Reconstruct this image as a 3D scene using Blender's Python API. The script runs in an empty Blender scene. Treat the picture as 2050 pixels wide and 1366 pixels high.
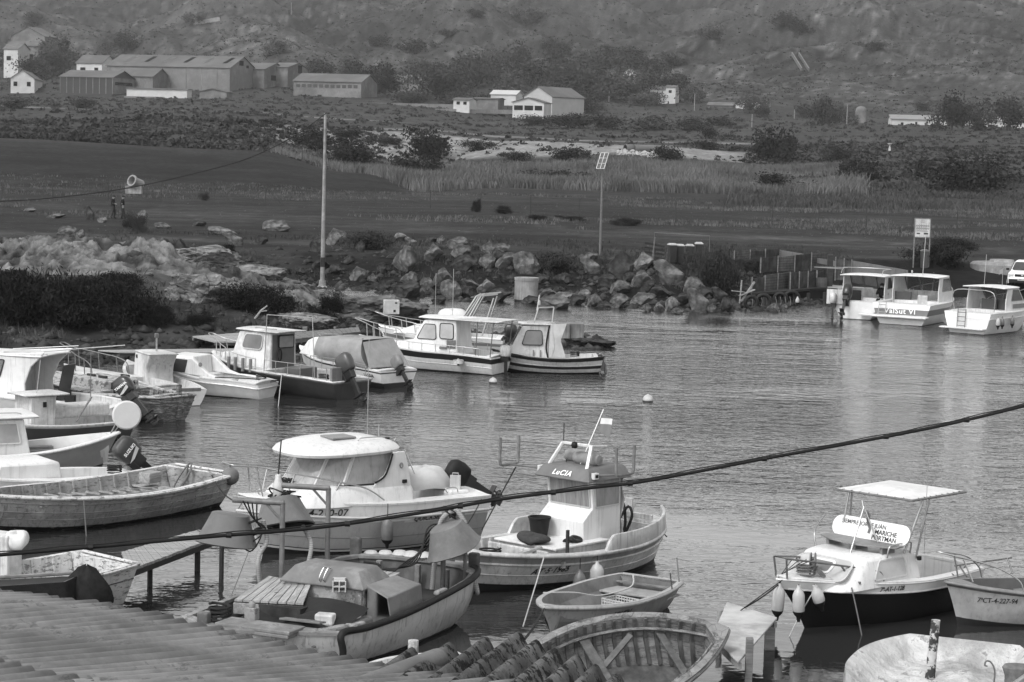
import bpy, bmesh, math, random
import numpy as np
from mathutils import Vector, Matrix, noise as mn
R_=random.Random(7)
S=bpy.context.scene; COL=S.collection
# ---------------------------------------------------------------- camera, world, sun, exposure
F_=4500.; H_=8.4; YH=270.; ROLL=math.radians(1.5)
PITCH=math.atan((683-YH)/F_)
cd=bpy.data.cameras.new('camera'); cam=bpy.data.objects.new('camera',cd); COL.objects.link(cam)
cd.sensor_width=36; cd.lens=36*F_/2050; cd.clip_start=.5; cd.clip_end=8000
_f=Vector((0,math.cos(PITCH),-math.sin(PITCH)));_r=Vector((1,0,0));_u=Vector((0,math.sin(PITCH),math.cos(PITCH)))
CR=math.cos(ROLL)*_r+math.sin(ROLL)*_u; CU=-math.sin(ROLL)*_r+math.cos(ROLL)*_u
m=Matrix((( CR.x,CU.x,-_f.x,0),(CR.y,CU.y,-_f.y,0),(CR.z,CU.z,-_f.z,H_),(0,0,0,1)))
cam.matrix_world=m; S.camera=cam
cd.dof.use_dof=False
SUN_EL=50; SUN_AZ=-140      # azimuth from +Y towards +X
w=bpy.data.worlds.new("World"); S.world=w; w.use_nodes=True
nt=w.node_tree; nt.nodes.clear()
sk=nt.nodes.new('ShaderNodeTexSky'); sk.sky_type='NISHITA'; sk.sun_disc=False
sk.sun_elevation=math.radians(SUN_EL); sk.sun_rotation=math.radians(SUN_AZ)
sk.air_density=1.5; sk.dust_density=2; sk.ozone_density=1; sk.altitude=0
bw=nt.nodes.new('ShaderNodeRGBToBW'); bg=nt.nodes.new('ShaderNodeBackground'); ow=nt.nodes.new('ShaderNodeOutputWorld')
nt.links.new(sk.outputs[0],bw.inputs[0]); nt.links.new(bw.outputs[0],bg.inputs[0]); bg.inputs[1].default_value=.15
nt.links.new(bg.outputs[0],ow.inputs[0])
sd=bpy.data.lights.new('sun','SUN'); sd.energy=.85; sd.angle=math.radians(15); sun=bpy.data.objects.new('sun',sd); COL.objects.link(sun)
_az=math.radians(SUN_AZ);_el=math.radians(SUN_EL)
SD=Vector((math.sin(_az)*math.cos(_el),math.cos(_az)*math.cos(_el),math.sin(_el)))
sun.rotation_euler=SD.to_track_quat('Z','Y').to_euler()
S.view_settings.view_transform='Standard'; S.view_settings.look='None'; S.view_settings.exposure=1.06; S.view_settings.gamma=1
S.render.engine='CYCLES'; S.cycles.max_bounces=6; S.cycles.volume_bounces=0; S.cycles.transparent_max_bounces=6

# ---------------------------------------------------------------- picture <-> world helpers
def ray(px,py): return _f+((px-1025)/F_)*CR+((683-py)/F_)*CU
CO=Vector((0,0,H_))
def P(px,py,z=0.):
    d=ray(px,py); t=(z-H_)/d.z; return CO+d*t
def Pd(px,py,dist):
    d=ray(px,py); return CO+d*(dist/d.y)
def proj(p):
    v=Vector(p)-CO; dd=v.dot(_f); return 1025+F_*v.dot(CR)/dd, 683-F_*v.dot(CU)/dd
# ---------------------------------------------------------------- tagging
def tag(o,label=None,cat=None,group=None,kind=None):
    if label:o['label']=label
    if cat:o['category']=cat
    if group:o['group']=group
    if kind:o['kind']=kind
    return o
def empty(name,loc=(0,0,0),rz=0,label=None,cat=None,group=None):
    o=bpy.data.objects.new(name,None); COL.objects.link(o); o.location=loc; o.rotation_euler=(0,0,rz); o.empty_display_size=.2
    return tag(o,label,cat,group)
# ---------------------------------------------------------------- mesh builder
class MB:
    def __init__(s): s.v=[];s.f=[];s.m=[];s.uv={}
    def add(s,vs,fs,m=0):
        b=len(s.v); s.v+= [tuple(p) for p in vs]; s.f+=[tuple(i+b for i in f) for f in fs]; s.m+=[m]*len(fs); return b
    def box(s,c,sz,rz=0,m=0,rot=None,tap=1):
        x,y,z=[a/2 for a in sz]; Rm=rot if rot is not None else Matrix.Rotation(rz,3,'Z')
        vs=[]
        for k in(-1,1):
            t=tap if k>0 else 1
            for a,b in((-1,-1),(1,-1),(1,1),(-1,1)): vs.append(Vector(c)+Rm@Vector((a*x*t,b*y*t,k*z)))
        return s.add(vs,[(0,3,2,1),(4,5,6,7),(0,1,5,4),(1,2,6,5),(2,3,7,6),(3,0,4,7)],m)
    def beam(s,a,b,w,h,m=0,up=(0,0,1)):
        a=Vector(a);b=Vector(b);d=(b-a); L=d.length
        if L<1e-6:return
        x=d/L; upv=Vector(up)
        if abs(x.dot(upv))>.99: upv=Vector((1,0,0))
        y=upv.cross(x).normalized(); z=x.cross(y)
        Rm=Matrix((x,y,z)).transposed(); s.box((a+b)/2,(L,w,h),rot=Rm,m=m)
    def tube(s,pts,r,n=8,m=0,closed=False,cap=True):
        pts=[Vector(p) for p in pts]; N=len(pts); rs=r if isinstance(r,(list,tuple)) else [r]*N
        T=[]
        for i in range(N):
            a=pts[i-1] if (i>0 or closed) else pts[i]; b=pts[(i+1)%N] if (i<N-1 or closed) else pts[i]
            t=(b-a); T.append(t.normalized() if t.length>1e-9 else Vector((0,0,1)))
        up=Vector((0,0,1)) if abs(T[0].z)<.9 else Vector((1,0,0))
        vs=[];nrm=(up-T[0]*up.dot(T[0])).normalized()
        for i in range(N):
            nrm=(nrm-T[i]*nrm.dot(T[i]))
            nrm=nrm.normalized() if nrm.length>1e-6 else T[i].orthogonal().normalized()
            bi=T[i].cross(nrm)
            for k in range(n):
                a=2*math.pi*k/n; vs.append(pts[i]+(nrm*math.cos(a)+bi*math.sin(a))*rs[i])
        fs=[]
        for i in range(N if closed else N-1):
            j=(i+1)%N
            for k in range(n): fs.append((i*n+k,i*n+(k+1)%n,j*n+(k+1)%n,j*n+k))
        if cap and not closed: fs.append(tuple(range(n))[::-1]); fs.append(tuple((N-1)*n+k for k in range(n)))
        s.add(vs,fs,m)
    def lathe(s,prof,c=(0,0,0),n=20,m=0,rot=None,sx=1,sy=1,cap=True):
        vs=[];c=Vector(c)
        for r,z in prof:
            for k in range(n):
                a=2*math.pi*k/n; p=Vector((r*math.cos(a)*sx,r*math.sin(a)*sy,z))
                vs.append(c+(rot@p if rot is not None else p))
        fs=[]
        for i in range(len(prof)-1):
            for k in range(n): fs.append((i*n+k,i*n+(k+1)%n,(i+1)*n+(k+1)%n,(i+1)*n+k))
        if cap:
            if prof[0][0]>1e-4: fs.append(tuple(range(n))[::-1])
            if prof[-1][0]>1e-4: fs.append(tuple((len(prof)-1)*n+k for k in range(n)))
        s.add(vs,fs,m)
    def prism(s,poly,vec,m=0):
        n=len(poly); vec=Vector(vec); vs=[Vector(p) for p in poly]; vs+= [p+vec for p in vs]
        s.add(vs,[tuple(range(n))[::-1],tuple(range(n,2*n))]+[(i,(i+1)%n,(i+1)%n+n,i+n) for i in range(n)],m)
    def grid(s,rows,m=0,closed=False):
        nr=len(rows);nc=len(rows[0]); vs=[p for r in rows for p in r]; fs=[]
        for i in range(nr-1):
            for j in range(nc if closed else nc-1): fs.append((i*nc+j,i*nc+(j+1)%nc,(i+1)*nc+(j+1)%nc,(i+1)*nc+j))
        return s.add(vs,fs,m)
    def build(s,name,mats,parent=None,smooth=None,bevel=0,loc=None,fixn=True,uv=None,sub=0):
        me=bpy.data.meshes.new(name); me.from_pydata(s.v,[],s.f)
        if not isinstance(mats,(list,tuple)): mats=[mats]
        for a in mats: me.materials.append(a)
        if any(s.m): me.polygons.foreach_set('material_index',s.m)
        if uv is not None:
            l=me.uv_layers.new(name='UVMap')
            for i,lp in enumerate(me.loops): l.data[i].uv=uv[lp.vertex_index]
        if fixn:
            bm=bmesh.new(); bm.from_mesh(me); bmesh.ops.recalc_face_normals(bm,faces=bm.faces); bm.to_mesh(me); bm.free()
        o=bpy.data.objects.new(name,me); COL.objects.link(o)
        if parent is not None:o.parent=parent
        if loc is not None:o.location=loc
        if bevel:
            b=o.modifiers.new('b','BEVEL'); b.width=bevel; b.segments=2; b.limit_method='ANGLE'; b.angle_limit=math.radians(40)
        if sub:
            q=o.modifiers.new('s','SUBSURF'); q.levels=sub; q.render_levels=sub
        if smooth is not None:
            me.polygons.foreach_set('use_smooth',[True]*len(me.polygons))
            if smooth<180:
                try: me.set_sharp_from_angle(angle=math.radians(smooth))
                except Exception: pass
        return o
# ---------------------------------------------------------------- materials
_MC={}
def M(name,v=.5,var=.15,sc=4.,rough=.5,bump=0.,bsc=None,bd=.02,streak=0.,peel=None,peelv=.2,peelsc=6.,pst=(1,1,1),zs=None,vs=None,stretch=(1,1,1),metal=0.,dirt=0.,wave=None,attr=None,coords='Object',trans=0.,crack=0.):
    if name in _MC:return _MC[name]
    mt=bpy.data.materials.new(name); mt.use_nodes=True; t=mt.node_tree; N=t.nodes; Lk=t.links
    b=N['Principled BSDF']; b.inputs['Roughness'].default_value=rough; b.inputs['Metallic'].default_value=metal
    if rough>=.75: b.inputs['Specular IOR Level'].default_value=.06
    elif rough>=.6: b.inputs['Specular IOR Level'].default_value=.2
    tc=N.new('ShaderNodeTexCoord')
    def mp(st):
        q=N.new('ShaderNodeMapping'); q.inputs['Scale'].default_value=st; Lk.new(tc.outputs[coords],q.inputs[0]); return q.outputs[0]
    def nz(vec,scale,det=4,r=.6):
        q=N.new('ShaderNodeTexNoise'); q.inputs['Scale'].default_value=scale; q.inputs['Detail'].default_value=det; q.inputs['Roughness'].default_value=r; Lk.new(vec,q.inputs[0]); return q.outputs[0]
    def rng(x,a,b_,c,d,sm=False):
        q=N.new('ShaderNodeMapRange'); q.inputs[1].default_value=a;q.inputs[2].default_value=b_;q.inputs[3].default_value=c;q.inputs[4].default_value=d
        if sm:q.interpolation_type='SMOOTHSTEP'
        Lk.new(x,q.inputs[0]); return q.outputs[0]
    def mul(a,c):
        q=N.new('ShaderNodeMath'); q.operation='MULTIPLY'
        for i,x in enumerate((a,c)):
            if isinstance(x,(int,float)): q.inputs[i].default_value=x
            else: Lk.new(x,q.inputs[i])
        return q.outputs[0]
    def mix(fac,a,c):
        q=N.new('ShaderNodeMix'); q.data_type='FLOAT'
        Lk.new(fac,q.inputs[0])
        for i,x in ((2,a),(3,c)):
            if isinstance(x,(int,float)): q.inputs[i].default_value=x
            else: Lk.new(x,q.inputs[i])
        return q.outputs[0]
    vec=mp(stretch)
    cur=v
    if zs or vs:
        se=N.new('ShaderNodeSeparateXYZ'); Lk.new(tc.outputs['UV'] if vs else tc.outputs['Object'],se.inputs[0])
        src=se.outputs[1] if vs else se.outputs[2]; st=vs or zs
        wob=nz(mp((1,1,1)),3.,2); 
        ad=N.new('ShaderNodeMath'); ad.operation='MULTIPLY_ADD'; Lk.new(wob,ad.inputs[0]); ad.inputs[1].default_value=.02; Lk.new(src,ad.inputs[2]); src=ad.outputs[0]
        cur=st[0][1]
        for z0,val in st[1:]:
            cur=mix(rng(src,z0-.004,z0+.004,0,1),cur,val)
    if attr:
        q=N.new('ShaderNodeAttribute'); q.attribute_name=attr; cur=q.outputs['Fac']
    if wave:  # (scale, direction, dark)
        q=N.new('ShaderNodeTexWave'); q.inputs['Scale'].default_value=wave[0]; q.bands_direction=wave[1]; q.inputs['Distortion'].default_value=wave[3] if len(wave)>3 else 0; Lk.new(tc.outputs['Object'],q.inputs[0])
        cur=mul(cur,rng(q.outputs['Fac'],0,.25,wave[2],1))
    n1=nz(vec,sc)
    cur=mul(cur,rng(n1,.3,.7,1-var,1+var*.5))
    if dirt: cur=mul(cur,rng(nz(vec,sc*.23,6,.7),.42,.62,1-dirt,1,True))
    if streak:
        cur=mul(cur,rng(nz(mp((7,7,.35)),2.,4,.7),.5,.68,1,1-streak,True))
    if peel:
        pn=nz(mp(pst),peelsc,8,.72); fac=rng(pn,peel-.012,peel+.012,0,1)
        wd=mul(peelv,rng(nz(mp((2,2,14)),8,4,.7),.3,.7,.55,1.35))
        cur=mix(fac,cur,wd)
    if crack:
        q=N.new('ShaderNodeTexVoronoi'); q.feature='DISTANCE_TO_EDGE'; q.inputs['Scale'].default_value=crack; Lk.new(mp(pst),q.inputs[0])
        cur=mul(cur,rng(q.outputs[0],0,.03,.45,1))
    if isinstance(cur,(int,float)): b.inputs['Base Color'].default_value=(cur,cur,cur,1)
    else: Lk.new(cur,b.inputs['Base Color'])
    if bump:
        q=N.new('ShaderNodeBump'); q.inputs['Strength'].default_value=bump; q.inputs['Distance'].default_value=bd
        Lk.new(nz(vec,bsc or sc*2,6,.65),q.inputs['Height']); Lk.new(q.outputs[0],b.inputs['Normal'])
    if trans:
        tr=N.new('ShaderNodeBsdfTransparent'); mx=N.new('ShaderNodeMixShader'); mx.inputs[0].default_value=trans
        Lk.new(b.outputs[0],mx.inputs[1]); Lk.new(tr.outputs[0],mx.inputs[2]); Lk.new(mx.outputs[0],N['Material Output'].inputs[0])
    _MC[name]=mt; return mt
WHITE=M('gelcoat_white',.66,.06,3,rough=.32,dirt=.16,streak=.22)
WHITE2=M('paint_white_worn',.57,.14,5,rough=.5,dirt=.32,streak=.35)
WPEEL=M('paint_white_peeling',.55,.15,5,rough=.65,peel=.56,peelv=.2,peelsc=7,pst=(1,1,2.5),streak=.3,bump=.3)
GREYP=M('paint_grey',.2,.12,5,rough=.5,dirt=.2,streak=.2)
LGREY=M('paint_light_grey',.50,.1,5,rough=.45,dirt=.15,streak=.2)
DARK=M('paint_dark',.02,.2,5,rough=.3)
BLACK=M('rubber_black',.015,.3,8,rough=.6)
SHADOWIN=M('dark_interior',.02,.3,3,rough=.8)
STEEL=M('steel_tube',.42,.1,10,rough=.3,metal=.8)
STEELD=M('steel_dull',.16,.25,12,rough=.45,metal=.5)
PIPE=M('pipe_painted_grey',.17,.25,9,rough=.55,dirt=.3)
ROPE=M('rope_grey',.16,.4,60,rough=.9)
ROPEL=M('rope_pale',.45,.3,60,rough=.9)
ROPED=M('rope_dark',.03,.3,60,rough=.9)
WOOD=M('wood_weathered',.20,.35,3,rough=.85,stretch=(1,12,12),bump=.4,bsc=6,dirt=.3)
WOODX=M('wood_weathered_pale',.34,.3,3,rough=.85,stretch=(1,12,12),bump=.4,bsc=6,dirt=.25)
WOODD=M('wood_dark_wet',.035,.35,4,rough=.6,stretch=(1,6,6),bump=.3)
GLASS=M('glass_dark',.05,.3,2,rough=.06)
GLASSM=M('glass_mid',.16,.35,1.5,rough=.06)
GLASSL=M('glass_painted_daylight',.34,.35,1.2,rough=.06)  # opaque pane; daylight seen through the cabin is put into its pale grey
PLAST=M('plastic_sheet',.36,.3,2.5,rough=.25,bump=.5,bsc=3)
CANVAS=M('canvas_white',.64,.1,6,rough=.9,bump=.6,bsc=5,dirt=.18)
CANVASG=M('canvas_grey',.17,.2,4,rough=.8,bump=.6,bsc=4)
FEND=M('fender_white',.46,.1,8,rough=.45,dirt=.2)
FENDD=M('fender_grey',.12,.3,6,rough=.5)
CONC=M('concrete',.30,.2,4,rough=.85,bump=.3,dirt=.3,streak=.25)
INK=M('lettering_black',.02,.1,5,rough=.5)
INKW=M('lettering_white',.8,.05,5,rough=.5)
SKIN=M('skin',.22,.1,9,rough=.6)
CLOTHD=M('cloth_black',.018,.3,20,rough=.95)
CLOTHG=M('cloth_grey',.05,.3,20,rough=.95)
# ---------------------------------------------------------------- numpy value noise
_lat=np.random.RandomState(3).rand(256,256)
def vn(x,y):
    x=np.asarray(x,float);y=np.asarray(y,float)
    xi=np.floor(x).astype(int);yi=np.floor(y).astype(int);fx=x-xi;fy=y-yi
    fx=fx*fx*(3-2*fx);fy=fy*fy*(3-2*fy)
    a=_lat[xi&255,yi&255];b=_lat[(xi+1)&255,yi&255];c=_lat[xi&255,(yi+1)&255];d=_lat[(xi+1)&255,(yi+1)&255]
    return (a*(1-fx)+b*fx)*(1-fy)+(c*(1-fx)+d*fx)*fy
def fbm(x,y,o=4):
    s=0;a=.5
    for i in range(o): s=s+a*(vn(x*2**i+17.3*i,y*2**i+5.1*i)-.5)*2; a*=.5
    return s
def sst(a,b,x):
    t=np.clip((x-a)/(b-a),0,1); return t*t*(3-2*t)
# ================================================================ TERRAIN
YHX=lambda px: 270+(px-1025)*.0262
_T={ -600:[(0,1.3),(245,1.3),(310,5.7),(400,6.7),(450,8.7),(550,11.6),(750,16.5),(900,27),(1100,48),(1400,84),(1800,140),(2600,345)],
 0:[(0,1.3),(245,1.3),(310,5.7),(400,6.7),(450,8.7),(550,11.6),(750,16.5),(900,27),(1100,48),(1400,84),(1800,140),(2600,345)],
 500:[(0,1.3),(252,1.3),(312,5.3),(330,5.0),(345,3.6),(400,6.7),(450,10.2),(550,12.2),(750,18),(900,29.6),(1100,49),(1400,88),(1800,145),(2600,350)],
 700:[(0,1.3),(262,1.3),(290,2.9),(305,2.7),(325,1.8),(360,2),(400,3.6),(440,8.5),(500,10.2),(600,12.4),(750,18),(900,29),(1100,49),(1400,86),(1800,142),(2600,350)],
 850:[(0,1.3),(264,1.3),(340,1.5),(400,3.2),(440,8.4),(500,9.5),(600,11.7),(750,16.7),(900,27),(1100,48),(1400,85),(1800,140),(2600,350)],
 1000:[(0,1.3),(300,1.5),(380,2.6),(430,7.2),(500,8.3),(600,10.3),(750,15),(900,26),(1100,47),(1400,84),(1800,140),(2600,350)],
 1250:[(0,1.3),(300,1.5),(370,3.3),(420,6.8),(500,8),(600,10.3),(750,14.6),(900,25),(1100,46),(1400,88),(1800,150),(2600,360)],
 1500:[(0,1.3),(280,1.5),(340,2.6),(400,4.3),(440,6.8),(520,8.6),(600,10.7),(750,15.4),(900,29),(1100,52),(1400,96),(1800,160),(2600,365)],
 1800:[(0,1.3),(260,1.5),(300,2.1),(380,5),(450,7.9),(550,10.2),(650,13),(800,18),(900,30),(1100,58),(1400,105),(1800,170),(2600,365)],
 2050:[(0,1.3),(270,1.4),(300,1.9),(350,4.2),(420,7.6),(550,10.2),(650,13),(800,18),(900,30),(1100,60),(1400,110),(1800,175),(2600,365)],
 2700:[(0,1.3),(270,1.4),(300,1.9),(350,4.2),(420,7.6),(550,10.2),(650,13),(800,18),(900,30),(1100,60),(1400,110),(1800,175),(2600,365)]}  # unseen far crest raised so the water mirrors dark hillside, not sky
_tx=sorted(_T); 
SHORE=[(3600,600),(2500,603),(2050,603),(1900,600),(1760,602),(1640,614),(1480,624),(1400,628),(1300,622),(1200,611),(1100,603),(1040,593),(960,607),(900,603),(850,598),(760,588),(700,580),(655,578),(690,598),(760,612),(850,640),(900,662),(980,668),(1060,668),(1150,668),(1205,680),(1215,690),(1180,700),(1080,700),(950,697),(800,690),(720,700),(640,712),(560,722),(480,728),(400,722),(300,724),(200,735),(100,748),(0,762),(-500,830),(-2500,1000)]
SHW=[P(a,b,0).xy for a,b in SHORE]
_poly=np.array([tuple(q) for q in SHW]+[(-3000,SHW[-1][1]),(-3000,3000),(3000,3000),(3000,SHW[0][1])])
def sdist(X,Y):
    X=np.asarray(X,float);Y=np.asarray(Y,float)
    dmin=np.full(X.shape,1e9); ins=np.zeros(X.shape,bool); n=len(_poly)
    for i in range(n):
        ax,ay=_poly[i];bx,by=_poly[(i+1)%n]
        dx,dy=bx-ax,by-ay; L=dx*dx+dy*dy+1e-12
        t=np.clip(((X-ax)*dx+(Y-ay)*dy)/L,0,1)
        dmin=np.minimum(dmin,np.hypot(X-ax-t*dx,Y-ay-t*dy))
        c=((ay>Y)!=(by>Y)); xx=ax+(Y-ay)*dx/(dy if abs(dy)>1e-12 else 1e-12); ins^= c&(X<xx)
    return np.where(ins,dmin,-dmin)
def colpx(X,Y): return 1025+F_*np.asarray(X)/np.asarray(Y)
def hz(X,Y,detail=True):
    X=np.asarray(X,float);Y=np.asarray(Y,float); px=colpx(X,Y)
    cols=np.array([np.interp(Y,[a for a,b in _T[c]],[b for a,b in _T[c]]) for c in _tx])
    k=np.clip(np.searchsorted(_tx,px)-1,0,len(_tx)-2); xa=np.array(_tx)
    t=np.clip((px-xa[k])/(xa[k+1]-xa[k]),0,1); t=t*t*(3-2*t)
    if X.ndim==0: z=cols[k]*(1-t)+cols[k+1]*t
    else:
        z=np.take_along_axis(cols,k[None],0)[0]*(1-t)+np.take_along_axis(cols,k[None]+1,0)[0]*t
    # rocky ledge on the left headland
    cr=np.interp(px,[-600,0,150,330,400,500,570,650],[1.0,.95,1.05,1.25,1.2,.75,.35,0])
    # hill relief
    hm=sst(760,1200,Y)
    z=z+hm*(30*fbm(X*.0045+3,Y*.0035,4)+30*(np.abs(fbm(X*.010+.003*Y,Y*.006,3))-.25)+9*(np.abs(fbm(X*.035+.008*Y,Y*.018+2,3))-.2)+3.2*fbm(X*.05,Y*.04,3)+1.1*fbm(X*.2,Y*.12,2))
    mid=sst(360,460,Y)*(1-hm)
    z=z+mid*(.9*fbm(X*.03,Y*.03,3))
    z=z+.10*fbm(X*.15,Y*.12,3)*sst(60,130,Y)*(1-sst(240,300,Y))
    # gullied pale slope
    g=np.exp(-((Y-418)/22)**2)*sst(580,700,px)*(1-sst(1450,1560,px)); z=z+g*.8*np.abs(fbm(X*.12,Y*.02,3))
    s=sdist(X,Y)
    lim=np.where(s>0,1.55*sst(0,17,s)+np.maximum(s-12,0)*.35+.14*fbm(X*.8,Y*.8,3)*sst(0,3,s),np.maximum(s*.35,-1.5))-.04
    return np.minimum(z,lim)+cr*np.exp(-((Y-104)/5.)**2)*(1+.35*fbm(X*.4,Y*.4,3))*sst(.3,4,s)
def gz(x,y): return float(hz(np.array([x]),np.array([y]))[0])
_dd=np.concatenate([np.arange(40,300,.35),np.arange(300,900,1.2),np.arange(900,2500,6)])
def hit(px,py,dmin=60,dmax=2500):
    d=ray(px,py); t=_dd[(_dd>=dmin)&(_dd<=dmax)]
    X=d.x/d.y*t; Z=H_+d.z/d.y*t; h=hz(X,t); w=np.nonzero(Z<=h)[0]
    k=w[0] if len(w) else len(t)-1
    return Vector((X[k],t[k],h[k]))
def gat(px,dist):
    X=(px-1025)/F_*dist; return Vector((X,dist,gz(X,dist)))
def fastmesh(name,co,quads,mats,tris=False,attr=None,smooth=True):
    me=bpy.data.meshes.new(name); k=quads.shape[1]
    me.vertices.add(len(co)); me.vertices.foreach_set('co',np.ascontiguousarray(co,dtype=np.float32).ravel())
    me.loops.add(quads.size); me.loops.foreach_set('vertex_index',quads.astype(np.int32).ravel())
    me.polygons.add(len(quads)); me.polygons.foreach_set('loop_start',np.arange(0,quads.size,k,dtype=np.int32)); me.polygons.foreach_set('loop_total',np.full(len(quads),k,dtype=np.int32))
    for m_ in mats: me.materials.append(m_)
    me.update(); me.validate()
    if smooth: me.polygons.foreach_set('use_smooth',np.ones(len(me.polygons),bool))
    if attr is not None:
        a=me.attributes.new('alb','FLOAT','POINT'); a.data.foreach_set('value',attr.astype(np.float32))
    o=bpy.data.objects.new(name,me); COL.objects.link(o); return o
_az=np.arange(-.40,.4001,.0011); _rr=[52.]
while _rr[-1]<2600: _rr.append(_rr[-1]*1.0058)
_rr=np.array(_rr); AZ,RR=np.meshgrid(_az,_rr); X=AZ*RR; Y=RR; Z=hz(X,Y)
px=colpx(X,Y); s=sdist(X,Y)
n1=fbm(X*.05,Y*.05,4); n2=fbm(X*.4,Y*.25,4); n3=fbm(X*.012,Y*.012,4)
alb=.055+.012*n1+.02*np.maximum(n2,0)                      # dark sandy field
alb=alb*(1+.35*fbm(X*.015,Y*.35,3)*sst(130,150,Y))+.014*(vn(X*.9,Y*.5)>.86)
alb=alb+.05*np.exp(-((Y-(176+12*n3-.02*(px-1000)))/6)**2)*sst(.0,.5,n2+.3)*.6
dune=sst(246,262,Y)*(1-sst(318,330,Y))*(1-sst(760,830,px)); alb=alb*(1-dune)+.040*dune
beach=(1-sst(5,16,s))*(Y<120); alb=alb*(1-beach)+beach*(.05+.05*np.maximum(n2,0))
ledge=np.exp(-((Y-104)/7)**2)*(1-sst(600,680,px)); alb=alb*(1-ledge)+ledge*(.20+.09*n2)
reed=sst(285,330,Y)*(1-sst(385,400,Y)); alb=alb*(1-reed)+reed*.065
mid=sst(385,400,Y); alb=alb*(1-mid)+mid*(.06+.035*np.maximum(n1,0)+.05*np.maximum(n2-.15,0))
ch=sst(394,402,Y)*(1-sst(436,442,Y))*sst(430,620,px)*(1-sst(1440,1540,px))*sst(-.5,-.15,fbm(X*.09,Y*.05,4)+.1); alb=alb*(1-ch)+ch*(.30+.12*n2)
rd=np.exp(-((Y-(472+.02*(px-1000)))/5)**2)*sst(600,750,px)*(1-sst(1480,1600,px))+np.exp(-((Y-560)/7)**2)*(1-sst(720,820,px)); rd=np.clip(rd,0,1); alb=alb*(1-rd)+rd*.27
pp=sst(898,912,px)*(1-sst(1000,1015,px))*sst(295,300,Y)*(1-sst(315,320,Y)); alb=alb*(1-pp)+pp*.30
rr_=np.exp(-((Y-(258+.01*(px-1800)))/4)**2)*sst(1560,1640,px); alb=alb*(1-rr_)+rr_*.24
hm=sst(760,900,Y); hc=.066+.025*n3+.04*n1+.055*n2+.10*np.maximum(n2-.35,0)+.22*np.maximum(fbm(X*.02+9,Y*.02,4)-.33,0); gly=np.abs(fbm(X*.010+.003*Y,Y*.006,3)); hc=hc-.020*(1-sst(.0,.22,gly))+.012*sst(.3,.6,gly); rk=sst(.42,.6,vn(X*.035,Y*.03))*np.maximum(fbm(X*.3,Y*.22,3)-.12,0); hc=hc+.28*rk; alb=alb*(1-hm)+hm*np.maximum(hc,.022)
fld=1-sst(262,300,Y)*(1-dune); tr=.5*np.exp(-((Y-(163+5*fbm(X*.02,Y*0,2)-.012*(px-1000)))/2.2)**2)+.5*np.exp(-((Y-(169+5*fbm(X*.02,Y*0,2)-.012*(px-1000)))/1.8)**2)+.7*np.exp(-((Y-(141+4*fbm(X*.03,Y*0,2)))/3.)**2); alb=alb*(1+.75*tr*fld); alb=alb*(.80-.22*fld*(1-ledge))*(1+.5*fld*np.maximum(-.5,fbm(X*.12,Y*.25+9,4))); bk=sst(0,1,s)*(1-sst(9,16,s))*sst(560,640,px)*(Y<160); alb=alb*(1-.5*bk); wet=(s<.6); alb=np.where(wet,.012,alb)
ny,nx=AZ.shape; co=np.stack([X,Y,Z],-1).reshape(-1,3)
ii=(np.arange(ny-1)[:,None]*nx+np.arange(nx-1)[None]).ravel(); q=np.stack([ii,ii+1,ii+nx+1,ii+nx],-1)
# drop deep under-water faces
keep=(s.ravel()[q].max(1)>-4); q=q[keep]
TM=M('ground_soil',.06,.45,1.3,rough=.95,attr='alb',bump=.5,bsc=3,bd=.12,dirt=.25)
ground=tag(fastmesh('ground',co,q,[TM],attr=alb.ravel()),kind='structure')
# ---- seabed and water
mb=MB(); mb.add([(-900,-30,-2.2),(900,-30,-2.2),(900,400,-2.2),(-900,400,-2.2)],[(0,1,2,3)])
tag(mb.build('seabed',M('seabed_mud',.02,rough=.9),fixn=False),kind='structure')
wm=bpy.data.materials.new('water'); wm.use_nodes=True; t=wm.node_tree; N=t.nodes; b=N['Principled BSDF']
b.inputs['Base Color'].default_value=(.022,.022,.022,1); b.inputs['Roughness'].default_value=.045; b.inputs['IOR'].default_value=1.36
tc=N.new('ShaderNodeTexCoord')
def wn(sc,det,sx,sy,rot=0):
    mp=N.new('ShaderNodeMapping'); mp.inputs['Scale'].default_value=(sx,sy,1); mp.inputs['Rotation'].default_value=(0,0,rot); t.links.new(tc.outputs['Object'],mp.inputs[0])
    n=N.new('ShaderNodeTexNoise'); n.inputs['Scale'].default_value=sc; n.inputs['Detail'].default_value=det; n.inputs['Roughness'].default_value=.55; t.links.new(mp.outputs[0],n.inputs[0]); return n.outputs[0]
def mth(op,a,c):
    q=N.new('ShaderNodeMath'); q.operation=op
    for i,x in enumerate((a,c)):
        if isinstance(x,(int,float)): q.inputs[i].default_value=x
        else: t.links.new(x,q.inputs[i])
    return q.outputs[0]
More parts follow.
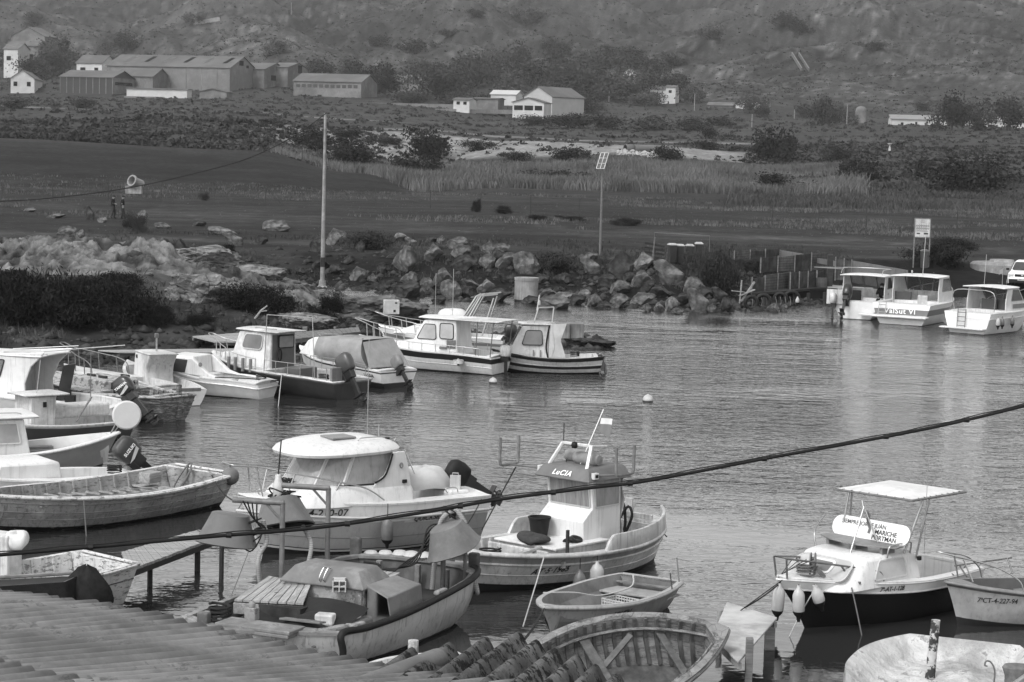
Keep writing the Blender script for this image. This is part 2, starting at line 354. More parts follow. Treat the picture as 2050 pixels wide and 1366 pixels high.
# calm in the lee of the shore and pier nearest the quay, ripples further out
se=N.new('ShaderNodeSeparateXYZ'); t.links.new(tc.outputs['Object'],se.inputs[0])
mr=N.new('ShaderNodeMapRange'); mr.inputs[1].default_value=33; mr.inputs[2].default_value=66; mr.inputs[3].default_value=.07; mr.inputs[4].default_value=1; t.links.new(se.outputs[1],mr.inputs[0])
gust=N.new('ShaderNodeMapRange'); gust.inputs[1].default_value=.38; gust.inputs[2].default_value=.6; gust.inputs[3].default_value=.22; gust.inputs[4].default_value=1.05; t.links.new(wn(.045,3,1,2.6),gust.inputs[0])
rip=mth('MULTIPLY',mth('ADD',mth('MULTIPLY',wn(1.1,3,1,1.6,.3),1.),mth('MULTIPLY',wn(4.2,2,1,1.5,-.2),.28)),mth('MULTIPLY',mr.outputs[0],gust.outputs[0]))
bp=N.new('ShaderNodeBump'); bp.inputs['Strength'].default_value=1; bp.inputs['Distance'].default_value=.11; t.links.new(rip,bp.inputs['Height']); t.links.new(bp.outputs[0],b.inputs['Normal'])
mb=MB(); mb.add([(-900,-30,0),(900,-30,0),(900,400,0),(-900,400,0)],[(0,1,2,3)])
water=tag(mb.build('water',wm,fixn=False),kind='structure')
# ================================================================ BOATS: shared builders
class Boat:
    """local frame: x forward from the transom, y to port, z up from the waterline"""
    def __init__(s,name,bow,stern,label,cat='boat',group=None,L=None,off=(0,0)):
        a=P(*bow);b=P(*stern); d=(a-b); s.h=math.atan2(d.y,d.x); s.L=L or math.hypot(d.x,d.y)
        if L: b=a-Vector((math.cos(s.h),math.sin(s.h),0))*L
        s.o=Vector((b.x,b.y,0)); s.root=empty(name,s.o,s.h,label,cat,group)
        s.c,s.s_=math.cos(s.h),math.sin(s.h)
    def loc(s,p):
        q=Vector(p)-s.o; return Vector((q.x*s.c+q.y*s.s_,-q.x*s.s_+q.y*s.c,q.z))
    def w(s,p): return Vector((s.o.x+p[0]*s.c-p[1]*s.s_,s.o.y+p[0]*s.s_+p[1]*s.c,p[2]))
    def pz(s,px,py,z): return s.loc(P(px,py,z))       # where the sight line meets height z
    def py(s,px,py,y=0.):                               # ... meets the fore-and-aft plane y
        a=s.loc(CO); b=s.loc(CO+ray(px,py)); d=b-a; t=(y-a.y)/d.y; return a+d*t
    def px(s,px,py,x=0.):
        a=s.loc(CO); b=s.loc(CO+ray(px,py)); d=b-a; t=(x-a.x)/d.x; return a+d*t
class Hull:
    def __init__(h,L,B,hb,hm,hs,tw=.8,rake=.5,draft=.25,stern='t',k=2.2,um=.42,flare=.9,p0=.33,srake=.08):
        h.L,h.B,h.hb,h.hm,h.hs,h.tw,h.rake,h.draft,h.stern,h.k,h.um,h.flare,h.p0,h.srake=L,B,hb,hm,hs,tw,rake,draft,stern,k,um,flare,p0,srake; h.Lw=L-rake
    def half(h,u):
        if u>h.um: t=(u-h.um)/(1-h.um); return h.B/2*max(0,1-t**h.k)**.9
        t=(h.um-u)/h.um
        return h.B/2*((1-(1-h.tw)*t*t) if h.stern=='t' else max(0,1-t**2.6)**.62)
    def sheer(h,u): return h.hm+((h.hb-h.hm)*((u-.38)/.62)**2 if u>.38 else (h.hs-h.hm)*((.38-u)/.38)**2)
    def keel(h,u): return -h.draft*(1-max(0,(u-.7)/.3)**2*.5)
    def xs(h,u,v):
        t=min(1,max(0,(u-.5)/.5)); a=h.Lw*u+h.rake*v**1.3*t*t
        t2=min(1,max(0,(.25-u)/.25)); return a-h.srake*v*t2
    def pt(h,u,v,side=1,off=0):
        b=h.half(u); zk,zs=h.keel(u),h.sheer(u); t=max(0,(u-.55)/.45); p=h.p0+(h.flare-h.p0)*t**1.5
        return Vector((h.xs(u,v),side*max(0,b*max(v,0)**p-off),zk+(zs-zk)*v))
    def uof(h,x,v=1):
        u=x/h.L
        for _ in range(12): u+= (x-h.xs(min(1,max(0,u)),v))/h.L
        return min(1,max(0,u))
    def side(h,x,z,side=1,off=0):
        u=h.uof(x,.7)
        for _ in range(4): v=(z-h.keel(u))/(h.sheer(u)-h.keel(u)); u=h.uof(x,min(1,max(0,v)))
        q=h.pt(u,min(1,v),side); q.y+=side*off; return q
    def gun(h,x,side=1,inset=0):
        u=h.uof(x); return Vector((x,side*max(0,h.half(u)-inset),h.sheer(u)))
    def outer(h,parent,mat,nu=40,nv=12,name='hull'):
        mb=MB(); rows=[];uv=[]
        us=[1-(1-i/nu)**1.25 for i in range(nu+1)]
        if h.stern!='t': us=[.5-.5*math.cos(math.pi*i/nu) for i in range(nu+1)]
        for u in us:
            r=[h.pt(u,1-j/nv,1) for j in range(nv)]+[h.pt(u,0,1)]+[h.pt(u,(j+1)/nv,-1) for j in range(nv)]
            rows.append(r); uv+=[(u,1-j/nv) for j in range(nv)]+[(u,0)]+[(u,(j+1)/nv) for j in range(nv)]
        mb.grid(rows)
        if h.stern=='t':
            r=rows[0]; n=len(mb.v); mb.v+=[tuple(p) for p in r]; uv+=[(0,p) for p in [1-j/nv for j in range(nv)]+[0]+[(j+1)/nv for j in range(nv)]]
            for j in range(nv): mb.f.append((n+j,n+j+1,n+2*nv-j-1,n+2*nv-j)); mb.m.append(0)
        return mb.build(name,mat,parent,smooth=40,uv=uv)
    def deck(h,parent,mat,inmat,w=.07,x0=None,x1=None,floor=-.02,camber=.04,t=.04,floormat=None,n=44,foredeck=True,lift=.0,thick=True):
        """deck strip round an open well from x0 to x1; walls and floor inside"""
        L=h.L; x0=.12 if x0 is None else x0; x1=L-.35 if x1 is None else x1
        mb=MB(); N=n
        xs=[.0+ (L-.015)*i/N for i in range(N+1)]
        xs=sorted(set([round(a,4) for a in xs]+[round(x0,4),round(x1,4)]))
        def row(x,a,b_):   # across from y=a*half .. using K samples
            pass
        def zc(x,y,hb): return h.sheer(h.uof(x))+lift+camber*(1-(y/max(hb,.05))**2)
        for i in range(len(xs)-1):
            xa,xb=xs[i],xs[i+1]; mid=(xa+xb)/2; inside=x0<mid<x1
            for seg in (range(8) if not inside else (0,1)):
                vs=[]
                for x in (xa,xb):
                    hb=h.half(h.uof(x))+.012
                    if not inside:
                        ya=-hb+2*hb*seg/8; yb=-hb+2*hb*(seg+1)/8
                    else:
                        yi=max(0,hb-w-.012); ya,yb=(( -hb,-yi) if seg==0 else (yi,hb))
                    vs.append((Vector((x,ya,zc(x,ya,hb))),Vector((x,yb,zc(x,yb,hb)))))
                mb.add([vs[0][0],vs[0][1],vs[1][1],vs[1][0]],[(0,1,2,3)])
        bm_=MB(); bm_.v=mb.v; bm_.f=mb.f; bm_.m=mb.m
        o=bm_.build('deck',mat,parent)
        bm=bmesh.new(); bm.from_mesh(o.data); bmesh.ops.remove_doubles(bm,verts=bm.verts,dist=.0005); bmesh.ops.recalc_face_normals(bm,faces=bm.faces)
        if sum(f.normal.z*f.calc_area() for f in bm.faces)<0: bmesh.ops.reverse_faces(bm,faces=bm.faces)
        bm.to_mesh(o.data); bm.free()
        sm=o.modifiers.new('t','SOLIDIFY'); sm.thickness=t; sm.offset=-1
        # well
        xin=[a for a in xs if x0<=a<=x1]; c=MB(); P1=[];P2=[]
        for x in xin:
            u=h.uof(x); hb=h.half(u); y=max(.01,hb-w); zt=h.sheer(u)+lift-.0
            y2=max(.005,min(y,h.side(x,floor+.02).y-.04)); P1.append((x,y,zt)); P2.append((x,y2,floor))
        K=len(xin)
        top=[Vector(p) for p in P1]; bot=[Vector(p) for p in P2]
        mid=[a.lerp(b_,.5)+Vector((0,.25*(a.y-b_.y),0)) for a,b_ in zip(top,bot)]
        for s_ in (1,-1):
            f=lambda p:Vector((p.x,p.y*s_,p.z))
            c.grid([[f(p) for p in top],[f(p) for p in mid],[f(p) for p in bot]])
        c.grid([[Vector((p.x,p.y*a,p.z)) for a in (-1,0,1)] for p in bot],m=1)
        for k in (0,-1): c.add([top[k],bot[k],Vector((bot[k].x,-bot[k].y,bot[k].z)),Vector((top[k].x,-top[k].y,top[k].z))],[(0,1,2,3)])
        iw=c.build('cockpit',[inmat,floormat or inmat],parent,fixn=False)
        h.x0,h.x1,h.w,h.floor=x0,x1,w,floor
        return o,iw
    def rail_strip(h,parent,mat,r=.03,dz=-.04,off=.01,name='rub_rail',n=50,sq=False,transom=True,u0=0.,u1=1.):
        mb=MB(); us=[u0+(u1-u0)*(i/n) for i in range(n+1)]
        if h.stern!='t' : us=[.5-.5*math.cos(math.pi*i/n) for i in range(n+1)]
        pr=[];pl=[]
        for u in us:
            p=h.pt(u,1,1); p.z+=dz; p.y+=off; pl.append(p); pr.append(Vector((p.x,-p.y,p.z)))
        path=pl+pr[::-1]
        if h.stern=='t' and transom: mb.tube(path,r,6,closed=True)
        elif h.stern=='t': mb.tube(path,r,6)
        else: mb.tube(path,r,6,closed=True)
        return mb.build(name,mat,parent,smooth=60)
    def strake(h,parent,mat,v,r=.015,name='strake',u0=.0,u1=.995):
        mb=MB()
        for s_ in(1,-1): mb.tube([h.pt(u0+(u1-u0)*i/40,v,s_)+Vector((0,s_*r*.3,0)) for i in range(41)],r,6)
        return mb.build(name,mat,parent,smooth=60)
    def ribs(h,parent,mat,n=10,a=.15,b=.85,sz=.035,name='rib',floor=None):
        fl=h.floor if floor is None else floor
        for i in range(n):
            x=h.L*(a+(b-a)*i/(n-1)); mb=MB()
            for s_ in(1,-1):
                u=h.uof(x); y=h.half(u)-h.w; q=h.side(x,fl+.02).y-.04
                A=Vector((x,s_*(y-.015),h.sheer(u)-.01)); Bp=Vector((x,s_*(min(q,y)-.02),fl)); Mi=A.lerp(Bp,.5)+Vector((0,s_*.25*(y-q),0))
                mb.beam(A,Mi,sz,sz); mb.beam(Mi,Bp,sz,sz)
            mb.build(name,mat,parent)
    def thwart(h,parent,mat,x,wd=.25,z=None,dz=-.2,name='thwart'):
        u=h.uof(x); y=h.half(u)-h.w+.02; z=h.sheer(u)+dz if z is None else z
        mb=MB(); mb.box((x,0,z),(wd,2*y,.035)); return mb.build(name,mat,parent,bevel=.006)
    def frames_outer(h): pass
def cyl(mb,a,b,r,n=10,m=0): mb.tube([a,b],r,n,m)
def arc(p0,p1,p2,n=8):
    p0,p1,p2=map(Vector,(p0,p1,p2)); return [p0*(1-t)**2+p1*2*t*(1-t)+p2*t*t for t in [i/n for i in range(n+1)]]
def smoothpath(pts,n=6):
    pts=[Vector(p) for p in pts]; out=[]
    for i in range(len(pts)-1):
        p0=pts[max(i-1,0)];p1=pts[i];p2=pts[i+1];p3=pts[min(i+2,len(pts)-1)]
        for k in range(n):
            t=k/n; out.append(.5*((2*p1)+(p2-p0)*t+(2*p0-5*p1+4*p2-p3)*t*t+(3*p1-p0-3*p2+p3)*t**3))
    out.append(pts[-1]); return out
def sag(a,b,d,n=14):
    a=Vector(a);b=Vector(b); return [a.lerp(b,i/n)-Vector((0,0,4*d*(i/n)*(1-i/n))) for i in range(n+1)]
def rope(a,b,d=.1,r=.012,mat=None,label='rope',name='mooring_rope',group=None):
    mb=MB(); mb.tube(sag(a,b,d),r,5); return tag(mb.build(name,mat or ROPE,smooth=60),label,'rope',group)
def ropep(pts,r=.012,mat=None,label='rope',name='mooring_rope',cat='rope',group=None,parent=None,n=5):
    mb=MB(); mb.tube(smoothpath(pts),r,n); o=mb.build(name,mat or ROPE,parent,smooth=60)
    return o if parent is not None else tag(o,label,cat,group)
def rrect(u0,u1,v0,v1,r=.15,n=4,asp=1.):
    pts=[]; ru=min(r/asp,(u1-u0)/2.01); rv=min(r,(v1-v0)/2.01)
    for cu,cv,a0 in((u1-ru,v1-rv,0),(u0+ru,v1-rv,90),(u0+ru,v0+rv,180),(u1-ru,v0+rv,270)):
        for k in range(n+1):
            a=math.radians(a0+90*k/n); pts.append((cu+ru*math.cos(a),cv+rv*math.sin(a)))
    return pts
def window(parent,quad,glass,frame=None,box=(.12,.88,.15,.85),r=.12,fw=.035,proud=.006,name='window'):
    """quad: P00,P10,P11,P01 (u along the bottom, v up) outward side = right-hand normal"""
    q=[Vector(p) for p in quad]; W=(q[1]-q[0]).length; Hh=(q[3]-q[0]).length; nrm=((q[1]-q[0]).cross(q[3]-q[0])).normalized()
    bl=lambda u,v:q[0]*(1-u)*(1-v)+q[1]*u*(1-v)+q[2]*u*v+q[3]*(1-u)*v
    pts=[bl(u,v)+nrm*proud for u,v in rrect(*box,r=r,asp=max(W/Hh,.2))]
    mb=MB(); mb.prism([p-nrm*(proud*.5) for p in pts],nrm*proud); g=mb.build(name,glass,parent)
    if frame is not None:
        du,dv=fw/W,fw/Hh; o=[bl(u,v) for u,v in rrect(box[0]-du,box[1]+du,box[2]-dv,box[3]+dv,r=r+dv,asp=max(W/Hh,.2))]; n=len(o)
        f=MB(); rings=[[p+nrm*.0005 for p in o],[p+nrm*(proud+.012) for p in o],[p+nrm*(.012) for p in pts],[p-nrm*.003 for p in pts]]
        f.grid([r_+[r_[0]] for r_ in rings]); f.build('frame',frame,g)
    return g
def loft(parent,rings,mat,name='cabin',bevel=.02,cap=True,smooth=35):
    mb=MB(); n=len(rings[0])
    mb.v=[tuple(p) for r in rings for p in r]
    for i in range(len(rings)-1):
        for j in range(n): mb.f.append((i*n+j,i*n+(j+1)%n,(i+1)*n+(j+1)%n,(i+1)*n+j)); mb.m.append(0)
    if cap: mb.f+=[tuple(range(n))[::-1],tuple((len(rings)-1)*n+k for k in range(n))]; mb.m+=[0,0]
    return mb.build(name,mat,parent,bevel=bevel,smooth=smooth)
def profile(parent,pts,y0,y1,mat,name='cabin',tap=None,bevel=.02,smooth=35):
    """extrude an (x,z) profile across the boat; tap=(z0,z1,k): half width shrinks by k from z0 to z1"""
    def yy(y,z):
        if not tap:return y
        t=min(1,max(0,(z-tap[0])/(tap[1]-tap[0]))); return y*(1-tap[2]*t)
    a=[Vector((p[0],yy(y0,p[-1]),p[-1])) for p in pts]; b=[Vector((p[0],yy(y1,p[-1]),p[-1])) for p in pts]
    mb=MB(); n=len(pts); mb.v=[tuple(p) for p in a+b]; mb.f=[tuple(range(n)),tuple(range(2*n-1,n-1,-1))]+[(i,(i+1)%n,(i+1)%n+n,i+n) for i in range(n)]; mb.m=[0]*len(mb.f)
    return mb.build(name,mat,parent,bevel=bevel,smooth=smooth)
def plate(parent,poly,t,mat,name='panel',bevel=.01,smooth=35):
    """flat polygon given in 3D thickened by t along its normal"""
    p=[Vector(q) for q in poly]; n=(p[1]-p[0]).cross(p[2]-p[1]).normalized(); mb=MB(); mb.prism(p,n*t); return mb.build(name,mat,parent,bevel=bevel,smooth=smooth)
def slab(parent,x0,x1,y,z,t,mat,name='roof',crown=.05,front=0,tapf=.9,tapb=1,n=8,r=.03,slope=0):
    """roof panel with camber"""
    mb=MB(); rows=[]
    for i in range(n+1):
        u=i/n; x=x0+(x1-x0)*u; yy=y*(tapb+(tapf-tapb)*u**2); e=0
        rows.append([Vector((x,yy*(-1+2*j/10),z+slope*u+crown*(1-(-1+2*j/10)**2)*(1-.3*abs(2*u-1)**3))) for j in range(11)])
    mb.grid(rows); o=mb.build(name,mat,parent,smooth=40)
    me=o.data
    if sum(p.normal.z for p in me.polygons)<0:
        me.flip_normals()
    s=o.modifiers.new('t','SOLIDIFY'); s.thickness=t; s.offset=1
    b=o.modifiers.new('b','BEVEL'); b.width=r; b.segments=2; b.limit_method='ANGLE'; b.angle_limit=math.radians(50)
    return o
def rails(parent,paths,r=.014,mat=None,name='guard_rail'):
    mb=MB()
    for p in paths: mb.tube(p,r,7)
    return mb.build(name,mat or STEEL,parent,smooth=60)
def text(s,size,mat,parent=None,name='lettering',fn=None,shear=0,space=1,bold=0.,ext=.002,loc=None,rot=None,align='CENTER',sx=1.):
    c=bpy.data.curves.new(name,'FONT'); c.body=s; c.size=size; c.extrude=ext; c.shear=shear; c.space_character=space; c.offset=bold; c.align_x=align; c.align_y='CENTER'; c.resolution_u=3
    o=bpy.data.objects.new(name,c); COL.objects.link(o); bpy.context.view_layer.update()
    me=bpy.data.meshes.new_from_object(o.evaluated_get(bpy.context.evaluated_depsgraph_get())); bpy.data.objects.remove(o); bpy.data.curves.remove(c)
    for v in me.vertices:
        v.co.x*=sx
        if fn: v.co=fn(v.co.x,v.co.y,v.co.z)
    me.materials.clear(); me.materials.append(mat); o=bpy.data.objects.new(name,me); COL.objects.link(o)
    if parent is not None:o.parent=parent
    if loc is not None:o.location=loc
    if rot is not None:o.rotation_euler=rot
    return o
def hulltext(hl,s,x,z,size,side,parent,mat=None,name='registration_number',**k):
    sg=-side   # reading direction: on port side text runs bow->stern i.e. towards -x
    def fn(a,b,c):
        q=hl.side(x+sg*a,z+b,side); q.y+=side*(.026+c); return q
    return text(s,size,mat or INK,parent,name,fn,**k)
def quadtext(s,quad,u,v,size,mat,parent,name='lettering',off=.006,**k):
    q=[Vector(p) for p in quad]; ex=(q[1]-q[0]); W=ex.length; ey=(q[3]-q[0]); Hh=ey.length; ex/=W; ey/=Hh; n=ex.cross(ey).normalized()
    fn=lambda a,b,c:q[0]+ex*(u*W+a)+ey*(v*Hh+b)+n*(off+c)
    return text(s,size,mat,parent,name,fn,**k)
def outboard(parent,loc,yaw=0.,tilt=0.,s=1.,cowl=None,mark=None,leg=None):
    """outboard engine hung on the transom, local +x points aft"""
    Rm=Matrix.Translation(loc)@Matrix.Rotation(math.pi+yaw,4,'Z')@Matrix.Rotation(-tilt,4,'Y')@Matrix.Scale(s,4)
    cw=cowl or DARK; mb=MB(); rings=[(.0,.17,.10),(.03,.2,.125),(.2,.23,.14),(.34,.22,.135),(.42,.17,.10),(.45,.08,.05)]
    rows=[]
    for z,rx,ry in rings:
        rows.append([Rm@Vector((.16+rx*abs(math.cos(a))**.6*math.copysign(1,math.cos(a))-.02*z,ry*abs(math.sin(a))**.6*math.copysign(1,math.sin(a)),.15+z)) for a in [2*math.pi*k/20 for k in range(20)]])
    mb.grid(rows,closed=True); mb.f.append(tuple(range(20))[::-1]); mb.f.append(tuple(100+k for k in range(20))); mb.m+=[0,0]
    o=mb.build('outboard_motor',cw,parent,smooth=40)
    lg=MB(); 
    def bx(c,sz,tap=1):
        i=len(lg.v); lg.box(c,sz,tap=tap)
        for k in range(i,len(lg.v)): lg.v[k]=tuple(Rm@Vector(lg.v[k]))
    bx((.14,0,.06),(.26,.16,.2)); bx((.17,0,-.25),(.13,.07,.5)); bx((.2,0,-.5),(.34,.14,.025)); bx((.17,0,-.62),(.12,.06,.24)); bx((.0,0,.05),(.12,.2,.22)); bx((.17,0,-.75),(.14,.02,.14))
    lg.build('motor_leg',leg or DARK,o,bevel=.008)
    g=MB(); g.lathe([(.0,-.2),(.04,-.16),(.055,0),(.045,.12),(.02,.16)],n=10)
    for a in (0,2.1,4.2):
        c,s2=math.cos(a),math.sin(a); g.add([Vector((.04*c,.04*s2,.06)),Vector((.12*c-.05*s2,.12*s2+.05*c,.1)),Vector((.14*c+.03*s2,.14*s2-.03*c,.05)),Vector((.05*c+.03*s2,.05*s2-.03*c,.12))],[(0,1,2,3)])
    Rp=Rm@Matrix.Translation((.2,0,-.66))@Matrix.Rotation(math.pi/2,4,'Y')
    g.v=[tuple(Rp@Vector(p)) for p in g.v]; g.build('propeller',DARK,o,smooth=50,fixn=False)
    if mark:
        for sd_ in(1,-1):
            fn=lambda a,b,c:Rm@Vector((.16+sd_*-1*a,sd_*(.141+c),.37+b))
            text(mark,.085,INKW,o,'motor_lettering',fn,bold=.002)
        st=MB()
        for sd_ in(1,-1):
            P_=[Vector(p) for p in((-.02,sd_*.139,.2),(.3,sd_*.139,.33),(.3,sd_*.137,.25),(.1,sd_*.139,.19))]
            st.add([Rm@Vector((p.x,p.y*1.015,p.z)) for p in P_],[(0,1,2,3)])
        st.build('stripe',LGREY,o,fixn=False)
    return o
def fender(top,L=.55,r=.11,mat=None,label='',hang=.25,lean=(0,0),group=None,ball=False,ends=True):
    """hanging fender: top = point where its lanyard is made fast"""
    top=Vector(top); e=empty('fender',(top.x,top.y,top.z-hang-L),0,label,'fender',group)
    mb=MB()
    if ball: mb.lathe([(.001,0)]+[(r*math.sin(a),r-r*math.cos(a)) for a in [math.pi*i/12 for i in range(1,12)]]+[(.02,2*r),(.03,2*r+.05),(.001,2*r+.06)],n=18)
    else: mb.lathe([(.001,0),(.03,0),(.035,.05),(r*.7,.09),(r,.17),(r,L-.17),(r*.7,L-.09),(.035,L-.05),(.03,L),(.001,L)],n=18)
    Rx=Matrix.Rotation(lean[0],3,'X')@Matrix.Rotation(lean[1],3,'Y'); mb.v=[tuple(Rx@(Vector(p)-Vector((0,0,L)))+Vector((0,0,L))) for p in mb.v]
    mb.build('fender_body',mat or FEND,e,smooth=60)
    if ends and not ball:
        c=MB(); c.lathe([(.001,-.03),(.028,-.03),(.04,.052),(r*.72,.088),(r*.9,.125),(r*.98,.15)],n=16); c.v=[tuple(Rx@(Vector(p)-Vector((0,0,L)))+Vector((0,0,L))) for p in c.v]; c.build('end_cap',BLACK,e,smooth=50)
    l=MB(); l.tube([(0,0,L-.02),(0,0,L+hang)],.009,5); l.build('lanyard',ROPED,e)
    return e
def inset(quad,a=.0): return quad
# ================================================================ NEAR BOATS
# ---- cruiser with the rounded hardtop
def cruiser():
    b=Boat('cabin_cruiser',(475,1000,1.15),(925,982,.95),'white cabin cruiser with rounded hardtop and wraparound windscreen, numbered 210-07','motor boat'); r=b.root
    h=Hull(b.L,2.35,1.22,1.02,1.0,tw=.86,rake=.62,draft=.3,k=2.4,flare=.75,p0=.30,srake=.05)
    HM=M('hull_two_tone',.5,.05,4,rough=.25,vs=[(0,.02),(.255,.55),(.285,.05),(.30,.40),(.72,.82)],dirt=.08,streak=.12)
    h.outer(r,HM); h.deck(r,WHITE,WHITE,w=.28,x0=.35,x1=1.75,floor=.35,camber=.06,floormat=LGREY)
    h.rail_strip(r,LGREY,r=.03,dz=-.29,off=.0); h.strake(r,GREYP,.46,.008,'hull_seam')
    # coachroof under the windscreen
    def ring(z,x0,x1,y,rr,n=6):
        pts=[]
        for i in range(n+1):
            a=math.pi/2*i/n; pts.append((x1-rr+rr*math.sin(a),y-rr*.55+rr*.55*math.cos(a)))
        q=[(x0,y)]+pts; q+=[(p[0],-p[1]) for p in q[::-1]]
        return [Vector((p[0],p[1],z)) for p in q]
    loft(r,[ring(.98,1.85,4.6,1.0,1.3),ring(1.25,1.85,4.45,.97,1.3),ring(1.42,1.9,4.25,.88,1.2)],WHITE,'coachroof',.03)
    A=ring(1.40,1.95,4.12,.88,1.15,8); Bq=ring(2.0,2.15,3.75,.80,1.0,8)
    sc=MB(); sc.grid([A+[A[0]],Bq+[Bq[0]]]); wsn=sc.build('windscreen',M('windscreen_glass',.30,.45,1.1,rough=.05,streak=.25),r,smooth=50,fixn=True)
    pl=MB()
    for k in (0,3,6,len(A)-1-6,len(A)-1-3,len(A)-1): pl.beam(A[k],Bq[k],.045,.06)
    pl.build('windscreen_pillar',WHITE,r,bevel=.008)
    fr=MB()
    fr.tube([A[i]+Vector((0,.012,.0)) for i in range(0,9)],.018,6); fr.tube([A[i]+Vector((0,-.012,0)) for i in range(9,18)],.018,6)
    fr.tube(smoothpath([Vector((2.34,.94,2.0)),Vector((2.40,.94,1.8)),Vector((2.52,.94,1.55)),Vector((2.74,.94,1.43))]),.022,6); fr.tube(smoothpath([Vector((2.34,-.94,2.0)),Vector((2.40,-.94,1.8)),Vector((2.52,-.94,1.55)),Vector((2.74,-.94,1.43))]),.022,6)
    fr.build('window_seal',BLACK,r,smooth=60)
    for s_ in(1,-1):
        profile(r,[(1.85,1.1),(2.95,1.1),(2.72,1.42),(2.50,1.56),(2.38,1.8),(2.32,2.02),(2.04,2.02),(1.92,1.6)],s_*.86,s_*.93,WHITE,'side_panel',bevel=.012)
    pt=MB(); pt.tube([Vector((2.13,.945,1.74))+Vector((.05*(1-k/40)*math.cos(k*.55),0,.065*(1-k/50)*math.sin(k*.55))) for k in range(28)],.005,4); pt.build('spiral_emblem',PIPE,r)
    vb=MB(); vb.box((2.05,.95,1.42),(.1,.04,.07)); vb.build('side_vent',BLACK,r,bevel=.008)
    # roof
    rows=[]; N=14
    cx,rx,ry=3.12,1.24,1.02
    prof=[(0,.30),(.35,.285),(.65,.24),(.85,.18),(.95,.12),(1,.05),(.985,0),(.93,-.02),(.85,-.02)]
    mb=MB()
    for rad,z in prof:
        row=[]
        for k in range(40):
            a=2*math.pi*k/40; c,s_=math.cos(a),math.sin(a)
            x=cx+rx*rad*math.copysign(abs(c)**.72,c)*(1.0 if c>0 else 1.0); yv=ry*rad*math.copysign(abs(s_)**.62,s_)*(1-.18*max(0,c)**2)
            row.append(Vector((x,yv,2.0+z-.02*(x-cx))))
        rows.append(row)
    mb.grid(rows,closed=True); mb.f.append(tuple((len(prof)-1)*40+k for k in range(40))); mb.m.append(0)
    rf=mb.build('hardtop',WHITE,r,smooth=50)
    hb=MB(); hb.box((3.2,.25,2.30),(.55,.5,.04)); hb.build('hatch',GREYP,rf,bevel=.015)
    rails(rf,[smoothpath([(2.1,.6,2.2),(2.12,.6,2.28),(2.9,.64,2.3),(2.94,.64,2.2)],4)],.012,STEEL,'grab_rail')
    rails(rf,[[(2.3,-.1,2.25),(2.3,-.1,4.2)]],.008,STEEL,'antenna'); rails(rf,[[(2.15,.1,2.2),(2.15,.1,2.46)]],.016,STEEL,'light_post')
    dm=MB(); dm.lathe([(.05,0),(.05,.03),(.001,.06)],(2.1,.35,2.2),10); dm.build('horn',BLACK,rf)
    rails(rf,[[(1.98,.8,2.05),(1.80,.93,1.55)],[(1.98,-.8,2.05),(1.80,-.93,1.55)]],.012,STEEL,'strut')
    # interior hints
    sb=MB(); sb.box((2.6,.35,1.45),(.12,.45,.5)); sb.box((2.75,.35,1.28),(.45,.45,.1)); sb.build('helm_seat',CANVASG,r,bevel=.04)
    # pulpit
    def gr(x,s_,dz): p=h.gun(x,s_,.07); p.z+=dz; return p
    top=[gr(2.6,1,.06),gr(3.0,1,.3),gr(3.6,1,.42),gr(4.3,1,.52),gr(4.95,1,.6),Vector((5.5,.25,1.86)),Vector((5.58,0,1.88)),Vector((5.5,-.25,1.86)),gr(4.95,-1,.6),gr(4.3,-1,.52),gr(3.6,-1,.42),gr(3.0,-1,.3),gr(2.6,-1,.06)]
    pa=[smoothpath(top,5)]
    for s_ in(1,-1):
        for x,dx,dz in((3.5,-.2,.42),(4.35,-.15,.52),(5.0,.1,.6)): pa.append([gr(x+dx*-1,s_,.04),gr(x,s_,dz)])
    rails(r,pa,.016,STEEL,'pulpit')
    rails(r,[smoothpath([gr(4.9,1,.04)+Vector((0,-.1,.0)),gr(4.9,1,.16)+Vector((0,-.1,0)),gr(4.2,1,.16)+Vector((0,-.1,0)),gr(4.1,1,.03)+Vector((0,-.1,0))],3)],.012,STEEL,'deck_rail')
    rails(r,[smoothpath([(1.0,.95,1.1),(1.05,.95,1.2),(.8,.95,1.2),(.75,.95,1.1)],3),smoothpath([(1.5,-.95,1.1),(1.5,-.95,1.22),(1.2,-.95,1.22),(1.2,-.95,1.1)],3)],.012,STEEL,'cleat')
    aft=MB(); aft.box((.55,.0,.85),(.5,1.5,.5)); aft.build('aft_bench',WHITE,r,bevel=.06)
    # anchor gear
    an=MB(); 
    for k in range(16):
        a=k*.9; an.tube([Vector((4.25+.12*math.cos(a+t*.6),.05+.13*math.sin(a+t*.6),1.28+.012*k+.05*math.sin(t))) for t in range(9)],.014,5)
    an.build('coiled_line',ROPED,r)
    # covered load in the cockpit
    hulltext(h,'7ª-AT-4-210-07',4.0,.88,.20,1,r,bold=.002)
    hulltext(h,'QUICKSILVER',1.45,.66,.15,1,r,name='maker_lettering',shear=.3,bold=.002)
    sw=MB(); pp=[h.side(2.1-1.5*i/20,.60+.03*(i/20)-.03*math.sin(math.pi*i/20),1,.007) for i in range(21)]; qq=[h.side(2.1-1.5*i/20,.63+.10*min(1,i/9),1,.007) for i in range(21)]
    sw.grid([pp,qq]); sw.build('swoosh',M('decal_grey',.5,.05),r,fixn=False)
    outboard(r,(-.12,.0,.95),s=1.15,cowl=BLACK,tilt=1.0)
    return b,h
CB,CH=cruiser()
mbx=MB(); cc=CB.w((1.05,.1,1.12)); rows=[]
